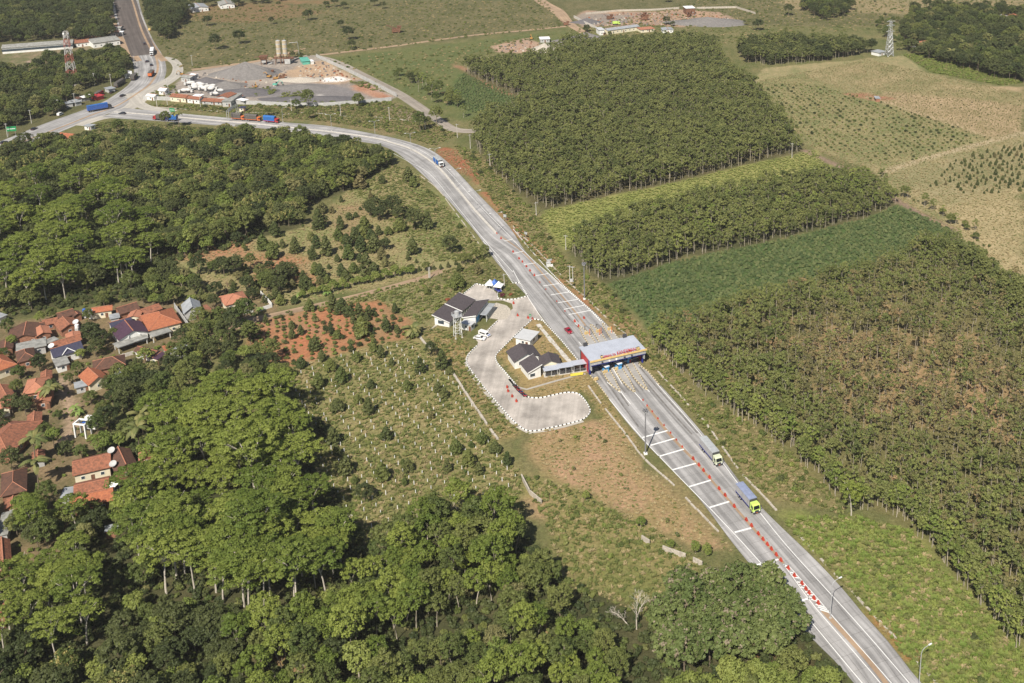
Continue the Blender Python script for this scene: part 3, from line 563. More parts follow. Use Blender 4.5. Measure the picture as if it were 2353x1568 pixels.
# side road, tracks
road_c('side_road', [(690,128),(734,130),(780,145),(833,172),(880,196),(921,218),(969,250),(1003,274),(1034,294),(1060,300),(1100,301)], [5, 7, 7.5, 8, 8, 8], 'track_stone', 0.02)
road_c('dirt_track', [(735,126),(800,118),(900,106),(1000,92),(1100,79),(1200,70),(1300,60)], 4.5, 'track_dirt', 0.016)
road_c('dirt_track', [(1205,-40),(1240,0),(1280,25),(1306,52),(1340,74),(1392,100)], [10, 10, 13, 8, 6], 'track_dirt', 0.020)
road_c('dirt_track', [(440,160),(520,150),(585,141),(640,128),(700,110)], [6, 6, 5, 4], 'track_dirt', 0.018)
road_c('dirt_track', [(470,790),(540,748),(600,730),(680,712),(760,694),(850,672),(930,650),(990,632),(1020,618)], [7, 6, 4, 4, 4, 4, 4, 4], 'track_dirt', 0.018)
road_c('footpath', [(650,262),(700,258),(760,262),(810,268)], 1.5, 'road_pale', 0.03)
road_c('footpath', [(330,244),(420,250),(520,256),(600,259),(640,262)], 1.5, 'road_pale', 0.03)
road_c('footpath', [(860,268),(905,272),(950,278),(985,278)], 1.5, 'road_pale', 0.03)

# office forecourt and parking
def sheet(name, pts, z, m, kind='structure'):
    P = gpoly(pts); mb = MB(); vs = [(p[0], p[1], z) for p in P]
    bm_ = bmesh.new(); vv = [bm_.verts.new(v) for v in vs]; f = bm_.faces.new(vv); f.normal_update()
    if f.normal.z < 0: f.normal_flip()
    bmesh.ops.triangulate(bm_, faces=bm_.faces[:]); me = bpy.data.meshes.new(name); bm_.to_mesh(me); bm_.free()
    uv = me.uv_layers.new(name='UVMap')
    for lp in me.loops: c_ = me.vertices[lp.vertex_index].co; uv.data[lp.index].uv = (c_.x, c_.y * 0.3)
    me.materials.append(M(m)); return link(name, me, kind=kind)
def sm(pts, n=5): # smooth a pixel outline in the world and give pixels back
    return [pix(p[0], p[1]) for p in smooth(gpoly(pts), n)]
KERB_OUT = sm([(1203,752),(1175,779),(1150,804),(1139,817),(1141,832),(1156,850),(1180,878),(1198,898),(1212,912),(1240,914),(1270,908),(1300,902),(1326,904),(1342,918),(1354,938),(1354,950),(1338,964),(1300,975),(1260,984),(1230,990),(1207,988),(1180,968),(1150,935),(1120,900),(1090,862),(1074,838),(1072,824),(1082,808),(1096,794)])
lot = [(1246,736),(1224,733)] + KERB_OUT + [(1098,785),(1092,779),(1110,765),(1142,735),(1165,720),(1178,708),(1176,697),(1155,690),(1128,690),(1075,690),(1064,676),(1079,664),(1093,652),(1118,657),(1134,666),(1142,674),(1142,684),(1160,688),(1185,687),(1212,680),(1230,706)]
sheet('forecourt', lot, 0.02, 'lot_concrete')
sheet('grass_island', [(1129,700),(1140,695),(1163,701),(1172,709),(1173,720),(1164,733),(1150,734),(1118,730)], 0.05, 'stone_pale')
# paths of the offices
road_c('footpath', [(1140,835),(1160,860),(1185,893)], 1.2, 'road_pale', 0.03)
road_c('footpath', [(1170,870),(1195,897),(1213,893),(1300,868),(1345,858)], 1.0, 'road_pale', 0.03)
# ------------------------------------------------------------------ buildings
FOOT = []   # building outlines for trees to keep clear of
def frame(FL, FR, BL, zl, zr=None):
    """origin, turn, width and depth of a rectangle given by three surveyed eave corners"""
    zr = zl if zr is None else zr
    A, B, D = G(*FL, zl), G(*FR, zr), G(*BL, zl); A2, B2, D2 = [Vector((p.x, p.y, 0)) for p in (A, B, D)]
    ux = (B2 - A2); w = ux.length; ux /= w; uy = Vector((-ux.y, ux.x, 0)); d = (D2 - A2).dot(uy); flip = d < 0
    if flip: A2, ux, d = B2, -ux, -d; uy = Vector((-ux.y, ux.x, 0))
    FOOT.append(np.array([(p.x, p.y) for p in (A2, A2 + ux * w, A2 + ux * w + uy * d, A2 + uy * d)]))
    return A2, math.atan2(ux.y, ux.x), w, d, flip
def slab3(mb, a, b, c, d, t, mi=0):
    """sloping slab: top corners a..d, thickness t"""
    p = [Vector(q) for q in (a, b, c, d)]; n_ = (p[1] - p[0]).cross(p[2] - p[0]).normalized()
    if n_.z < 0: p.reverse()
    lo = [q - Vector((0, 0, t)) for q in p]
    mb.add(p + lo, [(0, 1, 2, 3), (7, 6, 5, 4), (0, 4, 5, 1), (1, 5, 6, 2), (2, 6, 7, 3), (3, 7, 4, 0)], mi)
def roof_mb(kind, w, d, e, r, axis, t=.14, ov=0.0, hipf=.5):
    mb = MB()
    if kind == 'gable':
        if axis == 'x': slab3(mb, (0, 0, e), (w, 0, e), (w, d / 2, r), (0, d / 2, r), t); slab3(mb, (w, d, e), (0, d, e), (0, d / 2, r), (w, d / 2, r), t)
        else: slab3(mb, (0, 0, e), (w / 2, 0, r), (w / 2, d, r), (0, d, e), t); slab3(mb, (w, d, e), (w / 2, d, r), (w / 2, 0, r), (w, 0, e), t)
    elif kind == 'hip':
        m = min(w, d) * hipf
        if axis == 'x': R0, R1 = (m, d / 2, r), (w - m, d / 2, r); fs = [((0, 0, e), (w, 0, e), R1, R0), ((w, d, e), (0, d, e), R0, R1), ((w, 0, e), (w, d, e), R1, R1), ((0, d, e), (0, 0, e), R0, R0)]
        else: R0, R1 = (w / 2, m, r), (w / 2, d - m, r); fs = [((0, d, e), (0, 0, e), R0, R1), ((w, 0, e), (w, d, e), R1, R0), ((0, 0, e), (w, 0, e), R0, R0), ((w, d, e), (0, d, e), R1, R1)]
        V = [(0, 0, e), (w, 0, e), (w, d, e), (0, d, e), R0, R1]; lo = [(x, y, z - t) for x, y, z in V[:4]]
        if axis == 'x': F_ = [(0, 1, 5, 4), (2, 3, 4, 5), (1, 2, 5), (3, 0, 4)]
        else: F_ = [(3, 0, 4, 5), (1, 2, 5, 4), (0, 1, 4), (2, 3, 5)]
        mb.add(V + lo, F_ + [(9, 8, 7, 6), (0, 6, 7, 1), (1, 7, 8, 2), (2, 8, 9, 3), (3, 9, 6, 0)])
    elif kind == 'flat': mb.box((w / 2, d / 2, e - t / 2), (w, d, t))
    return mb
def house(label, FL, FR, BL, e=3.0, r=5.0, kind='gable', rm='roof_orange', wm='cream_wall', axis=None, name='house', cat='house', win=True, trim=None, cap='roof_pink', group=None, open_=False):
    o, rz, w, d, fl = frame(FL, FR, BL, e); w, d = max(w, 2.0), max(d, 2.0); axis = axis or ('x' if w >= d else 'y')
    t = thing(name, label, cat, o, rz, group); i = min(.55, w * .12, d * .12); roof = roof_mb(kind, w, d, e, r, axis, .16).build('roof', rm, t)
    mb = MB()
    if open_:
        for x in (i, w - i):
            for y in (i, d - i): MB().box((x, y, (e - .2) / 2), (.22, .22, e - .2)).build('post', wm, t)
    else:
        H = e - .17
        if kind == 'gable':
            k = (r - e) * .97; g = e - .17
            if axis == 'x':
                q = [(i, 0), (d - i, 0), (d - i, g + k * 2 * i / d), (d / 2, r - .2), (i, g + k * 2 * i / d)]; V = [(i, y, z) for y, z in q] + [(w - i, y, z) for y, z in q]
            else:
                q = [(i, 0), (w - i, 0), (w - i, g + k * 2 * i / w), (w / 2, r - .2), (i, g + k * 2 * i / w)]; V = [(x, d - i, z) for x, z in q] + [(x, i, z) for x, z in q]
            mb.add(V, [(4, 3, 2, 1, 0), (5, 6, 7, 8, 9)] + [(j, (j + 1) % 5, 5 + (j + 1) % 5, 5 + j) for j in range(5)])
        else: mb.box((w / 2, d / 2, H / 2), (w - 2 * i, d - 2 * i, H))
        mb.build('wall', wm, t)
        if win and w > 4:
            n_ = max(1, int(w / 4))
            for k in range(n_):
                x = w * (k + .5) / n_
                wd_ = link('window', MB().box((0, 0, 0), (1.1, .06, 1.1)).mesh('window', 'white_paint'), t, (x, i - .03, min(1.7, e * .55))); link('pane', MB().box((0, -.04, 0), (.9, .04, .9)).mesh('pane', 'window_glass'), wd_)
            link('door', MB().box((0, 0, 1.0), (1.0, .08, 2.0)).mesh('door', 'rust_metal'), t, (w * .5 + (1.6 if n_ % 2 else 0), i - .04, 0))
            link('window', MB().box((0, 0, 0), (.06, 1.1, 1.0)).mesh('window', 'window_glass'), t, (w - i + .03, d * .5, min(1.7, e * .55)))
    if kind == 'gable' and cap:
        link('ridge_cap', (MB().box((w / 2, d / 2, r + .05), (w, .3, .14)) if axis == 'x' else MB().box((w / 2, d / 2, r + .05), (.3, d, .14))).mesh('ridge_cap', cap), roof)
    if kind == 'hip' and cap:
        m = min(w, d) * .5; c = MB(); E = [(0, 0, e + .03), (w, 0, e + .03), (w, d, e + .03), (0, d, e + .03)]
        R0, R1 = ((m, d / 2, r + .03), (w - m, d / 2, r + .03)) if axis == 'x' else ((w / 2, m, r + .03), (w / 2, d - m, r + .03))
        for a, b_ in zip(E, (R0, R1, R1, R0) if axis == 'x' else (R0, R0, R1, R1)): c.tube(a, b_, .11, n=4)
        if (Vector(R0) - Vector(R1)).length > .1: c.tube(R0, R1, .11, n=4)
        c.build('ridge_cap', cap, roof)
    if trim:   # white dormer-like gable board over the entrance, as on two of the roofs
        s = w * trim; y0 = .2; za = e + (r - e) * .62
        mbt = MB(); mbt.tube((s - 2.2, -.1, e + .1), (s, .1 + (d / 2) * .3, za + .5), .16, n=4); mbt.tube((s + 2.2, -.1, e + .1), (s, .1 + (d / 2) * .3, za + .5), .16, n=4); mbt.build('gable_board', 'white_paint', roof)
    return t
def shed(label, FL, FR, BL, zl, zr, rm, wm, name='office_building', cat='building', t=.2, low=False, edge='white_paint', inset=.7):
    """single-pitch roof: zl over the FL-BL side, zr over the FR side"""
    A, B, D = G(*FL, zl), G(*FR, zr), G(*BL, zl); o, rz, w, d, fl = frame(FL, FR, BL, zl, zr); th = thing(name, label, cat, o, rz)
    if fl: zl, zr = zr, zl
    m = MB(); slab3(m, (0, 0, zl), (w, 0, zr), (w, d, zr), (0, d, zl), t); rf = m.build('roof', rm, th)
    for y in (-.04, d + .04): link('fascia', MB().extrude_y([(0, zl - .3), (w, zr - .3), (w, zr + .05), (0, zl + .05)], y - .04, y + .04).mesh('fascia', edge), rf)
    i = inset; q = lambda x: zl + (zr - zl) * x / w - t - .02
    MB().extrude_y([(i, 0), (w - i, 0), (w - i, q(w - i)), (i, q(i))], i, d - i).build('wall', wm, th)
    return th, w, d, zl, zr

# toll gate -----------------------------------------------------------------
def textmesh(s, size, ext):
    cu = bpy.data.curves.new('lettering', 'FONT'); cu.body = s; cu.size = size; cu.extrude = ext; cu.align_x = 'LEFT'; cu.offset = .012
    tmp = bpy.data.objects.new('tmp', cu); C.objects.link(tmp); dg = bpy.context.evaluated_depsgraph_get(); me = bpy.data.meshes.new_from_object(tmp.evaluated_get(dg)); bpy.data.objects.remove(tmp); bpy.data.curves.remove(cu); me.materials.clear(); return me
GZ = 6.4
def toll_gate():
    o, rz, w, d, fl = frame((1356.8, 831), (1484.3, 802.2), (1334.2, 795.4), GZ)
    t = thing('toll_gate', 'wide grey roofed toll gate with red end walls spanning the road', 'toll gate', o, rz)
    rf = MB().box((w / 2, d / 2, GZ - .15), (w, d, .3)).build('roof', 'pale_metal', t)
    m = MB()
    for k in range(int(w / .9)): m.box((.5 + k * .9, d / 2, GZ + .03), (.06, d - .3, .06))
    tag(m.build('roof_seam', 'pale_metal', rf), kind='stuff')
    MB().box((w / 2, -.09, GZ + .02), (w + .5, .26, .62)).build('gutter', 'yellow_paint', t)
    fa = MB().box((w / 2, .35, GZ - 1.0), (w - .1, .3, 1.35)).build('fascia', 'steel', t); m = MB()
    for k in range(int(w / .6)): m.box((.4 + k * .6, .17, GZ - 1.0), (.22, .06, 1.3))
    tag(m.build('rib', 'steel', fa), kind='stuff')
    MB().box((w / 2, .32, GZ - 1.82), (w - .4, .26, .26)).build('light_strip', 'navy_paint', t)
    MB().box((w / 2, d / 2 + .3, GZ - .45), (w - .8, d - 1.6, .26)).build('soffit', 'navy_paint', t)
    for x, nm in ((.5, 'l'), (w - .5, 'r')):
        MB().box((x, d * .57, GZ / 2 - .3), (.35, d * .62, GZ - 1.0)).build('end_wall', 'red_paint', t)
        MB().box((x, d * .22, GZ / 2 - .4), (.5, .9, GZ - .8)).build('pillar', 'navy_paint', t); MB().box((x, d * .92, GZ / 2 - .3), (.5, .6, GZ - .7)).build('pillar', 'dark_metal', t)
        MB().extrude_y([(x - .2, GZ - 4.0), (x + .2, GZ - 4.0), (x + .2, GZ - .3), (x - .2, GZ - .3)], .6, d * .17).build('side_panel', 'steel', t)
    for k in range(1, 4): MB().box((w * k / 4, d * .5, (GZ - .6) / 2 + .15), (.5, .5, GZ - .9)).build('pillar', 'navy_paint' if k != 3 else 'red_paint', t)
    for s, sz, x0, x1 in (('GERBANG TOL', 1.1, .225, .46), ('KANDEMAN', 1.75, .478, .815)):
        me = textmesh(s, sz, .06); xs = [v.co.x for v in me.vertices]; me.materials.append(M('red_paint')); sc = (w * (x1 - x0)) / (max(xs) - min(xs))
        lt = link('sign_lettering', me, t, (w * x0, .55, GZ + .12)); lt.rotation_euler = (math.radians(72), 0, 0); lt.scale = (sc, 1.05, 1)
        MB().box((w * (x0 + x1) / 2, .72, GZ + .1), (w * (x1 - x0), .06, .08)).build('sign_rail', 'steel', t)
    for x, rr_, sq in ((.205, .55, False), (.86, .68, True)):
        em = link('emblem', (MB().box((0, 0, 0), (1.35, .14, 1.3)) if sq else MB().tube((0, -.07, 0), (0, .07, 0), rr_, n=16)).mesh('emblem', 'dark_metal'), t, (w * x, .62, GZ + .75)); em.rotation_euler = (math.radians(-14), 0, 0)
        m = MB()
        if sq:
            for a, b_ in ((-.34, -.2), (.34, -.2), (-.34, .3), (.34, .3)): m.box((a, -.09, b_), (.5, .06, .5 if b_ < 0 else .36), 0)
        else: m.box((0, -.09, .05), (.95, .06, .26)); m.box((0, -.09, -.28), (.6, .06, .14))
        m.build('emblem_mark', 'yellow_paint', em)
    for x, y in ((.11, d - .5), (.83, d - .5)):
        b_ = MB().box((w * x, y, GZ + .75), (1.5, .5, 1.3)).build('signal_box', 'dark_metal', t)
        for k in (-.5, .5): MB().box((w * x + k, y + .1, GZ + .05), (.1, .1, .3)).build('foot', 'steel', b_)
    m = MB()
    for zz in (.55, 1.05): m.tube((w * .13, d - .2, GZ + zz), (w * .82, d - .2, GZ + zz), .05, n=4)
    for k in range(12): m.tube((w * (.13 + .69 * k / 11), d - .2, GZ), (w * (.13 + .69 * k / 11), d - .2, GZ + 1.05), .04, n=4)
    m.build('railing', 'steel', t)
    for x in (.21, .335, .46, .61, .74):
        s = link('lane_signal', MB().tube((0, -.06, 0), (0, .06, 0), .38, n=14).mesh('lane_signal', 'lamp_white' if x in (.335, .46) else 'dark_metal'), t, (w * x, .12, GZ - 1.25))
    for x in (.3, .72):
        MB().box((w * x, d * .45, GZ - 1.1), (.16, d * .7, .16)).build('beam', 'steel', t)
    return t, o, rz, w, d
GATE, GO, GRZ, GW, GD = toll_gate()
def gate_pt(x, y): c_, s_ = math.cos(GRZ), math.sin(GRZ); return (GO.x + x * c_ - y * s_, GO.y + x * s_ + y * c_)

# islands with yellow and black kerbs that carry the booths ------------------
stone_w = MB().box((0, 0, .17), (1.0, .28, .3)).mesh('kerb_stone', 'white_paint'); stone_b = MB().box((0, 0, .17), (1.0, .28, .3)).mesh('kerb_stone', 'black_paint'); stone_y = MB().box((0, 0, .17), (1.0, .28, .3)).mesh('kerb_stone', 'kerb_yellow'); stone_d = MB().box((0, 0, .17), (1.0, .3, .3)).mesh('kerb_stone', 'kerb_dark')
def kerb(P, st=.72, a=stone_w, b_=stone_b, z=.03, closed=False):
    P = np.asarray(P); P = resample(np.r_[P, P[:1]] if closed else P, st); root = bpy.data.objects.new('kerb', None); C.objects.link(root); root['kind'] = 'structure'; root.location = (P[0][0], P[0][1], 0)
    n_ = min(len(P) - 1, 296)
    for i in range(n_):
        m = (P[i] + P[i + 1]) / 2; v = P[i + 1] - P[i]; L = math.hypot(*v)
        if L < .2: continue
        s = link('kerb_stone', a if i % 2 else b_, root, (m[0] - P[0][0], m[1] - P[0][1], z), math.atan2(v[1], v[0])); s.scale = ((L - .02) * (1.3 if i % 2 else .68), 1.15 if i % 2 else 1, 1)
    return root
def island(pts, w0, nose):
    P = resample(smooth(gpoly(pts)), 1.5); t_ = tangents(P); nn = np.c_[-t_[:, 1], t_[:, 0]]; d = np.r_[0, np.cumsum(np.hypot(*np.diff(P, axis=0).T))]
    ww = np.minimum(1, np.minimum(d / nose, (d[-1] - d) / nose)) ** .7 * w0 / 2 + .1; L, Rr = P + nn * ww[:, None], P - nn * ww[:, None]; poly = np.r_[L, Rr[::-1]]
    link('traffic_island', MB().prism([tuple(p) for p in poly], .02, .24).mesh('traffic_island', 'concrete'), kind='structure'); kerb(poly, .8, stone_y, stone_d, .03, True); return P
ISL = [island([(1331,750),(1358,787),(1388,845),(1412,885),(1424,899)], 2.6, 9), island([(1356,745),(1383,782),(1417,842),(1443,882),(1458,901)], 2.6, 9), island([(1384,743),(1411,777),(1444,834),(1470,876),(1486,895)], 2.4, 9)]
kerb(gpoly([(1354,861),(1363,872),(1374,884),(1386,900),(1398,916)]), .75, stone_y, stone_d); kerb(gpoly([(1466,835),(1476,844),(1488,853),(1502,869),(1516,886)]), .75, stone_y, stone_d)
def booth(x, y, label):
    p = gate_pt(x, y); t = thing('toll_booth', label, 'booth', (p[0], p[1], .24), GRZ + .2, 'booths of the toll gate')
    MB().box((0, 0, .6), (1.5, 2.4, 1.2)).build('body', 'sky_blue_paint', t); MB().box((0, 0, 1.65), (1.42, 2.3, .9)).build('window', 'window_glass', t); MB().box((0, 0, 2.2), (1.8, 2.8, .2)).build('roof', 'tent_white', t)
    MB().box((0, -1.42, 1.95), (1.5, .08, .5)).build('panel', 'sky_blue_paint', t)
for x, y, lb in ((.30, 2.2, 'blue booth at the left end under the toll gate'), (.53, 2.2, 'blue booth in the middle under the toll gate'), (.37, 6.5, 'blue booth deep under the roof left of the middle'), (.75, 5.0, 'blue booth under the right half of the toll gate')): booth(GW * x, y, lb)
def crash(V, label):
    p = G(*V); t = thing('crash_block', label, 'crash barrier', (p.x, p.y, .24), GRZ + .2, 'yellow blocks on the toll islands'); MB().box((0, 0, .55), (1.5, .8, .95), taper=.9).build('block', 'yellow_block', t); MB().box((0, 0, 1.06), (1.1, .5, .1)).build('cap', 'kerb_yellow', t)
Z_L = lambda x, y: (1308.2 + x * .08529, 742.5 + y * .08529)
for q, lb in (((455,300),'yellow block on the left island behind the toll gate'), ((770,245),'yellow block on the middle island behind the toll gate'), ((1075,185),'yellow block on the right island behind the toll gate'), ((970,1335),'yellow block before the left blue booth'), ((1290,1255),'yellow block before the middle blue booth'), ((715,1540),'yellow block on the shoulder below the red wall')): crash(Z_L(*q), lb)
def bollard(V, h, lb, m='orange_paint'):
    p = G(*V); t = thing('height_post', lb, 'post', (p.x, p.y, .24), 0, 'tall orange posts behind the toll gate'); MB().tube((0, 0, 0), (0, 0, h), .13, n=8).build('post', m, t); MB().box((0, 0, .06), (.7, .7, .12)).build('base', 'concrete_pale', t)
for q, lb in (((545,345),'tall orange post on the left island behind the toll gate'), ((805,340),'first of two tall orange posts on the middle island'), ((850,300),'second of two tall orange posts on the middle island'), ((1135,270),'tall orange post on the right shoulder behind the toll gate')): bollard(Z_L(*q), 2.7, lb)
def gatearm(x, y, lb):
    p = gate_pt(GW * x, y); t = thing('lane_barrier', lb, 'barrier', (p[0], p[1], .24), GRZ); MB().box((0, 0, .55), (.5, .5, 1.1)).build('housing', 'red_paint', t); MB().tube((.2, 0, 1.0), (3.4, 0, 1.25), .06, n=5).build('arm', 'white_paint', t)
gatearm(.56, 3.4, 'white barrier arm across the lane right of the middle booth'); gatearm(.78, 4.0, 'white barrier arm across the right lane of the toll gate')

# offices ---------------------------------------------------------------------
th, w, d, zl, zr = shed('long low office with dark sloping roof behind the water tower', (991.7, 722.3), (1032.9, 740.5), (1052.3, 670.5), 4.5, 2.5, 'roof_dark', 'white_wall')
MB().box((w / 2, d * .47, (zl + zr) / 2 + .12), (math.hypot(w, zl - zr), .25, .2)).build('roof_step', 'white_paint', th).rotation_euler = (0, math.atan2(zl - zr, w), 0); 
OB = th
lo = [c_ for c_ in th.children if c_.name.startswith('roof_step')][0]; zc = (zl + zr) / 2; lo.location = (w / 2, d * .47, zc + .08); lo.data.transform(Matrix.Translation((-w / 2, -d * .47, -(zc + .12))))
for k in range(9): MB().box((w - .15, d * (.45 + .06 * k), zr / 2 - .1), (.2, .2, zr - .2)).build('column', 'white_paint', th)
for k in range(6):
    MB().box((w - .68, d * (.5 + .08 * k), 1.4), (.06, 1.3, 1.3)).build('window', 'window_glass', th)
MB().box((w * .45, .68, 1.5), (2.6, .06, 1.4)).build('window', 'window_glass', th)
th, w, d, zl, zr = shed('narrow dark roofed office with white pergola facing the forecourt', (1060.6, 728.8), (1093.5, 724.7), (1099.4, 691.1), 3.0, 4.4, 'roof_dark', 'white_wall', inset=.5)
for k in range(9):
    y = d * (.28 + .083 * k); MB().box((w + 2.6, y, 1.35), (.16, .16, 2.7)).build('column', 'white_paint', th); MB().box((w + 1.2, y, 2.78), (3.0, .1, .12)).build('rafter', 'white_paint', th)
MB().box((w + 1.2, d * .61, 2.88), (2.9, d * .7, .05)).build('canopy', 'roof_tin', th)
MB().box((w - .47, d * .2, 1.7), (.06, 3.0, 2.2)).build('window', 'sky_blue_paint', th)
for k in range(5): MB().box((w - .47, d * (.36 + .13 * k), 1.5), (.06, 1.8, 1.6)).build('window', 'window_glass', th)
house('small white flat roofed annex before the narrow office', (1055.9, 741.5), (1082, 747), (1061, 731), 2.8, 3, 'flat', 'roof_white', 'white_wall', name='annex', cat='building', cap=None)
t = house('white flat roofed pavilion with thick eaves between forecourt and road', (1180, 774.7), (1218.3, 782.3), (1200, 753.5), 3.2, 3.4, 'flat', 'roof_white', 'white_wall', name='pavilion', cat='building', cap=None)
house('main wing of the dark roofed office with white gable', (1179.8, 831.5), (1243.3, 816.6), (1161.5, 806.5), 3.2, 5.3, 'gable', 'roof_dark', 'white_wall', 'y', name='office_building', cat='building', cap='roof_dark')
th, w, d, zl, zr = shed('front wing of the dark roofed office with white framed window', (1212.2, 856.5), (1245.4, 836.2), (1195.3, 830.8), 3.0, 5.0, 'roof_dark', 'white_wall', inset=.45)
MB().box((w * .35, .42, 1.5), (2.2, .08, 1.5)).build('window', 'white_paint', th); MB().box((w * .35, .36, 1.5), (1.8, .06, 1.1)).build('window', 'window_glass', th)
house('small side wing of the dark roofed office near the walkway', (1242, 840.3), (1289.3, 834.6), (1225, 820.7), 2.9, 4.5, 'gable', 'roof_dark', 'cream_wall', 'y', name='office_building', cat='building', cap='roof_dark')
def walkway():
    a, b_ = G(1250, 866), G(1349, 851); v = (b_ - a); L = v.length; t = thing('covered_walkway', 'grey roofed walkway joining the office to the toll gate', 'walkway', a, math.atan2(v.y, v.x))
    for k in range(3):
        x0, x1 = L * k / 3, L * (k + 1) / 3; MB().box(((x0 + x1) / 2, 1.2, 2.6 + .28 * (k - 0)), (x1 - x0 + .3, 3.4, .12)).build('roof', 'pale_metal', t)
        for x in (x0 + .4, (x0 + x1) / 2, x1 - .4):
            for y in (0, 2.4): MB().box((x, y, 1.3 + .14 * k), (.16, .16, 2.5 + .28 * k)).build('post', 'grey_wall', t)
        MB().box(((x0 + x1) / 2, 0, .75), (x1 - x0 - .9, .06, .9)).build('railing', 'dark_metal', t)
    MB().box((L / 2, 1.2, .1), (L, 3.0, .2)).build('floor', 'concrete_pale', t)
    bn = link('banner', MB().box((0, 0, 0), (4.6, .05, 1.05)).mesh('banner', 'sign_yellow'), None, G(1325, 858, .9) + Vector((0, -.3, 0)), math.atan2(v.y, v.x)); tag(bn, 'yellow banner hung on the walkway beside the toll gate', 'banner')
walkway()
def water_tower():
    p = G(1052, 774); t = thing('water_tower', 'steel water tank on tall legs beside the offices', 'water tower', p, .5); s = 1.25
    for x in (-s, s):
        for y in (-s, s): MB().tube((x, y, 0), (x * .85, y * .85, 9.0), .1, n=6).build('leg', 'white_paint', t); MB().box((x, y, .15), (.6, .6, .3)).build('footing', 'concrete_pale', t)
    m = MB()
    for z in (2.2, 4.5, 6.8):
        q = s * (1 - .15 * z / 9)
        for a, b_ in (((-q, -q), (q, -q)), ((q, -q), (q, q)), ((q, q), (-q, q)), ((-q, q), (-q, -q))): m.tube((*a, z), (*b_, z), .05, n=4); m.tube((*a, z), (b_[0] * .98, b_[1] * .98, z + 2.2), .04, n=4)
    m.build('brace', 'white_paint', t); MB().box((0, 0, 9.05), (3.4, 3.4, .16)).build('platform', 'steel', t)
    m = MB()
    for z in (9.6, 10.1):
        for a, b_ in (((-1.6, -1.6), (1.6, -1.6)), ((1.6, -1.6), (1.6, 1.6)), ((1.6, 1.6), (-1.6, 1.6)), ((-1.6, 1.6), (-1.6, -1.6))): m.tube((*a, z), (*b_, z), .045, n=4)
    for a in ((-1.6, -1.6), (1.6, -1.6), (1.6, 1.6), (-1.6, 1.6)): m.tube((*a, 9.1), (*a, 10.1), .05, n=4)
    m.build('railing', 'steel', t)
    k = MB().tube((0, 0, 9.15), (0, 0, 10.9), .95, n=16).tube((0, 0, 10.9), (0, 0, 11.2), .95, .3, n=16).build('tank', 'steel', t)
    MB().tube((.9, 1.1, 0), (.8, 1.0, 9.2), .07, n=5).build('pipe', 'steel', t)
water_tower()
def tent(V, lb, m, rz):
    p = G(*V); t = thing('tent', lb, 'tent', p, rz, 'peaked tents on the forecourt'); h = 1.6
    for x in (-h, h):
        for y in (-h, h): MB().tube((x, y, 0), (x, y, 2.3), .07, n=5).build('pole', 'white_paint', t)
    q = 1.75; V_ = [(-q, -q, 2.3), (q, -q, 2.3), (q, q, 2.3), (-q, q, 2.3)]; k = .55; V2 = [(x * k, y * k, 2.85) for x, y, z in V_]; mb = MB(); lo = [(x, y, 2.0) for x, y, z in V_]
    mb.add(V_ + V2 + [(0, 0, 4.2)] + lo, [(0, 1, 5, 4), (1, 2, 6, 5), (2, 3, 7, 6), (3, 0, 4, 7), (4, 5, 8), (5, 6, 8), (6, 7, 8), (7, 4, 8), (9, 10, 1, 0), (10, 11, 2, 1), (11, 12, 3, 2), (12, 9, 0, 3)]); mb.build('canopy', m, t)
tent((1126, 662), 'white peaked tent at the corner of the forecourt', 'tent_white', -.25); tent((1146, 666), 'white peaked tent beside the flower bed', 'tent_white', -.25); tent((1136.5, 661), 'blue canopy between the two white tents', 'blue_paint', -.25)

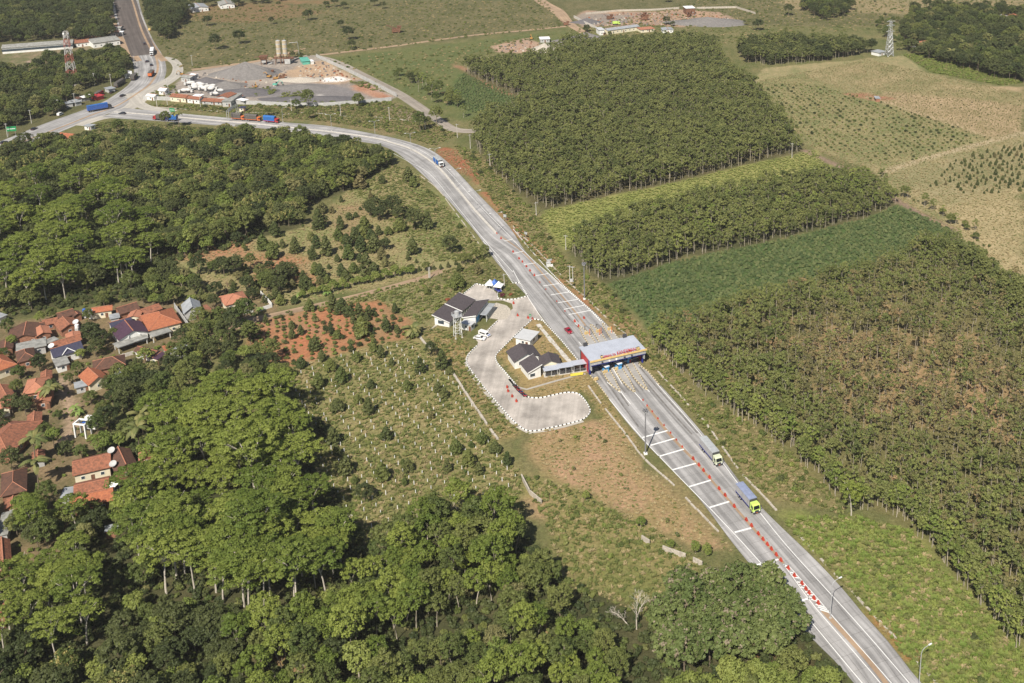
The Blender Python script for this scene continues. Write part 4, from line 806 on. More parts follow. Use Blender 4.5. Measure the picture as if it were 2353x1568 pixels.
# village ------------------------------------------------------------------------
HS = [
 ('long dark brown tiled house at the village edge', (15,786),(95,772),(17,755),3,4.8,'gable','roof_brown','brick_wall'),
 ('short house with a bright orange patch of tiles', (81,774),(119.5,764),(75,757),3.2,4.3,'gable','roof_pink','brick_wall'),
 ('brown tiled house behind the others at the wood', (135,732.5),(174,721),(134,719),3,4.4,'gable','roof_brown','brick_wall'),
 ('mottled orange house with a satellite dish', (138,760),(184,746),(137,737),3,4.6,'gable','roof_mottled','brick_wall'),
 ('narrow orange roof at the back of the village', (208,719),(258,712),(206,709),3,4.2,'gable','roof_orange','cream_wall'),
 ('dark brown house beside the blue drums', (275,722),(322,708),(273,704),3,4.5,'gable','roof_brown','brick_wall'),
 ('small square orange roof on posts', (290,730),(320,728),(287,716),2.8,3.6,'gable','roof_pink','cream_wall'),
 ('low red brown roof behind the big orange house', (333,722),(374,708),(331,706),2.8,3.8,'gable','roof_mottled','brick_wall'),
 ('big bright orange hipped house', (341,760),(417.5,740),(321,725),3.6,6.2,'hip','roof_orange','cream_wall'),
 ('purple roofed house with white gable boards', (272,782),(343,761),(260,754),3.4,5.6,'gable','roof_purple','white_wall'),
 ('dark blue roof behind the purple house', (256,754),(306,740),(250,740),3.2,4.4,'gable','roof_navy','white_wall'),
 ('orange tiled house at the left edge with small porch roof', (-8,854),(40,836),(-8,811),3.4,5.4,'hip','roof_orange','cream_wall'),
 ('dark brown hipped house with a pale ridge', (40,833),(84,822),(37,808),3.4,5.2,'hip','roof_brown','brick_wall'),
 ('wide grey flat roof in the middle of the village', (36,808),(107,793),(40,788),3.3,3.6,'flat','roof_asbestos','grey_wall'),
 ('small grey roof beside the wide grey roof', (109,789),(136,778),(104,780),3,3.2,'flat','roof_asbestos','grey_wall'),
 ('mottled orange roof behind the navy house', (121,801),(189,779),(112,790),3,4.3,'gable','roof_mottled','brick_wall'),
 ('navy roofed house with white gable boards', (122,822),(193,801),(115,803),3.4,5.4,'gable','roof_navy','white_wall'),
 ('grey flat porch roof before the navy house', (128,842),(161,832.5),(120,825),3,3.2,'flat','roof_asbestos','white_wall'),
 ('dark hipped house with pink ridges by the lane', (213,853),(289,837),(228,826),3.4,5.6,'hip','roof_brown','brick_wall'),
 ('orange house with grey lean-to beside the dark hipped house', (203,886),(252,868),(216,850),3.2,5.2,'gable','roof_orange','cream_wall'),
 ('blue grey lean-to roof left of the orange house', (171,892),(204,884),(165,879),2.6,2.8,'flat','roof_tin','grey_wall'),
 ('pale pink hipped roof above the lower pink roof', (51,906),(106,897),(62,873),3.6,5.6,'hip','roof_pink','brick_wall'),
 ('pale pink front roof stepping down to a brick wall', (78,927),(115.7,921),(43.5,903),3,4.2,'gable','roof_pink','brick_wall'),
 ('orange roof at the left edge under the round bush', (-4,922),(37,909),(-4,890),3.2,4.4,'gable','roof_mottled','cream_wall'),
 ('large weathered orange roof with a palm before it', (22,1045),(99,966),(-20,995),3.2,5.8,'hip','roof_mottled','brick_wall'),
 ('long orange roof of the lower village', (166,1093),(256,1072),(161,1058),3.4,5.4,'gable','roof_mottled','cream_wall'),
 ('dark brown wing right of the long orange roof', (264,1088),(318,1070),(247,1046),3.4,5.4,'gable','roof_brown','brick_wall'),
 ('bright orange roof lowest in the village', (160,1172),(261,1148),(155,1142),3.2,5.0,'gable','roof_orange','brick_wall'),
 ('mottled roof between the two long orange roofs', (168,1142),(250,1124),(168,1110),3.0,4.4,'gable','roof_mottled','brick_wall'),
 ('grey tin shed beside the lowest orange roof', (137,1143),(166,1139),(143,1120),2.6,2.8,'flat','roof_tin','grey_wall'),
 ('dark gabled house at the left edge below the palms', (0,1142),(62,1126),(-4,1090),3.4,5.4,'hip','roof_brown','brick_wall'),
 ('pale concrete roof at the left edge', (-8,1232),(18,1226),(-8,1180),3.2,3.4,'flat','roof_asbestos','grey_wall'),
 ('mottled roof at the left edge by the corner grove', (-10,1308),(28,1296),(-10,1248),3.2,4.8,'gable','roof_mottled','brick_wall'),
 ('small grey roof under the trees', (239,1221),(271,1214),(236,1208),2.8,3,'flat','roof_tin','brick_wall'),
 ('long grey roof at the upper left edge of the village', (-4,732),(18,722),(-6,713),3,3.2,'flat','roof_tin','white_wall'),
 ('brown shed between the trees by the dark hipped house', (306,806),(352,818),(318,792),2.8,3.8,'gable','roof_brown','white_wall'),
 ('pinkish hipped villa behind a white fence', (516.6,702),(572,688),(507,680),3.2,5.2,'hip','roof_pink','cream_wall'),
 ('purple brown roof by the drive', (338,822),(362,826),(334,803),2.8,3.2,'gable','roof_purple','cream_wall'),
 ('brown lean-to left of the blue tank', (168,728),(190,721),(167,717),2.6,3.4,'gable','roof_brown','brick_wall'),
 ('rusty roof wedged behind the mottled orange house', (98,748),(134,740),(98,735),2.6,3.6,'gable','roof_mottled','brick_wall'),
 ('small brown roof at the wood edge above the long dark house', (70,756),(104,748),(70,745),2.6,3.4,'gable','roof_brown','grey_wall'),
 ('small orange lean-to below the satellite dish house', (152,782),(187,774),(150,767),2.5,3.2,'gable','roof_pink','cream_wall'),
 ('pale tin roof between dark and orange houses', (252,733),(276,728),(250,722),2.6,2.8,'flat','roof_tin','grey_wall'),
 ('rust roof right of the small square roof', (322,741),(340,737),(318,730),2.6,3.2,'gable','roof_mottled','brick_wall'),
 ('brown roof at the left edge below the wide grey roof', (-6,806),(30,799),(-8,786),2.8,3.8,'gable','roof_brown','brick_wall'),
 ('brown yard roof right of the new grey house', (470,726),(496,718),(462,702),2.2,2.4,'flat','roof_rust','brick_wall'),
 ('orange roof behind the hipped pink roof', (92,872),(120,866),(90,856),2.6,3.4,'gable','roof_mottled','brick_wall'),
 ('small orange house at the left edge, second from the pink roofs', (-6,944),(24,938),(-6,922),2.8,3.8,'gable','roof_pink','cream_wall'),
 ('weathered roof left of the lane end', (60,976),(96,968),(58,954),2.6,3.6,'gable','roof_mottled','brick_wall'),
 ('small mottled roof under the palms', (72,1062),(104,1054),(70,1040),2.6,3.6,'gable','roof_mottled','grey_wall'),
 ('orange wing at the far end of the dark brown wing', (318,1058),(352,1050),(318,1040),2.6,3.4,'gable','roof_pink','brick_wall'),
 ('small brown roof below the left gabled house', (6,1172),(44,1164),(4,1150),2.8,3.8,'gable','roof_mottled','brick_wall'),
 ('pale roof half hidden right of the orange house', (262,872),(292,864),(258,856),2.6,2.8,'flat','roof_tin','white_wall'),
 ('grey roof in the trees right of the lane', (405,812),(440,800),(400,796),2.6,2.8,'flat','roof_tin','white_wall'),
 ('orange canopy in the trees below the new house', (378,806),(400,800),(374,794),2.4,2.6,'flat','roof_orange','grey_wall'),
 ('long dark roof at the left edge beneath the wood', (-8,1424),(12,1420),(-8,1390),3,4,'gable','roof_mottled','brick_wall'),
]
for lb, a, b_, c_, e, r_, k, rm, wm in HS: house(lb, a, b_, c_, e, r_, k, rm, wm, trim=.5 if 'gable boards' in lb else None, group='houses of the village')
house('new grey gabled house with bare walls', (421,721),(464.8,712),(408,701),3.6,6.0,'gable','roof_tin','grey_wall','y',cap='roof_tin')
house('grey porch roof of the purple house', (270,799),(341,774),(266,786),2.7,2.9,'flat','roof_asbestos','white_wall',name='porch',cat='porch',open_=True)
house('grey porch roof with white balcony before the big orange house', (349,774),(394,760),(345,762),2.8,3,'flat','roof_asbestos','white_wall',name='porch',cat='porch',open_=True)
def balcony():
    p = G(258, 1140); t = thing('balcony', 'white balcony frame beside the mottled roof', 'balcony', (p.x, p.y, 0), -.1)
    for z in (.2, 3.0): MB().box((0, 0, z), (2.2, 5.5, .25)).build('slab', 'white_paint', t)
    for x in (-.95, .95):
        for y in (-2.5, 0, 2.5): MB().box((x, y, 1.6), (.25, .25, 2.9)).build('post', 'white_paint', t)
    for k in range(4): MB().box((0, -2.2 + 1.4 * k, 3.25), (2.2, .2, .25)).build('rail', 'white_paint', t)
balcony()
def frame_tower():
    p = G(193, 1000); t = thing('concrete_frame', 'white concrete frame with blue sheet beside the lane', 'building frame', p, -.18)
    for x in (-1.9, 1.9):
        for y in (-1.4, 1.4): MB().box((x, y, 2.4), (.45, .45, 4.8)).build('post', 'white_paint', t)
    for y in (-1.4, 1.4): MB().box((0, y, 4.95), (4.3, .5, .4)).build('beam', 'white_paint', t)
    for x in (-1.9, 1.9): MB().box((x, 0, 4.95), (.5, 2.3, .4)).build('beam', 'white_paint', t)
    MB().box((-.2, 2.6, 3.4), (3.2, 1.9, .15)).build('sheet', 'blue_paint', t); MB().box((-.2, 4.2, 2.2), (3.4, 1.4, 4.4)).build('wall', 'white_wall', t)
frame_tower()
def dish(V, z, lb, m='grey_wall', r=1.1):
    p = G(*V, z); t = thing('satellite_dish', lb, 'satellite dish', (p.x, p.y, z), 0, 'dishes on the village roofs'); mb = MB(); n_ = 14; tilt = Matrix.Rotation(.5, 3, 'X')
    rings = [(0, 0)] + [(r * k / 3, .3 * (k / 3) ** 2) for k in (1, 2, 3)]; V_ = [tilt @ Vector((0, 0, .5))]
    for rr_, zz in rings[1:]: V_ += [tilt @ Vector((math.cos(6.283 * i / n_) * rr_, math.sin(6.283 * i / n_) * rr_, .5 + zz)) for i in range(n_)]
    F_ = [(0, 1 + i, 1 + (i + 1) % n_) for i in range(n_)]
    for k in range(2): F_ += [(1 + k * n_ + i, 1 + (k + 1) * n_ + i, 1 + (k + 1) * n_ + (i + 1) % n_, 1 + k * n_ + (i + 1) % n_) for i in range(n_)]
    mb.add(V_, F_); mb.build('dish', m, t); MB().tube((0, 0, -.6), (0, 0, .55), .06, n=5).build('mast', 'dark_metal', t)
dish((257, 1036), 5.4, 'upper grey dish on the long orange roof'); dish((261, 1067), 4.6, 'lower grey dish on the long orange roof'); dish((175, 741), 4.6, 'white dish on the mottled orange house', 'roof_white'); dish((119, 796), 4.2, 'white dish beside the navy roof', 'roof_white')
def tank(V, z, lb, m):
    p = G(*V, z); t = thing('water_tank', lb, 'water tank', (p.x, p.y, z)); MB().tube((0, 0, .0), (0, 0, 1.2), .75, n=12).tube((0, 0, 1.2), (0, 0, 1.5), .75, .25, n=12).build('tank', m, t)
    MB().box((0, 0, -1.2), (1.3, 1.3, 2.4)).build('stand', 'grey_wall', t)
tank((194, 716), 2.6, 'blue water tank left of the white tank', 'blue_paint'); tank((209, 718), 2.6, 'white water tank behind the big dark tree', 'tent_white'); tank((177, 752), 3.4, 'pale tank on a white column in the village', 'tent_white')
def wall(V, h, lb, m='white_wall', th_=.2, name='garden_wall', cat='wall', pier=3.5, kind=None, P=None):
    P = gpoly(V) if P is None else np.asarray(P); o = P[0]; t = thing(name, lb, cat, (o[0], o[1], 0))
    if kind: t['kind'] = kind
    for i in range(len(P) - 1):
        a, b_ = P[i] - o, P[i + 1] - o; L = math.hypot(*(b_ - a)); MB().box(((a[0] + b_[0]) / 2, (a[1] + b_[1]) / 2, h / 2), (L, th_, h), math.atan2(b_[1] - a[1], b_[0] - a[0])).build('panel', m, t)
        if pier:
            for q in np.linspace(a, b_, max(2, int(L / pier) + 1))[:-1]: MB().box((q[0], q[1], h / 2 + .1), (.34, .34, h + .2), math.atan2(b_[1] - a[1], b_[0] - a[0])).build('pier', m, t)
    return t
wall([(600,677),(624.5,703)], 1.6, 'white side wall of the villa yard'); wall([(599,714),(625.4,705)], 1.5, 'white front wall at the corner of the villa yard'); wall([(536,729),(563,721),(581.5,716)], 1.4, 'white front wall before the villa'); wall([(434,757),(484,744)], 1.4, 'white yard wall below the new grey house'); wall([(402,708),(436,756)], 2.2, 'tall grey boundary wall beside the new grey house', 'grey_wall')
wall([(255,829),(312,812)], 1.4, 'low pale wall along the lane', 'concrete_pale')
# ------------------------------------------------------------------ road markings, kerbs, barriers
def line(name, V, w, m='white_paint', z=.052, parent=None, dash=None, smooth_=True, world=False):
    P = np.asarray(V) if world else gpoly(V); P = resample(smooth(P) if smooth_ and len(P) > 2 else P, 3.0); t_ = tangents(P); nn = np.c_[-t_[:, 1], t_[:, 0]] * w / 2
    mb = MB()
    for i in range(len(P) - 1):
        if dash and i % 2: continue
        a, b_, c_, d_ = P[i] - nn[i], P[i] + nn[i], P[i + 1] + nn[i + 1], P[i + 1] - nn[i + 1]; mb.add([(*a, z), (*d_, z), (*c_, z), (*b_, z)], [(0, 1, 2, 3)])
    me = mb.mesh(name, m)
    if me.polygons and me.polygons[0].normal.z < 0: me.flip_normals()
    return link(name, me, parent, kind=None if parent else 'structure')
z3 = lambda x, y: (1178.5 + x * .2507, 782 + y * .2507)
z7 = lambda x, y: (1178.5 + x * .2507, 388.9 + y * .2507)
z7b = lambda x, y: (1178.5 + x * .2507, 1175 + y * .2507)
z8 = lambda x, y: (1763 + x * .2507, 1175 + y * .2507)
z6 = lambda x, y: (589.3 + x * .25065, 388.9 + y * .25065)
TA, TB = TOLL_A, TOLL_B
line('edge_line', [(2200,1700),(2086,1566),(1961,1422),(1800,1245),(1695,1110),(1668,1074),(1610,998),(1508,880)], .2, parent=TA)
line('edge_line', [(2120,1660),(2045,1566),(1923.5,1428),(1876,1372),(1812,1300)], .2, parent=TA); line('edge_line', [(2095,1660),(2020,1566),(1906,1434),(1863,1383),(1800,1296)], .2, parent=TA)
line('edge_line', [(2060,1660),(1978,1566),(1854,1417),(1780,1330),(1706,1247),(1638,1175),(1582,1118),(1543,1078),(1514,1048),(1474,1005),(1404,922),(1386,897)], .22, parent=TA)
line('edge_line', [z7(0,645), z7(100,750), z7(215,858), z7(330,955), z7(425,1045), z7(510,1120), z7(595,1190), z7(710,1295), z7(800,1390)], .2, parent=TB); line('edge_line', [z7(0,925), z7(130,1160), z7(280,1385), z7(430,1550)], .24, parent=TB)
line('edge_line', [(900,350),(940,372),(987.8,400),(1058,484),(1116,555),(1178,625)], .2, parent=TB); line('edge_line', [(640,283),(860,315),(940,333),(1000,367),(1034,398),(1090,459),(1178.6,550)], .2, parent=TB)
line('centre_line', [(1486,932),(1540,1000),(1592,1054)], 1.0, 'track_dirt', .048, TA); line('centre_line', [(1592,1054),(1687,1164),(1764,1252),(1800,1294)], .8, 'track_dirt', .048, TA); line('dirt_strip', [(1890,1402),(1981,1501),(2033,1566),(2150,1716)], 1.3, 'track_dirt', .048, TA)
line('centre_line', [(1150,542),(1201,579),(1250,633),(1277,664),(1320,715),(1345,748)], .7, 'track_dirt', .048, TB)
for f, lst in ((z3, [(1180,890,1415,825),(1260,960,1480,897),(1335,1062,1565,995),(1460,1185,1675,1125),(1610,1340,1810,1280),(1800,1530,1980,1475)]), (z7b, [(2030,190,2180,150)]), (z8, [(-120,495,100,437),(240,838,378,795)])):
    for a, b_, c_, d_ in lst: line('stop_bar', [f(a, b_), f(c_, d_)], .62, parent=TA, smooth_=False)
for a, b_, c_, d_ in [(0,770,100,748),(100,873,215,855),(195,975,330,953),(275,1068,425,1045),(345,1150,512,1123),(410,1222,595,1190),(465,1282,650,1245),(508,1330,705,1292),(-80,655,0,640)]: line('stop_bar', [z7(a, b_), z7(c_, d_)], .42, parent=TB, smooth_=False)
hl, hr = resample(gpoly([z8(150,490), z8(330,720), z8(560,990)]), 1.0), resample(gpoly([z8(175,480), z8(400,740), z8(640,1005)]), 1.0)
for k in range(15):
    t0 = (k + .5) / 17; a = hl[int(t0 * (len(hl) - 1))]; b_ = hr[int(min(1, t0 + .02) * (len(hr) - 1))]; line('chevron', [a, b_], .42, parent=TA, smooth_=False, world=True)
for pts in ([Z_L(140,0), Z_L(270,90), Z_L(420,200)], [Z_L(640,75), Z_L(720,135)], [Z_L(250,495), Z_L(320,580)], [Z_L(600,395), Z_L(660,460)], [Z_L(890,335), Z_L(960,405)]): line('lane_line', pts, .22, parent=TB, smooth_=False)
for pts in ([z3(905,335), z3(1010,500), z3(1075,580)], [z3(860,380), z3(985,480)], [z3(1000,340), z3(1110,470), z3(1180,550)], [z3(1080,225), z3(1180,385), z3(1250,470)], [z3(900,230), z3(1000,400)]): line('lane_line', pts, .24, parent=TA)
for a, b_ in zip(ISL[:-1], ISL[1:]):
    k = min(len(a), len(b_)); m_ = (a[np.linspace(0, len(a) - 1, 40).astype(int)] + b_[np.linspace(0, len(b_) - 1, 40).astype(int)]) / 2
    for sgn in (-.85, .85): tg = tangents(m_); line('tyre_track', m_ + np.c_[-tg[:, 1], tg[:, 0]] * sgn, .55, 'tyre_dark', .046, TA, world=True)
for pts in ([z3(800,300), z3(900,440), z3(1010,600), z3(1150,790)], [z3(840,300), z3(950,440), z3(1060,600)], [z3(1110,250), z3(1260,430), z3(1440,640), z3(1640,860)], [z3(1160,240), z3(1310,420), z3(1490,620), z3(1690,850)], [z3(1020,320), z3(1120,460)]): line('tyre_track', pts, .6, 'tyre_dark', .045, TA)
for pts in ([z7(600,1400), z7(500,1270), z7(380,1130), z7(250,980)], [z7(640,1490), z7(480,1330), z7(330,1150), z7(150,930)], [z7(560,1500), z7(430,1330), z7(280,1130)]): line('tyre_track', pts, .5, 'tyre_dark', .045, TB)
# raised pale median along the bend
mp = resample(smooth(gpoly([q for q in MED if q[0] <= 1150][0:] )), 4.0); mt = tangents(mp); mn = np.c_[-mt[:, 1], mt[:, 0]] * .55
mroot = bpy.data.objects.new('median_barrier', None); C.objects.link(mroot); mroot['kind'] = 'structure'
for i in range(len(mp) - 1):
    q = [mp[i] - mn[i], mp[i + 1] - mn[i + 1], mp[i + 1] + mn[i + 1], mp[i] + mn[i]]; MB().prism([tuple(p) for p in q], .041, .3).build('barrier_block', 'concrete_pale', mroot)
kerb(gpoly([z7(0,548), z7(110,680), z7(240,832), z7(330,930), z7(480,1085), z7(610,1200), z7(730,1310), z7(830,1410), z7(950,1530)])); kerb(gpoly([z6(2075,655), z6(2180,790), z6(2260,910), z6(2351,1045), z7(60,1040), z7(128,1150)])); KO = gpoly(KERB_OUT); kerb(KO[:len(KO) // 2 + 1]); kerb(KO[len(KO) // 2:]); road_c('kerb_strip', [(1098,796),(1083,806),(1071,822),(1071,840),(1087,865),(1117,904),(1147,939),(1178,972),(1206,992),(1232,993.5),(1262,987),(1302,978),(1340,967)], 1.1, 'road_pale', .025); kerb(gpoly([(1064,676),(1079,664),(1093,652),(1118,657)])); kerb(gpoly([(1150,662),(1143,674),(1143,685),(1160,688.5),(1185,687),(1212,680)])); kerb(gpoly([(1246,736),(1290,783),(1336,838)])); kerb(gpoly([(1143,738),(1128,752),(1117,766)])); kerb(gpoly([(1203,752),(1224,733),(1246,736)]))
MB_ = MB().box((0, 0, .12), (1.15, .75, .24)).box((0, 0, .62), (.95, .5, .8), taper=.62); bar_me = MB_.mesh('shell', 'barrier_red'); bar_top = MB().box((0, 0, 1.06), (.4, .2, .1)).mesh('grip', 'barrier_red')
first = [None]
def barrier(V, place, grp, s=1.0, rz=None):
    p = G(*V); k = sta_of((p.x, p.y)); d = nrm[min(k, NS - 1)]; rz = math.atan2(d[0], -d[1]) if rz is None else rz
    if first[0] is None:
        t = thing('road_barrier', '', 'barrier', (p.x, p.y, .045), rz); link('shell', bar_me, t); link('grip', bar_top, t); first[0] = t; t.scale = (s, s, s); t['label'] = place; t['group'] = grp; return t
    return dup(first[0], (p.x, p.y, .045), rz, place, grp, s)
near = [z3(1650,1087), z3(1703,1145), z3(1745,1195), z3(1800,1258), z3(1888,1362), z3(1943,1422), z3(2027,1523), z7b(2137,80), z7b(2185,133), z7b(2247,208), z7b(2290,258), z7b(2330,305)] + [z8(x, y) for x, y in ((36,347),(80,400),(123,450),(190,522),(247,590),(315,663),(352,713),(382,750),(425,798),(465,842))]
for i, q in enumerate(near): barrier(q, 'red plastic barrier in the line dividing the lanes before the toll gate' if i < 12 else 'red plastic barrier standing on the white hatching at the median tip', 'red barriers along the lane divide', .9)
for q in [(1190,548),(1228,598),(1275,653),(1327,716),(1383,778),(1443,848),(1497,912),(1550,975)]: barrier(z3(*q), 'small red barrier in the row just below the toll gate', 'small barriers below the gate', .55)
for q in [(0,757),(55,820),(85,850),(122,892),(155,930),(195,973)]: barrier(z7(*q), 'red barrier in the row on the road beyond the toll gate', 'red barriers beyond the gate', .85)
for q in [(245,1035),(300,1100),(400,1210),(475,1300)]: barrier(z7(*q), 'small faded barrier in the row on the road beyond the toll gate', 'small barriers beyond the gate', .5)
for q in [z6(2200,590), z6(2240,635)]: barrier(q, 'red barrier at the end of the raised median', 'barriers at the median end', .8)
for q, lb in (((1189,725),'red barrier at the tip of the round grass island'), ((1213,730.5),'left one of two red barriers by the green sign'), ((1223,733.5),'right one of two red barriers by the green sign'), ((1179.5,697),'small red barrier at the forecourt entrance'), ((1165,890),'red barrier at the upper end of the motorbike bay'), ((1167,899),'red barrier outside the motorbikes, second from above'), ((1176.4,911),'red barrier outside the motorbikes, third from above'), ((1186,922),'lowest red barrier outside the motorbike bay'), (z7(565,1395),'red barrier on the nose of the left toll island'), (z7(600,1440),'red barrier beside the left toll island'), (z7(650,1365),'red barrier on the nose of the middle toll island')): barrier(q, lb, 'loose red barriers', .9)

# ------------------------------------------------------------------ vehicles
def wheel(t, x, y, r, w=.28):
    k = link('wheel', MB().tube((0, -w / 2, 0), (0, w / 2, 0), r, n=12).mesh('wheel', 'rubber'), t, (x, y, r)); link('rim', MB().tube((0, -w / 2 - .02, 0), (0, w / 2 + .02, 0), r * .5, n=8).mesh('rim', 'steel'), k)
def place2(rear, front, side=1, half=1.25):
    """base point and heading from two ground points along the near side of a vehicle"""
    a, b_ = G(*rear), G(*front); v = b_ - a; L = v.length; v /= L; n_ = Vector((v.y, -v.x, 0))
    if n_.y < 0: n_ = -n_
    return a + v * L / 2 + n_ * half, math.atan2(v.y, v.x), L
def truck(label, rear, front, cabm, cargo='cargo_grey', top='cargo_tarp', lower='navy_paint', H=3.75, L=None, tank=False, bulge=0.0, group=None):
    c_, rz, L0 = place2(rear, front); L = L or L0; t = thing('truck', label, 'truck', (c_.x, c_.y, .045), rz, group); cl = 2.1; W = 2.45; x0, x1 = -L / 2, L / 2 - cl - .25
    MB().box(((x0 + x1) / 2 + .8, 0, .85), (L - 1.2, 1.0, .3)).build('chassis', 'dark_metal', t)
    bx = MB().box(((x0 + x1) / 2, 0, (1.15 + H - .15) / 2 + 0), (x1 - x0, W, H - 1.3)).build('cargo_box', cargo, t)
    m = MB(); n_ = int((x1 - x0) / .55)
    for k in range(n_ + 1):
        x = x0 + .1 + (x1 - x0 - .2) * k / n_
        for y in (-W / 2 - .03, W / 2 + .03): m.box((x, y, (1.3 + H) / 2 - .1), (.09, .06, H - 1.5))
    tag(m.build('rib', cargo, bx), kind='stuff')
    for y in (-W / 2 - .05, W / 2 + .05): MB().box(((x0 + x1) / 2, y, 1.22), (x1 - x0 + .04, .08, .3)).build('side_rail', lower, t)
    MB().extrude_y([(-0, 0)], 0, 0) if False else None
    q = [(-W / 2 - .06, 0), (W / 2 + .06, 0), (W / 2 + .06, .12), (W / 4, .2 + bulge), (-W / 4, .2 + bulge), (-W / 2 - .06, .12)]; tp = MB(); n2 = len(q); V = [(x0 - .04, y, H - .16 + z) for y, z in q] + [(x1 + .04, y, H - .16 + z) for y, z in q]; tp.add(V, [tuple(range(n2 - 1, -1, -1)), tuple(range(n2, 2 * n2))] + [(i, (i + 1) % n2, n2 + (i + 1) % n2, n2 + i) for i in range(n2)]); tp.build('tarp', top, t)
    MB().box((x1 + .14, 0, 2.3), (.1, W, 2.7)).build('headboard', 'dark_metal', t)
    cx = L / 2 - cl
    cb = MB().extrude_y([(cx, .75), (cx + cl - .02, .75), (cx + cl, 1.55), (cx + cl - .32, 2.75), (cx + cl - .75, 2.95), (cx, 2.95)], -1.15, 1.15).build('cab', cabm, t)
    ws = MB(); ws.add([(cx + cl + .02, -.98, 1.65), (cx + cl + .02, .98, 1.65), (cx + cl - .27, .9, 2.65), (cx + cl - .27, -.9, 2.65), (cx + cl - .06, -.98, 1.65), (cx + cl - .06, .98, 1.65), (cx + cl - .35, .9, 2.65), (cx + cl - .35, -.9, 2.65)], [(0, 1, 2, 3), (0, 4, 5, 1), (1, 5, 6, 2), (2, 6, 7, 3), (3, 7, 4, 0), (7, 6, 5, 4)]); ws.build('windscreen', 'dark_glass', t)
    for y in (-1.165, 1.165): MB().box((cx + cl * .58, y, 2.1), (.95, .04, .75)).build('side_window', 'dark_glass', t)
    MB().box((cx + cl - .02, 0, .62), (.3, 2.3, .5)).build('bumper', 'dark_metal', t); MB().box((cx + cl + .02, 0, 1.15), (.06, 1.3, .4)).build('grille', 'dark_metal', t); MB().box((cx + cl + .16, 0, .62), (.04, .5, .18)).build('number_plate', 'orange_paint', t)
    for y in (-.9, .9): MB().box((cx + cl + .02, y, .98), (.08, .36, .24)).build('headlight', 'lamp_white', t)
    for y in (-1.45, 1.45): mm = MB().box((cx + cl - .15, y, 2.2), (.1, .3, .5)); mm.tube((cx + cl - .3, y * .8, 2.5), (cx + cl - .15, y, 2.4), .03, n=4); mm.build('mirror', 'dark_metal', t)
    for x in (L / 2 - 1.3, x0 + 1.6, x0 + 2.8):
        for y in (-1.05, 1.05): wheel(t, x, y, .52)
    for y in (-1.1, 1.1): MB().box((x0 - .02, y, 1.05), (.08, .22, .2)).build('tail_light', 'red_paint', t)
    return t
zM = lambda x, y: (1561.6 + x * .14282, 978.2 + y * .14282)
truck('grey covered truck with pale green cab driving below the toll gate', (1606,1028), (1643.5,1073.5), 'pale_cab', L=11.4)
truck('blue grey covered truck with lime green cab behind the red barriers', (1690.5,1137), (1728,1182), 'lime_cab', 'cargo_grey', 'cargo_blue_tarp', 'navy_paint', L=10.6)
truck('blue covered truck with white cab on the bend', (992.5,370.5), (1013,388.5), 'white_car', 'blue_tarp', 'cargo_tarp', 'blue_paint', L=10.5)
for lb, a, b_, cm, cg, tp in (('first of two orange trucks with dark tarps, under the gantry sign', (531,275), (560,277.5), 'orange_paint', 'grey_tarp', 'grey_tarp'), ('second orange truck with dark tarp, between gantry and blue truck', (562,277.5), (597,280), 'orange_paint', 'grey_tarp', 'grey_tarp'), ('blue tarped truck with dark red cab leading the two orange trucks', (605,281), (638,284), 'red_paint', 'blue_tarp', 'blue_tarp')): truck(lb, a, b_, cm, cg, tp, cm, 3.9, bulge=.5, group='trucks climbing toward the toll gate')
truck('red truck with grey tarp beside the palm', (378,278), (351,276), 'red_paint', 'grey_tarp', 'grey_tarp', 'dark_metal', 3.6, bulge=.4); truck('truck with bright blue tarp following the red truck', (405,279.5), (380,278.5), 'navy_paint', 'blue_tarp', 'blue_tarp', 'dark_metal', 3.6, bulge=.4)
truck('long bright blue semi trailer turning at the junction', (203,259), (258,249), 'dark_metal', 'blue_paint', 'blue_tarp', 'dark_metal', 4.4)
truck('green tarped truck on the highway curve', (262,202), (281,190), 'dark_metal', 'grey_tarp', 'grey_tarp', 'dark_metal', 3.6, bulge=.4); truck('yellow green truck beside the roadside kiosk', (300,186), (309,176), 'lime_cab', 'grey_tarp', 'grey_tarp', 'dark_metal', 3.4); truck('orange truck in the inner lane of the highway curve', (340,178), (347,169), 'orange_paint', 'orange_paint', 'grey_tarp', 'dark_metal', 3.4); truck('white box truck arriving on the highway', (346.5,118), (344.5,129), 'white_car', 'tent_white', 'tent_white', 'dark_metal', 3.6); truck('dark red truck parked at the roadside stalls', (222,226), (240,216), 'red_paint', 'red_paint', 'grey_tarp', 'dark_metal', 3.4)
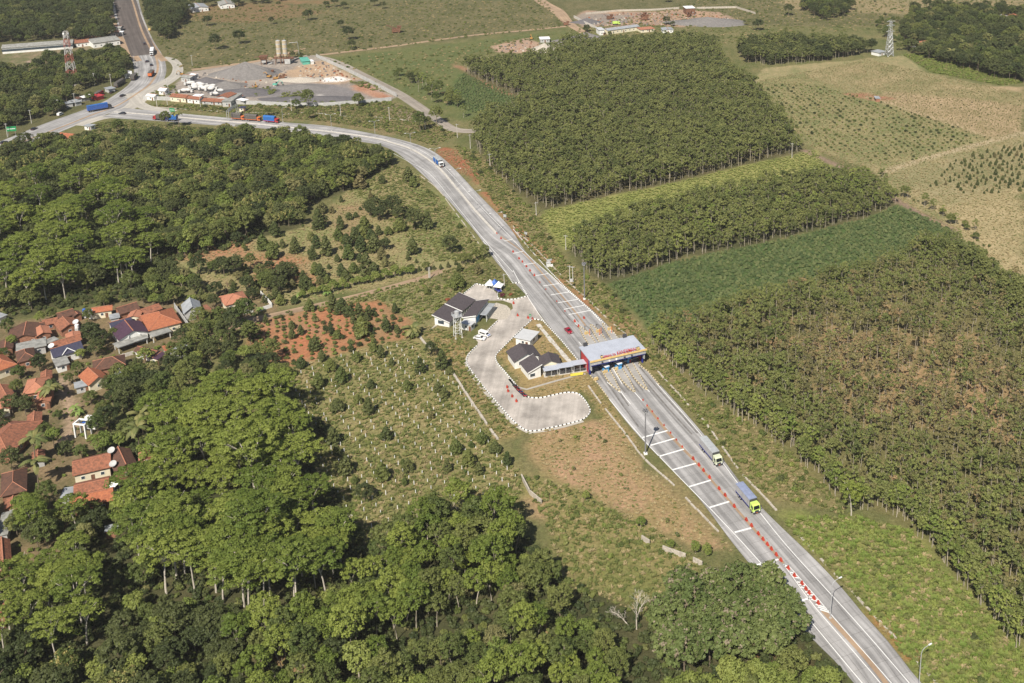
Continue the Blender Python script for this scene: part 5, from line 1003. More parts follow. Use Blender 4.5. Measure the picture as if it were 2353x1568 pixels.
def car(label, V, V2, m, van=False, glass='dark_glass', hood=None, half=.85, L=None, group=None):
    c_, rz, L0 = place2(V, V2, half=half); L = L or L0; t = thing('van' if van else 'car', label, 'van' if van else 'car', (c_.x, c_.y, .045), rz, group); h = 1.95 if van else 1.45; a = L / 2; W = .86
    if van: pr = [(-a, .4), (a, .4), (a, .85), (a - .7, 1.05), (a - 1.3, 1.75), (a - 1.6, h), (-a + .1, h), (-a, 1.2)]; gl = [(a - 1.35, 1.1, 1.68), (-a + .3, 1.1, 1.68)]
    else: pr = [(-a, .38), (a, .38), (a, .72), (a - 1.05, .95), (-a + .5, .95), (-a, .85)]
    bd = MB().extrude_y(pr, -W, W).build('body', m, t)
    if not van:
        q = [(a - 1.25, .94), (a - 1.95, h), (-a + 1.0, h), (-a + .35, .94)]; MB().extrude_y(q, -W * .86, W * .86).build('cabin', m, t); q2 = [(a - 1.36, 1.0), (a - 1.98, h - .08), (-a + 1.02, h - .08), (-a + .5, 1.0)]
        for s in (-1, 1): MB().extrude_y(q2, s * W * .86, s * W * .88 ).build('side_window', glass, t)
        for (xa, za, xb, zb) in ((a - 1.22, .98, a - 1.88, h - .03), (-a + .33, .98, -a + .95, h - .03)):
            mb = MB(); e = .03 if xa > 0 else -.03; mb.add([(xa + e, -.68, za), (xa + e, .68, za), (xb + e, .6, zb), (xb + e, -.6, zb)], [(0, 1, 2, 3), (3, 2, 1, 0)] if False else [(0, 1, 2, 3)]); mb.build('windscreen' if xa > 0 else 'rear_window', glass, t)
    else:
        mb = MB(); mb.add([(a - .72, -.72, 1.1), (a - .72, .72, 1.1), (a - 1.28, .66, 1.72), (a - 1.28, -.66, 1.72)], [(0, 1, 2, 3)]); mb.build('windscreen', glass, t)
        for s in (-1, 1): MB().box((-.35, s * W, 1.4), (L - 2.2, .03, .5)).build('side_window', glass, t)
    if hood: MB().box((a - .55, 0, .96), (1.0, 1.5, .06)).build('hood', hood, t)
    for s in (-.62, .62): MB().box((a - .02, s, .68), (.08, .32, .16)).build('headlight', 'lamp_white', t); MB().box((-a + .02, s, .72), (.08, .3, .16)).build('tail_light', 'red_paint', t)
    for x in (a - .85, -a + .8):
        for y in (-W + .08, W - .08): wheel(t, x, y, .33, .2)
    return t
car('dark red car alone on the road before the toll gate', (1295.5,758), (1306,769), 'red_car', L=4.3)
zJ = lambda x, y: (966.4 + x * .11771, 624.6 + y * .11771)
car('white van with blue front parked at the forecourt edge', zJ(1135,1235), zJ(1300,1290), 'white_car', True, hood='blue_paint', L=4.8); car('white pickup with blue stripe parked beside the white van', zJ(1050,1320), zJ(1215,1350), 'white_car', hood='tent_white', L=4.8); car('dark blue car under the blue canopy', (1137.5,668), (1141.5,671), 'navy_paint', L=4.0)
for lb, a, b_, m, vn in (('white and red minibus on the highway below the trees', (136,267), (147,262), 'white_car', True), ('dark car on the highway at the green sign', (76,300), (87,295), 'dark_car', False), ('dark car entering the toll road from the junction', (285,263), (273,262.5), 'dark_car', False), ('white car under the green road sign', (377,262), (388,263), 'white_car', False), ('dark car at the lower left end of the highway', (6,331), (17,327), 'dark_car', False), ('dark car in the outer lane of the highway curve', (256,215), (264,211), 'dark_car', False), ('dark pickup at the grass island of the junction', (279,223), (290,219), 'dark_car', False), ('small dark car behind the white box truck', (333,144), (338,140), 'dark_car', False), ('dark car next to the small dark car', (344,153), (346,148), 'dark_car', False), ('yellow van far up the asphalt road', (340,72), (343,67), 'yellow_paint', True), ('dark car far up the asphalt road', (330,104), (329,99), 'dark_car', False)): car(lb, a, b_, m, vn, L=4.6)
def motorbike(V, rz, col, lb):
    p = G(*V); t = thing('motorbike', lb, 'motorbike', (p.x, p.y, .03), rz, 'motorbikes parked along the kerb')
    for x in (-.62, .62): link('wheel', MB().tube((0, -.06, 0), (0, .06, 0), .3, n=12).mesh('wheel', 'rubber'), t, (x, 0, .3))
    MB().extrude_y([(-.85, .75), (-.3, .45), (.2, .45), (.55, .7), (.62, 1.0), (.4, 1.0), (.2, .68), (-.3, .72), (-.8, .9)], -.15, .15).build('body', col, t); MB().box((-.35, 0, .82), (.75, .28, .12)).build('seat', 'rubber', t); MB().tube((.5, -.36, 1.08), (.5, .36, 1.08), .03, n=5).build('handlebar', 'dark_metal', t); MB().tube((.62, 0, .3), (.48, 0, 1.05), .05, n=5).build('fork', 'steel', t)
bk = resample(gpoly([(1182,887),(1192,898),(1207,912)]), .9)
for i, p in enumerate(bk):
    v = pix(p[0], p[1]); motorbike(v, -.35, R.choice(['red_paint', 'dark_car', 'dark_car', 'red_car', 'navy_paint', 'rubber']), 'parked motorbike in the dense row beside the office kerb')

# ------------------------------------------------------------------ poles, masts, signs
def lamp(V, h, arms, lb, rz, grp):
    p = G(*V); t = thing('street_lamp', lb, 'street lamp', (p.x, p.y, .04), rz, grp); MB().box((0, 0, .15), (.5, .5, .3)).build('footing', 'concrete_pale', t); MB().tube((0, 0, .2), (0, 0, h - 1.2), .11, .08, 6).build('pole', 'steel', t)
    for s in ((1, -1) if arms == 2 else (1,)):
        MB().path([(0, 0, h - 1.25), (s * .35, 0, h - .5), (s * 1.1, 0, h - .12), (s * 2.3, 0, h)], .07, 5).build('arm', 'steel', t); MB().box((s * 2.7, 0, h + .02), (.9, .32, .16)).build('lamp_head', 'lamp_white', t)
for v, lb in (((762,300),'two armed lamp on the median near the gravel works wall'), ((862,316),'two armed lamp on the median at the start of the bend'), ((944,345),'two armed lamp on the median before the blue truck'), ((1001,382),'two armed lamp on the median beside the blue truck'), ((1047.5,431.5),'two armed lamp on the median below the red cut bank'), ((1092,484),'two armed lamp on the median, second from its end'), ((1140.7,537),'two armed lamp at the end of the raised median')): lamp(v, 10.6, 2, lb, .35, 'two armed lamps on the median')
lamp((1907,1420), 11, 1, 'single armed lamp at the end of the white hatching', .55, 'single armed lamps'); lamp((2110,1580), 11, 1, 'single armed lamp at the lower edge of the photo', .55, 'single armed lamps'); lamp((650,280), 9.5, 1, 'thin lamp on the bank beside the blue tarped truck', .4, 'single armed lamps')
def mast(V, h, lb):
    p = G(*V); t = thing('light_mast', lb, 'light mast', (p.x, p.y, 0), .2, 'high light masts'); MB().box((0, 0, .25), (1.1, 1.1, .5)).build('footing', 'white_paint', t); MB().tube((0, 0, .6), (0, 0, h), .27, .17, 8).build('pole', 'mast_grey', t)
    MB().tube((0, 0, h - .9), (0, 0, h - .7), .75, n=10).build('platform', 'steel', t)
    for k in range(6): a = k * 1.047; MB().box((math.cos(a) * .7, math.sin(a) * .7, h - .3), (.42, .42, .5), a).build('floodlight', 'mast_grey', t)
mast((1482.6,1042.5), 15.8, 'tall light mast left of the road below the toll gate'); mast((1342.7,687), 16.2, 'tall light mast right of the road beyond the toll gate')
def upole(V, h, lb, grp='utility poles', arm=True):
    p = G(*V); t = thing('utility_pole', lb, 'utility pole', (p.x, p.y, 0), R.uniform(-.3, .6), grp); MB().tube((0, 0, -.2), (R.uniform(-.25, .1), 0, h), .2, .12, 7).build('pole', 'concrete_pale', t)
    if arm: MB().box((-.05, 0, h - .5), (1.9, .14, .16)).build('crossarm', 'steel', t); [MB().tube((x, 0, h - .42), (x, 0, h - .15), .06, n=5).build('insulator', 'dark_metal', t) for x in (-.85, .75)]
for v, lb in (((1232,495),'pale pole at the corner of the dense stand'), ((1300,573),'pale pole at the corner of the middle stand'), ((1309,645),'left pole of the transformer pair'), ((1316,647),'right pole of the transformer pair'), ((1080.6,341),'pole where the stone side road ends'), ((1126,387),'pole above the red cut bank'), ((1051,316),'pole beside the end of the stone side road'), ((977,296),'pole on the bank right of the gravel works'), ((895,276),'pole below the corner of the gravel works wall'), ((783,266),'pole below the dark gravel heap'), ((670,256),'pole behind the blue tarped truck'), ((461,247),'pole before the red roofed sheds'), ((385,242),'pole left of the red roofed sheds'), ((361,245.6),'pole beside the small white gate house'), ((387,210.5),'pole above the white gable house'), ((173,243),'pole at the roadside stalls'), ((135,258),'tall pole above the white and red minibus'), ((72.7,283),'pole left of the tall pole on the highway'), ((17.5,315),'pole beside the green highway sign'), ((256,197),'pole behind the green tarped truck'), ((310,154),'pole at the top of the highway curve'), ((442,151.6),'pole alone in the grass beside the gravel heap'), ((218,195),'pole near the lattice tower'), ((1819,362),'pole at the right corner of the dense stand'), ((2260,1185),'pole hidden among the near stand')): upole(v, 8.8 if v[1] < 480 else 7.2, lb)
b_ = thing('transformer', 'grey transformer box between the paired poles', 'transformer', G(1312.5, 646, 3.2)); MB().box((0, 0, .5), (1.0, .8, 1.1)).build('box', 'grey_wall', b_); MB().box((0, 0, -.1), (1.9, .3, .14)).build('bracket', 'steel', b_)
for k, v in enumerate(((1159,655.5),(988,640),(986,641))): upole(v, 5.5, ('thin pole on the grass above the forecourt', 'short pole beside the dirt track', 'second short pole beside the dirt track')[k], arm=k == 0)
def signboard(V, h, w, hh, m, lb, rz=0.0, legs=1):
    p = G(*V); t = thing('road_sign', lb, 'road sign', (p.x, p.y, 0), rz)
    for x in ((0,) if legs == 1 else (-w * .35, w * .35)): MB().tube((x, .06, 0), (x, .06, h), .07, n=5).build('post', 'steel', t)
    MB().box((0, 0, h - hh / 2), (w, .08, hh)).build('panel', m, t); MB().box((0, -.05, h - hh / 2), (w * .8, .02, hh * .12)).build('stripe', 'white_paint', t)
signboard((397,267), 5.5, 3.6, 2.4, 'green_sign', 'green road sign above the white car', -.2); signboard((28,312), 6.0, 5.5, 3.0, 'green_sign', 'large green sign at the left edge of the highway', .3, 2); signboard((1218,737), 3.0, .8, .9, 'green_sign', 'small green sign between the two red barriers'); signboard((1160,508), 3.6, 1.6, 1.4, 'steel', 'back of a grey sign on the verge at the bend', 2.8, 2); signboard((1208,548), 3.4, 1.6, 1.2, 'steel', 'back of a small grey sign on the verge', 2.6); signboard((1262,610), 3.2, 2.4, 1.0, 'steel', 'grey solar panel beside the white cabinet', .5)
t = thing('cabinet', 'white roadside cabinet on the verge by the upper plaza', 'cabinet', G(1260, 612), .5); MB().box((0, 0, 1.0), (1.6, 1.2, 1.8)).build('body', 'white_wall', t); MB().box((0, 0, 2.0), (1.9, 1.5, .16)).build('roof', 'grey_wall', t); MB().box((1.3, -.6, .5), (.8, .7, 1.0)).build('box', 'tent_white', t)
def gantry():
    a, b_ = G(524.7, 279), G(546, 264); v = b_ - a; t = thing('sign_gantry', 'grey sign gantry over the trucks on the toll road', 'gantry', (a.x, a.y, 0), math.atan2(v.y, v.x)); L = v.length
    for x in (0, L):
        for y in (-.6, .6): MB().tube((x, y, 0), (x, y, 7.4), .16, n=6).build('post', 'steel', t)
    m = MB()
    for z in (6.2, 7.2):
        for y in (-.6, .6): m.tube((0, y, z), (L, y, z), .12, n=5)
    for k in range(10): m.tube((L * k / 10, -.6, 6.2 if k % 2 else 7.2), (L * (k + 1) / 10, -.6, 7.2 if k % 2 else 6.2), .07, n=4)
    m.build('truss', 'steel', t); MB().box((L * .45, .75, 6.7), (L * .5, .1, 1.9)).build('sign_panel', 'steel', t)
gantry()
def lattice(p, h, w0, w1, secs, mats, r, t, names='section'):
    z = 0
    for k in range(secs):
        z0, z1 = h * k / secs, h * (k + 1) / secs; a, b_ = w0 + (w1 - w0) * k / secs, w0 + (w1 - w0) * (k + 1) / secs; m = MB(); q0 = [(-a, -a), (a, -a), (a, a), (-a, a)]; q1 = [(-b_, -b_), (b_, -b_), (b_, b_), (-b_, b_)]
        for i in range(4):
            j = (i + 1) % 4; m.tube((*q0[i], z0), (*q1[i], z1), r, n=4); m.tube((*q0[i], z0), (*q1[j], z1), r * .6, n=4); m.tube((*q0[j], z0), (*q1[i], z1), r * .6, n=4); m.tube((*q1[i], z1), (*q1[j], z1), r * .6, n=4)
            zm = (z0 + z1) / 2; mid = [((q0[x][0] + q1[x][0]) / 2, (q0[x][1] + q1[x][1]) / 2) for x in (i, j)]; m.tube((*mid[0], zm), (*mid[1], zm), r * .5, n=4)
        m.build(names, mats[k % len(mats)], t)
p = G(168, 195); t = thing('radio_tower', 'red and white lattice tower rising from the wood', 'radio tower', p, .2); hh = CH * (195 - 64) / (195 + 489) ; lattice(p, hh, 3.0, 1.2, 7, ['tower_white', 'tower_red'], .17, t); MB().box((0, 0, .3), (8, 7, .6)).build('footing', 'concrete_pale', t)
for k, (a, z) in enumerate(((.5, hh - 2), (2.2, hh - 4), (4.0, hh - 1.5), (3.1, hh - 9))): MB().tube((math.cos(a) * 1.3, math.sin(a) * 1.3, z), (math.cos(a) * 1.9, math.sin(a) * 1.9, z), .8, n=10).build('antenna', 'tent_white', t)
p = G(2042, 128); t = thing('pylon', 'grey power pylon at the corner of the dry field', 'pylon', p, .3); hp = CH * (128 - 38) / (128 + 489); lattice(p, hp * .62, 2.6, 1.2, 5, ['steel'], .16, t); top = MB()
for i, (x, y) in enumerate(((-1, -1), (1, -1), (1, 1), (-1, 1))): top.tube((x * 1.2, y * 1.2, hp * .62), (x * .5, y * .5, hp * .95), .13, n=4)
for k in range(5): z = hp * (.64 + .065 * k); top.tube((-1.1, -1, z), (1.0, 1, z + 1.6), .09, n=4); top.tube((1.1, -1, z), (-1.0, 1, z + 1.6), .09, n=4)
top.build('section', 'steel', t)
for z in (hp * .66, hp * .82, hp * .93): m = MB(); m.tube((-3.6, 0, z), (3.6, 0, z), .12, n=4); m.tube((-3.6, 0, z), (0, 0, z + 1.5), .09, n=4); m.tube((3.6, 0, z), (0, 0, z + 1.5), .09, n=4); m.build('crossarm', 'steel', t)
house('small white hut at the foot of the pylon', (2019,121),(2036,117),(2019,112),3,3.2,'flat','roof_tin','white_wall',name='hut',cat='hut',cap=None)
house('tiny hut alone in the planted dry field', (2011,226),(2023,226),(2011,220),2.4,2.8,'flat','roof_tin','brick_wall',name='hut',cat='hut',cap=None)

# drains, walls and stakes
def drain(V, w, h, m='stone_pale', gap=.12):
    P = resample(smooth(gpoly(V)), 3.2); root = bpy.data.objects.new('drain_kerb', None); C.objects.link(root); root['kind'] = 'structure'
    for i in range(len(P) - 1):
        if R.random() < gap: continue
        a, b2 = P[i], P[i + 1]; c2 = (a + b2) / 2; L = math.hypot(*(b2 - a)); MB().box((c2[0] + R.uniform(-.1, .1), c2[1] + R.uniform(-.1, .1), h / 2), (L * R.uniform(.85, .98), w * R.uniform(.8, 1.15), h * R.uniform(.8, 1.2)), math.atan2(b2[1] - a[1], b2[0] - a[0]) + R.uniform(-.03, .03)).build('kerb_block', m, root)
drain([(1178,519),(1193,539),(1211,552),(1249,590),(1271,614),(1304,647),(1356,692),(1369,707),(1404,740),(1437,768)], .5, .3); drain([(1500,841),(1537,882),(1570,917),(1595,945),(1620,971),(1690,1070),(1725,1110),(1763,1150),(1813,1205),(1858,1255),(1899,1298),(1926,1328)], .6, .3, gap=.2); drain([(1954,1355),(2016,1423),(2051,1458),(2101,1517),(2149,1566),(2190,1610)], .6, .3, gap=.25)
drain([(1351,886),(1379,925),(1437,998),(1479,1053),(1535,1103),(1596,1166),(1650,1222)], .55, .35, gap=.08); drain([(1037,853),(1070,905),(1113,967),(1123,983),(1143,1010)], .7, .7, gap=.05); drain([(1236,745),(1275,793),(1318,842)], 1.6, .25, 'concrete_pale', 0.0); drain([(965,404),(1005,434),(1053,497),(1100,560)], .4, .25, gap=.25); drain([(963,772),(975,788),(990,800)], .8, .3); drain([(990,757),(1005,745)], 1.0, .3, gap=0)
for pts, lb in (([(1198,1098),(1216,1133)], 'upper piece of the broken white wall'), ([(1217,1135),(1236,1151),(1244,1157)], 'second piece of the broken white wall'), ([(1474,1239),(1492,1251)], 'white wall piece among bushes right of the grass'), ([(1522,1263),(1540,1270),(1575,1282)], 'longest white wall piece above the teak clump'), ([(1592,1290),(1613,1300)], 'last white wall piece before the teak clump')): wall(pts, 1.5, lb, 'stone_pale', .35, 'broken_wall', 'wall', 0)
AV_ST = FOOT
q = spots(gpoly([(650,840),(800,812),(955,785),(1020,850),(1060,890),(1185,1085),(1190,1130),(1060,1180),(830,1230),(745,1140),(735,1040),(690,950)]), 4.0, .14, .55, .85); sroot = None; sm_ = MB().tube((0, 0, -.1), (0, 0, 1.25), .13, .11, 5).mesh('post', 'white_paint'); sm2 = MB().box((0, 0, .07), (.34, .34, .14)).mesh('base', 'stone_pale')
for x, y in q[:290]:
    if sroot is None: sroot = thing('stake', 'short pale planting stake in the rows of the weedy field', 'stake', (x, y, 0), 0, 'pale stakes in the weedy field'); link('post', sm_, sroot); link('base', sm2, sroot)
    else: r_ = dup(sroot, (x, y, 0), R.uniform(0, 3)); r_.scale = (1, 1, R.uniform(.75, 1.15)); r_.rotation_euler[0] = R.uniform(-.06, .06)

# ------------------------------------------------------------------ gravel works, quarry, factory
def heap(V, rx, ry, h, m, lb, ridge=0.0):
    p = G(*V); n_ = 28; V_ = [(0, 0, h)]; F_ = []
    for j in range(1, 6):
        for i in range(n_):
            a = 6.283 * i / n_; q = j / 5; w_ = 1 + .10 * math.sin(3 * a + j) + R.uniform(-.05, .05); V_.append((math.cos(a) * rx * q * w_, math.sin(a) * ry * q * w_, h * max(0, (1 - q ** .9)) + (.12 * math.sin(a * 9) * ridge * q * (1 - q) * 4) - (.05 if j == 5 else 0)))
    F_ += [(0, 1 + i, 1 + (i + 1) % n_) for i in range(n_)]
    for j in range(4):
        o = 1 + j * n_; F_ += [(o + i, o + n_ + i, o + n_ + (i + 1) % n_, o + (i + 1) % n_) for i in range(n_)]
    mb = MB(); mb.add(V_, F_); o = mb.build('gravel_heap', m); o.location = (p.x, p.y, 0.02); tag(o, lb, 'gravel heap')
heap((566,170), 26, 17, 9.5, 'gravel_grey', 'largest grey gravel heap with a sharp peak', 3); heap((474,190), 15, 9, 4.5, 'gravel_dark', 'dark gravel heap above the white mixer trucks'); heap((519,198), 16, 10, 4, 'gravel_grey', 'grey gravel heap right of the dark heap'); heap((565,212), 24, 11, 3, 'gravel_dark', 'wide low gravel heap behind the red sheds'); heap((715,228), 34, 9, 2.5, 'gravel_dark', 'wide dark gravel heap by the boundary wall'); heap((690,200), 22, 9, 2, 'gravel_grey', 'flat grey gravel heap in the middle of the works'); heap((690,183), 18, 8, 2.0, 'stone_pale', 'tan gravel heap below the silos')
heap((1345,95), 26, 16, 8, 'gravel_grey', 'grey gravel cone beside the quarry track'); heap((1625,52), 38, 18, 5.5, 'gravel_grey', 'wide gravel heap at the right end of the quarry'); heap((1348,51), 14, 8, 4, 'gravel_dark', 'small dark heap at the left end of the quarry'); heap((1250,112), 10, 14, 5, 'stone_pale', 'pale heap at the digging site')
wall([(330,228),(420,232),(509,238),(589,240),(667,244),(746,244),(830,238),(899,231)], 2.6, 'long grey boundary wall below the gravel works', 'grey_wall', .25, 'boundary_wall', 'wall', 12); wall([(726.8,131),(790,160),(850,190),(911,222)], 2.6, 'grey boundary wall beside the stone side road', 'grey_wall', .25, 'boundary_wall', 'wall', 12)
wall([(1318,40),(1345,55),(1370,66)], 2.2, 'pale wall at the left of the quarry', 'concrete_pale', .3, 'boundary_wall', 'wall', 0); wall([(1345,33),(1420,26),(1500,24),(1560,20)], 1.8, 'pale wall along the back of the quarry', 'stone_pale', .3, 'boundary_wall', 'wall', 0); wall([(1600,20),(1690,18),(1735,32)], 1.8, 'pale wall behind the wide quarry heap', 'stone_pale', .3, 'boundary_wall', 'wall', 0)
def silo_plant():
    p = G(650, 146); t = thing('silo_plant', 'pair of banded cement silos on a steel frame', 'silos', p, .1)
    for x in (-2.3, 2.3):
        MB().tube((x, 0, 6.5), (x, 0, 18), 1.75, n=14).tube((x, 0, 6.5), (x, 0, 4.2), 1.75, .4, n=14).build('silo', 'silo_tan', t)
        for z in (8, 11.5, 15): MB().tube((x, 0, z), (x, 0, z + .9), 1.79, n=14).build('band', 'grey_wall', t)
        MB().tube((x, 0, 18), (x, 0, 18.6), 1.6, .4, n=12).build('cap', 'steel', t)
    for x in (-5, -1.2, 1.2, 5):
        for y in (-1.7, 1.7): MB().tube((x, y, 0), (x, y, 8), .22, n=5).build('leg', 'rust_metal', t)
    MB().box((1, 0, 4.6), (15, 4.4, .4)).build('platform', 'rust_metal', t); MB().box((-13, -1, 3.6), (13, 1.8, .5)).build('conveyor', 'grey_wall', t).rotation_euler = (0, -.32, 0)
    MB().box((4, -1, 2.2), (4, 3.4, 3.6)).build('control_room', 'grey_wall', t); MB().tube((5.6, 0, 16), (12, 0, 16.6), .15, n=4).tube((12, 0, 16.6), (12.5, 0, 7), .12, n=4).build('pipe', 'steel', t)
silo_plant()
def hopper():
    p = G(607, 148); t = thing('hopper', 'rusty feed hopper left of the silos', 'hopper', p, .2); MB().box((0, 0, 5.6), (4.6, 4.6, 2.6), taper=1.35).build('bin', 'rust_metal', t); MB().box((0, 0, 3.0), (3.2, 3.2, 2.2)).build('housing', 'grey_wall', t)
    for x in (-1.8, 1.8):
        for y in (-1.8, 1.8): MB().tube((x, y, 0), (x, y, 4.5), .2, n=5).build('leg', 'rust_metal', t)
    MB().box((-3.5, 0, 6.2), (6, 1.2, .3)).build('ramp', 'rust_metal', t)
hopper()
def excavator(V, rz, m, lb, s=1.0):
    p = G(*V); s *= .85; t = thing('excavator', lb, 'excavator', p, rz); t.scale = (s, s, s)
    for y in (-1.1, 1.1): MB().box((0, y, .45), (4.0, .6, .9)).build('track', 'dark_metal', t)
    MB().box((-.4, 0, 1.5), (3.4, 2.5, 1.2)).build('body', m, t); MB().box((.9, .7, 2.4), (1.4, 1.0, 1.5)).build('cab', 'dark_glass', t)
    MB().path([(1.2, -.3, 1.8), (3.2, -.3, 4.6), (5.4, -.3, 4.0)], [.32, .28, .22], 5).build('boom', m, t); MB().path([(5.4, -.3, 4.0), (6.3, -.3, 1.4)], .2, 5).build('arm', m, t); MB().box((6.1, -.3, .9), (.9, 1.0, .9)).build('bucket', 'dark_metal', t)
excavator((633,197), .1, 'teal_paint', 'teal excavator among the gravel heaps'); excavator((618,178), 2.8, 'excavator_yellow', 'yellow excavator left of the tan heap'); excavator((635,182), .6, 'excavator_yellow', 'yellow excavator beside the rusty machine'); excavator((1220,90), 1.8, 'excavator_yellow', 'yellow excavator at the digging site'); excavator((418,172), 3.0, 'excavator_yellow', 'small yellow loader at the works entrance', .8); excavator((588,200), 2.0, 'excavator_yellow', 'dark loader by the bushes in the works', .8)
def machine(V, rz, lb, s=1.0, m='rust_metal'):
    p = G(*V); s *= .72; t = thing('crusher', lb, 'crusher', p, rz); t.scale = (s, s, s); MB().box((0, 0, 1.8), (5, 2.4, 2.2)).build('body', m, t); MB().box((2, 0, 3.6), (2.2, 2.0, 1.6), taper=1.3).build('bin', 'rust_metal', t); MB().box((-4, 0, 2.8), (6, 1.0, .3)).build('conveyor', m, t).rotation_euler = (0, .35, 0)
    for x in (-2, 2):
        for y in (-1, 1): MB().tube((x, y, 0), (x, y, 1.2), .18, n=5).build('leg', m, t)
machine((622,170), .2, 'rusty crusher above the yellow excavators'); machine((648,180), .5, 'rusty crusher beside the tan heap'); machine((1300,58), .2, 'rusty frame at the left side of the quarry', 1.2); machine((1480,46), .1, 'crusher at the middle of the quarry', 1.6); machine((1478,40), .9, 'second crusher at the middle of the quarry', 1.4); machine((1583,38), 1.2, 'tall crusher with white roof at the quarry', 1.5); machine((910,75), .2, 'lone rusty frame in the far grassland', 1.9); machine((1400,44), .4, 'low rusty conveyor in the quarry', 1.4)
def mixer(V, rz, i):
    p = G(*V); t = thing('mixer_truck', 'white mixer truck parked in the pack above the red sheds', 'mixer truck', p, rz, 'white mixer trucks at the gravel works'); t.scale = (.8, .8, .8); MB().box((-.6, 0, .9), (7, 2.2, .5)).build('chassis', 'dark_metal', t); MB().ell((-1.2, 0, 2.6), (2.9, 1.35, 1.45), 12, 7).build('drum', 'mixer_white', t); MB().box((3.0, 0, 1.9), (1.8, 2.3, 2.0)).build('cab', 'mixer_white', t); MB().box((3.93, 0, 2.3), (.06, 2.0, .8)).build('windscreen', 'dark_glass', t)
    for x in (2.8, -2.2, -3.4):
        for y in (-1, 1): wheel(t, x, y, .5)
for i, (x, y) in enumerate(((395,465),(412,462),(430,492),(455,478),(440,505),(475,470),(490,500),(515,510),(540,500),(565,495),(590,490),(575,515),(345,530),(370,525),(395,528),(620,555),(660,530),(610,505),(520,478))): mixer((330 + x * .26306, 70.7 + (y + 12) * .26306), R.uniform(-.3, .5) + R.choice((0, 3.1)), i)
zG = lambda x, y: (330 + x * .26306, 70.7 + y * .26306)
def gh(lb, a, b2, c2, e, r_, k, rm, wm, nm='works_shed', cat='shed', **kw): return house(lb, zG(*a), zG(*b2), zG(*c2), e, r_, k, rm, wm, name=nm, cat=cat, **kw)
gh('red roofed shed with yellow wall at the works', (220,572), (365,585), (228,545), 3.4, 4.6, 'gable', 'roof_mottled', 'cream_wall'); gh('red roofed shed with white wall, next in the row', (368,588), (485,600), (378,565), 3.2, 4.2, 'gable', 'roof_mottled', 'white_wall'); gh('long low red roof, last of the row', (498,612), (680,622), (510,582), 2.4, 3.4, 'gable', 'roof_mottled', 'grey_wall'); gh('white box shed behind the red row', (412,572), (490,574), (414,548), 3.0, 3.2, 'flat', 'tent_white', 'white_wall'); gh('big shed with rusty red roof', (632,575), (735,582), (665,535), 4.2, 5.2, 'gable', 'roof_mottled', 'grey_wall'); gh('big grey sloping roof beside the rusty shed', (675,615), (765,615), (790,540), 3.8, 4, 'flat', 'roof_asbestos', 'grey_wall'); gh('white canopy at the end of the sheds', (805,598), (870,612), (830,578), 3, 3.2, 'flat', 'tent_white', 'grey_wall', open_=True); gh('small kiosk above the gantry', (824,672), (880,672), (828,655), 2.6, 2.8, 'flat', 'roof_navy', 'cream_wall'); gh('grey office at the works entrance', (315,402), (405,412), (340,375), 3.4, 4.4, 'gable', 'roof_asbestos', 'grey_wall'); gh('white roofed hut behind the grey office', (398,380), (440,388), (405,360), 3, 3.6, 'gable', 'tent_white', 'white_wall'); gh('white gabled house by the works road', (120,520), (185,525), (128,498), 3, 4.4, 'gable', 'tent_white', 'white_wall'); gh('white roofed gate house beside the slip road', (14,566), (90,574), (25,545), 3, 4.0, 'gable', 'tent_white', 'white_wall'); gh('teal container near the silos', (1440 - 60, 268), (1440, 262), (1380, 240), 2.8, 3, 'flat', 'teal_paint', 'teal_paint', nm='container', cat='container') if False else None
house('teal container near the silos', (694,141), (713,139), (694,131), 2.8, 3, 'flat', 'teal_paint', 'teal_paint', name='container', cat='container', win=False, cap=None); house('white tank hut beside the teal container', (714,141), (722,140), (714,136), 2.4, 2.6, 'flat', 'tent_white', 'white_wall', name='hut', cat='hut', win=False, cap=None)
# factory and stalls at the top left
def long_hall():
    t = house('very long pale hall with a row of dark windows', (2,111), (167,98.5), (-3,103), 4.6, 6.0, 'gable', 'roof_asbestos', 'white_wall', 'x', name='hall', cat='hall', win=False, cap='roof_asbestos'); o, rz, w, d, fl = frame((2,111), (167,98.5), (-3,103), 4.6)
    wm_ = MB().box((0, 0, 0), (2.4, .1, 1.8)).mesh('window', 'window_glass')
    for k in range(22): link('window', wm_, t, (w * (k + .6) / 22.2, .48, 2.6))
long_hall()
zE = lambda x, y: (x * .24554, 29.46 + y * .24554)
house('white gabled house at the end of the long hall', zE(700,285), zE(840,270), zE(705,262), 3.4, 5, 'gable', 'roof_mottled', 'white_wall'); house('grey roofed hall with white panels by the highway', zE(866,285), zE(1128,248), zE(885,235), 4.2, 5.4, 'gable', 'roof_asbestos', 'white_wall', 'x', name='hall', cat='hall', cap='roof_asbestos'); house('small grey roof beside the upper highway', zE(1010,145), zE(1130,140), zE(1015,125), 3.2, 4, 'gable', 'roof_asbestos', 'grey_wall'); house('small white roof beside the upper highway', zE(1110,180), zE(1150,178), zE(1112,168), 3, 3.2, 'flat', 'tent_white', 'grey_wall'); house('brown roof beside the upper highway', zE(1030,190), zE(1110,185), zE(1032,170), 3, 3.8, 'gable', 'roof_brown', 'grey_wall')
house('white roofed kiosk at the highway curve', zE(1155,578), zE(1235,570), zE(1160,550), 3, 3.8, 'gable', 'tent_white', 'white_wall', name='kiosk', cat='kiosk')
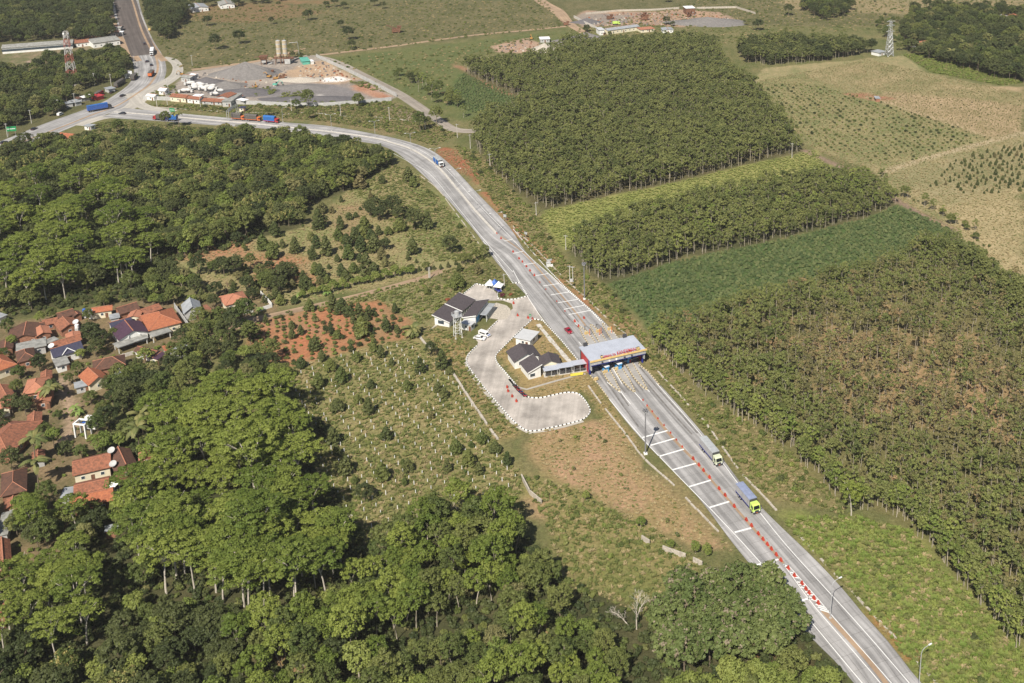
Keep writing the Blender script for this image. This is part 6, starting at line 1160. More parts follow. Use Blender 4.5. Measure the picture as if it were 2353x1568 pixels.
for k, (lb, a, b2, c2, rm) in enumerate((('grey stall roof, lowest of the roadside stalls', (612,850), (690,838), (615,828), 'roof_tin'), ('pale stall roof above the lowest stall', (700,838), (770,822), (702,805), 'roof_tin'), ('long white stall roof on the highway', (775,795), (890,765), (785,770), 'tent_white'), ('brown stall roof left of the long white one', (725,805), (775,795), (728,785), 'roof_brown'), ('dark red container stall by the highway', (905,785), (980,765), (905,755), 'red_paint'), ('grey stall under the green tarped truck', (1010,715), (1085,700), (1012,690), 'roof_tin'))): house(lb, zE(*a), zE(*b2), zE(*c2), 2.8, 3.2, 'flat' if rm != 'roof_brown' else 'gable', rm, 'red_paint' if rm == 'red_paint' else 'grey_wall', name='stall', cat='stall', cap=None, win=False)
house('orange roofed house below the highway', (126,314), (163,318), (128,302), 3.2, 4.6, 'gable', 'roof_orange', 'cream_wall'); house('white roofed hut beside the orange house', (190,288), (208,290), (192,282), 2.8, 3, 'flat', 'roof_tin', 'white_wall')
for lb, a, b2, c2, rm in (('large pale house far behind the grassland', (505,12), (540,9), (505,3), 'roof_asbestos'), ('pale building at the top edge beside the far road', (440,20), (480,16), (440,10), 'roof_tin'), ('orange roof at the top edge beside the far road', (395,8), (430,4), (395,-2), 'roof_pink')): house(lb, a, b2, c2, 3.6, 5, 'gable', rm, 'white_wall')
# quarry sheds
house('white two storey tower house at the quarry', (1376,69), (1390,68), (1376,62), 4.6, 4.8, 'flat', 'roof_white', 'white_wall'); house('long grey shed roof along the quarry', (1396,70), (1470,60), (1398,63), 3.6, 4.6, 'gable', 'roof_tin', 'cream_wall'); house('small orange roof at the end of the quarry shed', (1472,68), (1505,65), (1472,62), 2.8, 3.2, 'flat', 'roof_pink', 'cream_wall'); house('small blue white hut beside the round quarry tree', (1522,69), (1548,68), (1522,63), 2.8, 3.4, 'gable', 'roof_tin', 'white_wall'); house('white roofed hut at the digging site', (1097 + 143, 90), (1264, 89), (1240, 84), 3, 3.2, 'flat', 'tent_white', 'grey_wall'); house('white roof on the tall crusher', (1575,19), (1598,18), (1576,13), 6, 6.2, 'flat', 'tent_white', 'rust_metal')
truck('lime green tipper in the quarry', (1408,58), (1425,57), 'lime_cab', 'lime_cab', 'lime_cab', 'dark_metal', 3.2, group='quarry trucks')
# far village at the top right
for lb, a, b2, c2, rm in (('white house with blue front at the right edge', (2305,45), (2340,43), (2305,36), 'roof_tin'), ('orange roof at the right edge beside the white house', (2335,44), (2368,42), (2335,34), 'roof_orange'), ('orange roof low among the far palms', (2112,105), (2150,100), (2112,94), 'roof_pink'), ('pink roof in the middle of the far wood', (2230,95), (2260,93), (2230,86), 'roof_pink')): house(lb, a, b2, c2, 3.2, 4.8, 'gable', rm, 'white_wall')
# ------------------------------------------------------------------ vegetation
leaf_mat('leaf_plantation', (0.080, 0.102, 0.030), (0.205, 0.215, 0.068), 0.16)
leaf_mat('leaf_plantation_dry', (0.120, 0.118, 0.045), (0.225, 0.200, 0.080), 0.14, dry=(0.32, 0.215, 0.11), dryamt=0.16)
leaf_mat('leaf_albizia', (0.092, 0.135, 0.022), (0.225, 0.260, 0.052), 0.20, scale=0.25)
leaf_mat('leaf_dark', (0.034, 0.050, 0.016), (0.095, 0.108, 0.036), 0.13)
leaf_mat('leaf_mid', (0.068, 0.098, 0.024), (0.175, 0.188, 0.054), 0.18, dry=(0.25, 0.22, 0.10), dryamt=0.12)
leaf_mat('leaf_light', (0.130, 0.180, 0.036), (0.250, 0.275, 0.072), 0.20)
leaf_mat('leaf_orchard', (0.048, 0.070, 0.020), (0.120, 0.130, 0.042), 0.11, dry=(0.19, 0.155, 0.07), dryamt=0.15)
leaf_mat('leaf_teak', (0.075, 0.110, 0.030), (0.165, 0.195, 0.062), 0.13, scale=0.7)
leaf_mat('leaf_flower', (0.22, 0.18, 0.12), (0.30, 0.25, 0.18), 0.2, scale=0.7)
leaf_mat('leaf_flower_yellow', (0.36, 0.31, 0.11), (0.30, 0.27, 0.10), 0.2, scale=0.7)
leaf_mat('leaf_palm', (0.10, 0.13, 0.04), (0.26, 0.24, 0.09), 0.2)
leaf_mat('leaf_crop', (0.068, 0.112, 0.040), (0.190, 0.215, 0.085), 0.14)
leaf_mat('leaf_banana', (0.16, 0.26, 0.06), (0.26, 0.33, 0.10), 0.3)
leaf_mat('grass_green', (0.140, 0.165, 0.045), (0.240, 0.235, 0.085), 0.25)
leaf_mat('grass_lush', (0.150, 0.215, 0.040), (0.235, 0.265, 0.075), 0.25)
leaf_mat('grass_dry', (0.30, 0.245, 0.125), (0.42, 0.335, 0.18), 0.2)
leaf_mat('leaf_olive', (0.110, 0.140, 0.036), (0.215, 0.225, 0.070), 0.16)
leaf_mat('twig_brown', (0.22, 0.145, 0.10), (0.30, 0.20, 0.15), 0.1)

def quad_mesh(name, pos, nrm, size, m, asp=0.7):
    """one small leaf-cluster face at each point, roughly facing its normal"""
    n_ = len(pos); nrm = nrm / np.maximum(1e-6, np.linalg.norm(nrm, axis=1))[:, None]
    r = NR.normal(size=(n_, 3)); t = np.cross(nrm, r); t /= np.maximum(1e-6, np.linalg.norm(t, axis=1))[:, None]; bt = np.cross(nrm, t)
    s = (size * NR.uniform(0.65, 1.35, n_))[:, None] * 0.5; q = s * asp
    v = np.stack([pos - t * s - bt * q, pos + t * s * 0.75 - bt * q, pos + t * s + bt * q, pos - t * s * 0.75 + bt * q], 1).reshape(-1, 3)
    return face_mesh(name, v, m)
def face_mesh(name, v, m, per=4):
    n_ = len(v) // per; me = bpy.data.meshes.new(name); me.vertices.add(len(v)); me.vertices.foreach_set('co', v.astype(np.float32).ravel())
    me.loops.add(len(v)); me.loops.foreach_set('vertex_index', np.arange(len(v), dtype=np.int32)); me.polygons.add(n_); me.polygons.foreach_set('loop_start', np.arange(0, len(v), per, dtype=np.int32))
    mats = m if isinstance(m, list) else [m]
    for k in mats: me.materials.append(M(k))
    me.update(); return me
def cloud(clumps, per, size, up=0.35, jit=0.55, low=-0.35):
    P, N = [], []
    for (x, y, z, r, rz) in clumps:
        k = max(4, int(per * NR.uniform(0.8, 1.2))); d = NR.normal(size=(k * 2, 3)); d /= np.linalg.norm(d, axis=1)[:, None]; d = d[d[:, 2] > low][:k]
        f = NR.uniform(0.62, 1.06, len(d))[:, None]; P.append(np.array([x, y, z]) + d * f * np.array([r, r, rz])); nn = d / np.array([r, r, rz]) * r + NR.normal(size=d.shape) * jit; nn[:, 2] += up; N.append(nn)
    return np.concatenate(P), np.concatenate(N)
def trunk_mesh(H, r, forks=0, fz=0.6, spread=2.5, lean=0.3, m='bark_pale', seg=4):
    mb = MB(); dx, dy = R.uniform(-lean, lean), R.uniform(-lean, lean); pts = [(0, 0, -0.3)]
    fz_ = H * fz if forks else H
    for i in range(1, seg + 1):
        t = i / seg; pts.append((dx * t * t + R.uniform(-.06, .06), dy * t * t + R.uniform(-.06, .06), fz_ * t))
    mb.path(pts, [r * (1.15 - 0.5 * i / seg) for i in range(seg + 1)], 6)
    e = pts[-1]; a0 = R.uniform(0, 6.28)
    for k in range(forks):
        a = a0 + 6.283 * k / forks + R.uniform(-.4, .4); s = spread * R.uniform(.6, 1.1); mid = (e[0] + math.cos(a) * s * .45, e[1] + math.sin(a) * s * .45, e[2] + (H - e[2]) * .6); end = (e[0] + math.cos(a) * s, e[1] + math.sin(a) * s, H * R.uniform(.9, .98))
        mb.path([e, mid, end], [r * .5, r * .34, r * .15], 5)
        b = a + R.choice((-.7, .7)); mb.path([mid, (mid[0] + math.cos(b) * s * .5, mid[1] + math.sin(b) * s * .5, mid[2] + (H - mid[2]) * .7)], [r * .28, r * .12], 4)
    return mb.mesh('trunk', m)

def crown_plantation(H, mat_, n_c, per, rad=2.1, cr=(.45, .85), size=.38, dep=4.2):
    cl = []
    for i in range(n_c):
        a, q = 2.4 * i + R.uniform(-.6, .6), math.sqrt(R.random()) * rad; z = H - .4 - (q / rad) ** 2 * 1.1 - R.random() ** 1.2 * dep; q *= 1.1 - max(0, z - H + 1.6) * .3
        r = R.uniform(*cr); cl.append((math.cos(a) * q, math.sin(a) * q, z, r, r * R.uniform(.55, .85)))
    p, n_ = cloud(cl, per, size, up=.3, jit=.6); return quad_mesh('crown', p, n_, size, mat_)
def crown_albizia(H, rad, mat_, n_c=20, per=120):
    cl = []; n_c = int(n_c * 2.3); per = int(per * .5)
    for i in range(n_c):
        a = 2.4 * i + R.uniform(-.5, .5); q = rad * math.sqrt((i + .5) / n_c) * R.uniform(.8, 1.1); r = R.uniform(.75, 1.5)
        cl.append((math.cos(a) * q, math.sin(a) * q, H - .9 - 2.6 * (q / rad) ** 2 + R.uniform(-1.0, .7), r, r * R.uniform(.32, .5)))
    for i in range(n_c // 3):
        a = R.uniform(0, 6.28); q = rad * R.uniform(.3, .95); r = R.uniform(.8, 1.3); cl.append((math.cos(a) * q, math.sin(a) * q, H - R.uniform(3.8, 7.5), r, r * .4))
    p, n_ = cloud(cl, per, .38, up=.6, jit=.55, low=-.5); return quad_mesh('crown', p, n_, .38, mat_)
def crown_dome(cz, rx, rz, mat_, n_c=24, per=95, size=.48, cr=(.9, 1.7), flower=None):
    cl = []; n_c = int(n_c * 1.9); per = int(per * .6); cr = (cr[0] * .65, cr[1] * .75); size *= .85
    for i in range(n_c):
        z = 1 - (i + .5) / n_c * 1.45; a = 2.4 * i + R.uniform(-.5, .5); q = math.sqrt(max(0, 1 - z * z)); f = R.uniform(.62, 1.0); r = R.uniform(*cr)
        cl.append((math.cos(a) * q * rx * f, math.sin(a) * q * rx * f, cz + z * rz * f, r, r * R.uniform(.6, .85)))
    p, n_ = cloud(cl, per, size); me = quad_mesh('crown', p, n_, size, [mat_] + ([flower[0]] if flower else []))
    if flower:   # blossom sits on the tips of the upper branches
        k = len(p); mi = np.zeros(k, np.int32); top = p[:, 2] > cz - .1 * rz; h = np.sin(p[:, 0] * 1.7 + 2) * np.cos(p[:, 1] * 1.9) + NR.normal(size=k) * .35
        mi[top & (h > flower[1])] = 1; me.polygons.foreach_set('material_index', mi); me.update()
    return me
def crown_cone(H, rad, mat_, per=60, size=.34):
    cl = []; n_c = 26
    for i in range(n_c):
        t = (i + .3) / n_c; z = .7 + t * (H - 1.1); prof = rad * (1.0 - t) ** .62 * (0.75 + .25 * min(1, t * 6)); a = 2.4 * i + R.uniform(-.5, .5); r = R.uniform(.55, .85) * (1.15 - .45 * t)
        q = max(0, prof - r * .6) * R.uniform(.75, 1.05); cl.append((math.cos(a) * q, math.sin(a) * q, z, r, r * .75))
    p, n_ = cloud(cl, per, size); return quad_mesh('crown', p, n_, size, mat_)
def crown_bush(rad, h, mat_, n_c=8, per=45, size=.3):
    cl = [(math.cos(a) * rad * q, math.sin(a) * rad * q, h * z, rad * .48, h * .36) for a, q, z in [(R.uniform(0, 6.28), R.uniform(.1, .65), R.uniform(.35, .7)) for _ in range(n_c)]]
    p, n_ = cloud(cl, per, size); return quad_mesh('crown', p, n_, size, mat_)
def tuft(rad, h, mat_, n_=16, wd_=.16):
    """arching blades"""
    v = []
    for i in range(n_):
        a = R.uniform(0, 6.28); q = rad * .4 * math.sqrt(R.random()); x, y = math.cos(a) * q, math.sin(a) * q; b = R.uniform(0, 6.28); l_ = rad * R.uniform(.5, 1.1); hh = h * R.uniform(.6, 1.1); w = wd_ * R.uniform(.7, 1.3)
        px, py = -math.sin(b) * w, math.cos(b) * w; mx_, my_ = x + math.cos(b) * l_ * .4, y + math.sin(b) * l_ * .4; ex, ey = x + math.cos(b) * l_, y + math.sin(b) * l_
        v += [(x - px, y - py, -.05), (x + px, y + py, -.05), (mx_ + px, my_ + py, hh * .8), (mx_ - px, my_ - py, hh * .8)]
        v += [(mx_ - px, my_ - py, hh * .8), (mx_ + px, my_ + py, hh * .8), (ex + px * .4, ey + py * .4, hh), (ex - px * .4, ey - py * .4, hh)]
    return face_mesh('blades', np.array(v), mat_)

TREES = {}    # kind -> list of prototypes (crown mesh, trunk mesh, height)
TREES['green'] = [(crown_plantation(h, 'leaf_plantation', 17, 42), trunk_mesh(h - 1, .10, 2, .72, 1.3, .3), h) for h in (10.4, 11.2, 12.0, 11.6, 10.8)]
TREES['olive'] = [(crown_plantation(h, 'leaf_plantation_dry', k + 4, 30, 1.8, (.38, .7), .34, 4.8), trunk_mesh(h - 1, .09, 2, .66, 1.3, .4), h) for h, k in ((9.4, 7), (10.2, 8), (8.6, 6), (10.8, 9), (9.8, 5))]
TREES['leafy'] = [(crown_plantation(h, 'leaf_olive', k + 5, 34, 1.9, (.4, .75), .36, 4.6), trunk_mesh(h - 1, .09, 2, .66, 1.3, .4), h) for h, k in ((9.4, 9), (10.2, 10), (8.6, 8), (10.8, 10))]
TREES['edge'] = [(crown_plantation(h, 'leaf_light' if k == 1 else 'leaf_olive', 18, 44, 2.3), trunk_mesh(h - 1, .12, 3, .6, 1.6, .4), h) for k, h in enumerate((10.6, 11.6, 9.4, 12.4))]
TREES['albizia'] = [(crown_albizia(h, rd, 'leaf_albizia', nc), trunk_mesh(h - 1.2, .26, 4, .52, rd * .75, .9, 'bark_white'), h) for h, rd, nc in ((18.5, 6.8, 22), (16.5, 5.6, 18), (20, 7.4, 26), (15, 5.0, 16), (17.5, 6.2, 20))]
TREES['dark'] = [(crown_dome(h * .62, rd, h * .36, 'leaf_dark', nc), trunk_mesh(h * .7, .2, 3, .5, rd * .5, .3, 'bark'), h) for h, rd, nc in ((9.5, 3.8, 24), (11, 4.4, 28), (8, 3.2, 20), (12.5, 4.6, 30))]
TREES['mid'] = [(crown_dome(h * .62, rd, h * .36, 'leaf_mid', nc), trunk_mesh(h * .7, .2, 3, .5, rd * .5, .3, 'bark'), h) for h, rd, nc in ((9, 3.6, 22), (11, 4.2, 26), (7.5, 3.0, 18), (12, 4.0, 24))]
TREES['light'] = [(crown_dome(h * .64, rd, h * .34, 'leaf_light', nc, 85), trunk_mesh(h * .7, .16, 3, .5, rd * .5, .4, 'bark_pale'), h) for h, rd, nc in ((7.5, 2.7, 16), (9, 3.2, 18), (6, 2.3, 14))]
TREES['blossom'] = [(crown_dome(h * .62, rd, h * .34, 'leaf_mid', 22, 95, .46, (.9, 1.6), ('leaf_flower_yellow', .55)), trunk_mesh(h * .7, .18, 3, .5, rd * .5, .3, 'bark'), h) for h, rd in ((8.5, 3.4), (10, 3.8))]
TREES['rubber'] = [(crown_dome(h * .74, rd, h * .24, 'leaf_albizia' if k != 1 else 'leaf_mid', nc, 90, .45, (.9, 1.5)), trunk_mesh(h * .86, .17, 3, .55, rd * .6, 1.6, 'bark_pale'), h) for k, (h, rd, nc) in enumerate(((13, 3.8, 20), (14.5, 4.2, 22), (12, 3.5, 18), (15.5, 4.4, 24)))]
TREES['teak'] = [(crown_dome(h * .58, rd, h * .40, 'leaf_teak', nc, 85, .62, (1.0, 1.7), ('leaf_flower', th + .35)), trunk_mesh(h * .8, .24, 3, .5, rd * .5, .4, 'bark'), h) for h, rd, nc, th in ((12.5, 4.4, 30, .35), (11, 3.8, 26, .75), (13.5, 4.8, 34, .5))]
TREES['orchard'] = [(crown_cone(h, rd, 'leaf_orchard'), trunk_mesh(h * .5, .12, 0, m='bark', lean=.1), h) for h, rd in ((5.2, 2.1), (4.4, 2.2), (6.4, 2.3), (5.6, 1.8), (3.6, 1.9))]
TREES['orchard_light'] = [(crown_cone(h, rd, 'leaf_mid'), trunk_mesh(h * .5, .10, 0, m='bark', lean=.1), h) for h, rd in ((4.6, 2.0), (3.8, 1.9))]
TREES['shrub'] = [(crown_bush(rd, h, m, 9, 50), None, h) for rd, h, m in ((1.3, 1.6, 'leaf_mid'), (1.6, 2.0, 'leaf_dark'), (1.2, 1.3, 'leaf_light'), (1.7, 1.9, 'leaf_mid'))]
TREES['sapling'] = [(crown_plantation(h, 'leaf_mid', 4, 26, .8), trunk_mesh(h - .6, .05, 2, .6, .6, .15), h) for h in (4.2, 3.4)]
NAMES = {'leafy': 'plantation_tree', 'green': 'plantation_tree', 'olive': 'plantation_tree', 'edge': 'plantation_tree', 'albizia': 'umbrella_tree', 'dark': 'broadleaf_tree', 'mid': 'broadleaf_tree', 'light': 'broadleaf_tree', 'blossom': 'broadleaf_tree', 'rubber': 'slender_tree', 'teak': 'teak_tree', 'orchard': 'orchard_tree', 'orchard_light': 'orchard_tree', 'shrub': 'shrub', 'sapling': 'sapling'}
ADJ = {'leafy': 'light olive green', 'green': 'slender green', 'olive': 'thin olive brown', 'edge': 'bright green', 'albizia': 'flat crowned light green', 'dark': 'dense dark green', 'mid': 'rounded mid green', 'light': 'small bright green', 'blossom': 'yellow flowering', 'rubber': 'tall pale stemmed', 'teak': 'large leaved grey green', 'orchard': 'cone shaped dark green', 'orchard_light': 'cone shaped olive green', 'shrub': 'low leafy', 'sapling': 'thin young'}
CATS = {'shrub': 'shrub'}
PLACED = []   # (kind, variant, X, Y, scale, rot, place phrase, group, forced individual)
def plant(kind, X, Y, sc=1.0, place='', group='', force=False):
    PLACED.append((kind, R.randrange(len(TREES[kind])), X, Y, sc, R.uniform(0, 6.28), place, group, force))
AVOID = []    # world outlines trees keep out of: (polygon, margin)
def fill(pts, s, mix, place, group, sc=(.82, 1.15), rot=0.3, jit=.35, keep=1.0, world=False):
    P = pts if world else gpoly(pts); q = spots(P, s, jit, rot, keep); ks = [k for k, w in mix]; ws = [w for k, w in mix]
    ok = np.ones(len(q), bool)
    for pl, mg in AVOID:
        if len(q) == 0: break
        ok &= ~(inpoly(q[:, 0], q[:, 1], pl) | (edgedist(q[:, 0], q[:, 1], pl) < mg))
    q = q[ok]; h1, h2 = vnoise(q[:, 0], q[:, 1], 14, 5), vnoise(q[:, 0], q[:, 1], 45, 6)
    for (x, y), a, b_ in zip(q, h1, h2): plant(R.choices(ks, ws)[0], x, y, R.uniform(*sc) * (1 + .13 * a + .10 * b_), place, group)

def scatter(name, pts, rot, scl, ids, protos, label=None, cat=None, group=None):
    """one object of uncountable stuff: copies of prototypes on points"""
    me = bpy.data.meshes.new(name); me.vertices.add(len(pts)); me.vertices.foreach_set('co', np.asarray(pts, np.float32).ravel())
    for nm, tp, arr in (('rz', 'FLOAT', rot), ('sc', 'FLOAT', scl), ('pick', 'INT', ids)):
        a = me.attributes.new(nm, tp, 'POINT'); a.data.foreach_set('value', np.asarray(arr, np.float32 if tp == 'FLOAT' else np.int32))
    o = link(name, me, kind='stuff', label=label, cat=cat, group=group)
    ng = bpy.data.node_groups.new(name, 'GeometryNodeTree'); ng.interface.new_socket('Geometry', in_out='INPUT', socket_type='NodeSocketGeometry'); ng.interface.new_socket('Geometry', in_out='OUTPUT', socket_type='NodeSocketGeometry')
    N, L = ng.nodes, ng.links; gi = N.new('NodeGroupInput'); go = N.new('NodeGroupOutput'); ip = N.new('GeometryNodeInstanceOnPoints')
    jn = N.new('GeometryNodeJoinGeometry'); rev = []
    for parts in protos:
        js = N.new('GeometryNodeJoinGeometry')
        for p in parts:
            oi = N.new('GeometryNodeObjectInfo'); oi.transform_space = 'ORIGINAL'; oi.inputs['Object'].default_value = p; oi.inputs['As Instance'].default_value = False; L.new(oi.outputs['Geometry'], js.inputs[0])
        g2 = N.new('GeometryNodeGeometryToInstance'); L.new(js.outputs[0], g2.inputs[0]); rev.append(g2)
    for g2 in reversed(rev): L.new(g2.outputs[0], jn.inputs[0])
    def attr(nm, tp):
        a = N.new('GeometryNodeInputNamedAttribute'); a.data_type = tp; a.inputs['Name'].default_value = nm; return a.outputs[0]
    cx = N.new('ShaderNodeCombineXYZ'); L.new(attr('rz', 'FLOAT'), cx.inputs[2]); cs = attr('sc', 'FLOAT')
    L.new(gi.outputs[0], ip.inputs['Points']); L.new(jn.outputs[0], ip.inputs['Instance']); ip.inputs['Pick Instance'].default_value = True
    L.new(attr('pick', 'INT'), ip.inputs['Instance Index']); L.new(cx.outputs[0], ip.inputs['Rotation']); L.new(cs, ip.inputs['Scale']); L.new(ip.outputs[0], go.inputs[0])
    md = o.modifiers.new('scatter', 'NODES'); md.node_group = ng
    return o
def free_obj(name, me): return bpy.data.objects.new(name, me)   # a pattern for scatter only

def emit_trees():
    for nm in sorted(set(NAMES.values())):
        lst = [t for t in PLACED if NAMES[t[0]] == nm]
        if not lst: continue
        def vis(t):
            x, y = pix(t[2], t[3], TREES[t[0]][t[1]][2] * t[4] * .8); return -60 < x < 2412 and -60 < y < 1640
        def size(t): return (0 if t[8] else 1, 0 if vis(t) else 1, t[3] / t[4])
        lst.sort(key=size); cap = 298
        ind, rest = lst[:cap], lst[cap:]
        rest = [t for t in rest if -700 < pix(t[2], t[3])[0] < 2700]
        cache = {}; box = {}
        for t in ind: v_ = pix(t[2], t[3]); q_ = box.setdefault((t[0], t[6]), [9e9, -9e9, 9e9, -9e9]); q_[0] = min(q_[0], v_[0]); q_[1] = max(q_[1], v_[0]); q_[2] = min(q_[2], v_[1]); q_[3] = max(q_[3], v_[1])
        def cell(t):
            q_ = box[(t[0], t[6])]; v_ = pix(t[2], t[3]); fx_ = (v_[0] - q_[0]) / max(1, q_[1] - q_[0]); fy_ = (v_[1] - q_[2]) / max(1, q_[3] - q_[2])
            if q_[1] - q_[0] < 30 and q_[3] - q_[2] < 20: return ''
            w_ = ('far left', 'left', 'middle', 'right', 'far right')[min(4, int(fx_ * 5))]; d_ = ('rear', 'back', 'central', 'front')[min(3, int(fy_ * 4))]; return f', {d_} {w_},'
        for kind, va, x, y, s, rz, place, group, fo in ind:
            cl_ = cell((kind, va, x, y, s, rz, place)); sz_ = 'small ' if s < .75 * (1 if nm != 'shrub' else .9) else 'large ' if s > 1.0 else ''
            lb = f'{sz_}{ADJ[kind]} {"shrub" if nm == "shrub" else "tree" if nm != "sapling" else "sapling"}{cl_} {place}'.replace('low leafy', 'leafy' if sz_ else 'low leafy')
            if len(lb.split()) > 16: lb = lb[len(sz_):]
            if len(lb.split()) > 16: lb = lb.replace(cl_, '')
            gp = f'{ADJ[kind]} {nm.replace("_", " ")}s {group}'
            if (kind, va) not in cache:
                r = thing(nm, lb, CATS.get(kind, 'tree'), (x, y, 0), rz, gp); r.scale = (s, s, s); cr, tk, h = TREES[kind][va]
                if tk: link('trunk', tk, r)
                link('crown', cr, r); cache[(kind, va)] = r
            else: dup(cache[(kind, va)], (x, y, 0), rz, lb, gp, s)
        if rest:
            keys = sorted({(t[0], t[1]) for t in rest}); protos = []
            for k in keys:
                cr, tk, h = TREES[k[0]][k[1]]; protos.append([free_obj('crown', cr)] + ([free_obj('trunk', tk)] if tk else []))
            ix = {k: i for i, k in enumerate(keys)}
            scatter(nm + 's', [(t[2], t[3], 0) for t in rest], [t[5] for t in rest], [t[4] for t in rest], [ix[(t[0], t[1])] for t in rest], protos,
                    f'mass of {nm.replace("_", " ")}s reaching away into the distance', 'trees')
    print('trees', len(PLACED))

# --- plantations
AVOID_ROAD = [(np.array([(c + n_ * r) for c, n_, r in zip(cen, nrm, rr)] + [(c - n_ * q) for c, n_, q in zip(cen[::-1], nrm[::-1], ll[::-1])]), 1.5)]
hw = resample(smooth(HWY), 8); ht = tangents(hw); hn = np.c_[-ht[:, 1], ht[:, 0]]
AVOID_ROAD.append((np.r_[hw + hn * 13, (hw - hn * 13)[::-1]], 1.0))
AVOID.extend(AVOID_ROAD); AVOID.extend((f_, 1.6) for f_ in FOOT)
fill([(1062,165),(1225,238),(1115,282),(1085,312),(1100,352),(1146,410),(1182,439),(1250,482),(1386,455),(1572,413),(1846,345),(1795,285),(1735,212),(1668,155),(1640,108),(1480,112),(1300,108),(1260,135),(1160,150)], 3.3, [('green', 4), ('leafy', 1)], 'in the dense stand north of the grass strip', 'of the far stand', (.68, 1.15), .1, .4, .95)
fill([(1302,570),(1400,525),(1520,490),(1640,457),(1760,434),(1880,415),(1980,420),(2040,440),(2060,470),(1986,502),(1886,528),(1762,557),(1700,569),(1637,580),(1580,590),(1522,612),(1441,637),(1384,647),(1354,628)], 3.0, [('green', 2), ('leafy', 1.3), ('edge', .8)], 'in the strip of stems above the crop field', 'of the middle stand', (.7, 1.15), .1, .38)
fill([(1495,775),(1620,738),(1800,684),(2000,634),(2130,580),(2245,612),(2420,720),(2420,1540),(2320,1465),(2304,1450),(2254,1400),(2193,1320),(2149,1272),(2092,1217),(2020,1170),(1953,1150),(1911,1125),(1815,1035),(1755,990),(1690,950),(1600,890),(1540,830)], 3.1, [('leafy', 3), ('green', 1), ('olive', 1.6)], 'in the broad stand right of the road', 'of the near stand', (.62, 1.12), .2, .42, .93)
BRN = gpoly([(1740,800),(1900,720),(2120,700),(2300,790),(2352,900),(2352,1080),(2230,1110),(2050,1020),(1880,960)])
for i, t in enumerate(PLACED):
    if t[0] in ('leafy', 'green') and t[7] == 'of the near stand' and bool(inpoly([t[2] + R.uniform(-9, 9)], [t[3] + R.uniform(-9, 9)], BRN)[0]) and R.random() < .8:
        PLACED[i] = ('olive', R.randrange(5), t[2], t[3], t[4] * R.uniform(.8, 1), t[5], 'in the thin brownish middle of the broad stand', 'of the thin middle', False)
PLACED[:] = [t for t in PLACED if not (t[7] == 'of the thin middle' and R.random() < .22)]
fill([(1490,755),(1620,712),(1800,658),(2000,608),(2130,556),(2200,545),(2240,600),(2130,582),(2000,636),(1800,686),(1620,742)], 2.6, [('leafy', 1)], 'at the low young margin of the broad stand', 'of the young margin', (.35, .7), .2, .45)
# the brighter leafy rim of the near stand
rim = gpoly([(1500,790),(1545,840),(1605,895),(1692,955),(1757,995),(1815,1038),(1911,1130),(1956,1172),(2020,1170),(2092,1217),(2149,1272),(2193,1320),(2254,1400),(2304,1450),(2400,1545)])
for p in resample(rim, 2.4):
    for k in range(2): plant('edge', p[0] + R.uniform(-1, 5), p[1] + R.uniform(-1.2, 2.5), R.uniform(.65, 1.0), 'on the leafy rim of the near stand', 'on the rim of the near stand')
rim2 = gpoly([(2250,640),(2352,725),(2420,790)])
for p in resample(gpoly([(2130,582),(2240,615),(2330,690),(2420,760)]), 2.0):
    for k in range(3): plant('green', p[0] + R.uniform(-7, 1), p[1] + R.uniform(-5, 1), R.uniform(.8, 1.1), 'on the far rim of the near stand', 'on the far rim of the near stand')
plant('albizia', *G2((1955,1184)), .72, 'alone with a pale trunk at the roadside edge', 'single', True)
fill([(1695,118),(1800,104),(1950,110),(2008,120),(1900,140),(1770,152),(1705,142)], 4.0, [('green', 2), ('dark', 1)], 'in the small stand before the dry field', 'of the small far stand', (.9, 1.2))
fill([(1340,118),(1400,104),(1560,100),(1640,110),(1620,134),(1400,128),(1240,132)], 4.0, [('green', 1)], 'behind the dense stand', 'behind the far stand')
# --- woods at the left of the toll road
fill([(-120,365),(60,345),(200,332),(420,318),(640,328),(780,345),(870,360),(900,380),(860,402),(790,440),(700,470),(690,520),(600,522),(560,560),(420,592),(380,582),(340,520),(300,440),(100,440),(-120,470)], 4.9, [('dark', 2.4), ('mid', 4), ('blossom', 2.4), ('light', 5)], 'in the mixed wood below the toll road', 'of the mixed wood', (.6, 1.15))
fill([(-120,470),(100,440),(300,440),(345,520),(380,585),(340,640),(330,682),(250,668),(150,700),(0,720),(-120,730)], 6.0, [('albizia', 3), ('dark', 3), ('mid', 3), ('light', 1)], 'in the tall wood above the village', 'of the wood above the village', (.75, 1.0))
fill([(-220,20),(240,-60),(262,40),(268,84),(240,98),(120,92),(-220,112)], 6.5, [('dark', 3), ('mid', 1)], 'in the far wood behind the long building', 'of the far wood', (.8, 1.1))
fill([(-150,170),(80,165),(110,140),(280,128),(312,160),(292,186),(200,200),(172,215),(215,235),(60,285),(-150,330)], 6.0, [('dark', 2), ('mid', 4)], 'in the wood around the lattice tower', 'around the tower', (.7, 1.0))
fill([(330,-60),(430,-60),(420,0),(440,30),(400,70),(395,95),(360,92),(338,40)], 6.0, [('dark', 1)], 'beside the far asphalt road', 'beside the far road', (.8, 1.1))
fill([(430,-80),(760,-110),(700,-20),(640,6),(520,18),(440,26)], 9.0, [('dark', 2), ('mid', 2)], 'along the far edge of the fields', 'along the far edge', (.6, 1.0))
fill([(2070,60),(2100,40),(2200,20),(2400,30),(2400,200),(2300,182),(2180,150),(2080,122)], 5.5, [('dark', 3), ('mid', 2)], 'in the village wood beyond the dry field', 'of the far village', (.7, 1.15))
fill([(1830,20),(1950,-10),(1960,30),(1900,50)], 6.5, [('dark', 2), ('mid', 1)], 'in a far clump beyond the quarry', 'of a far clump', (.7, 1.0))
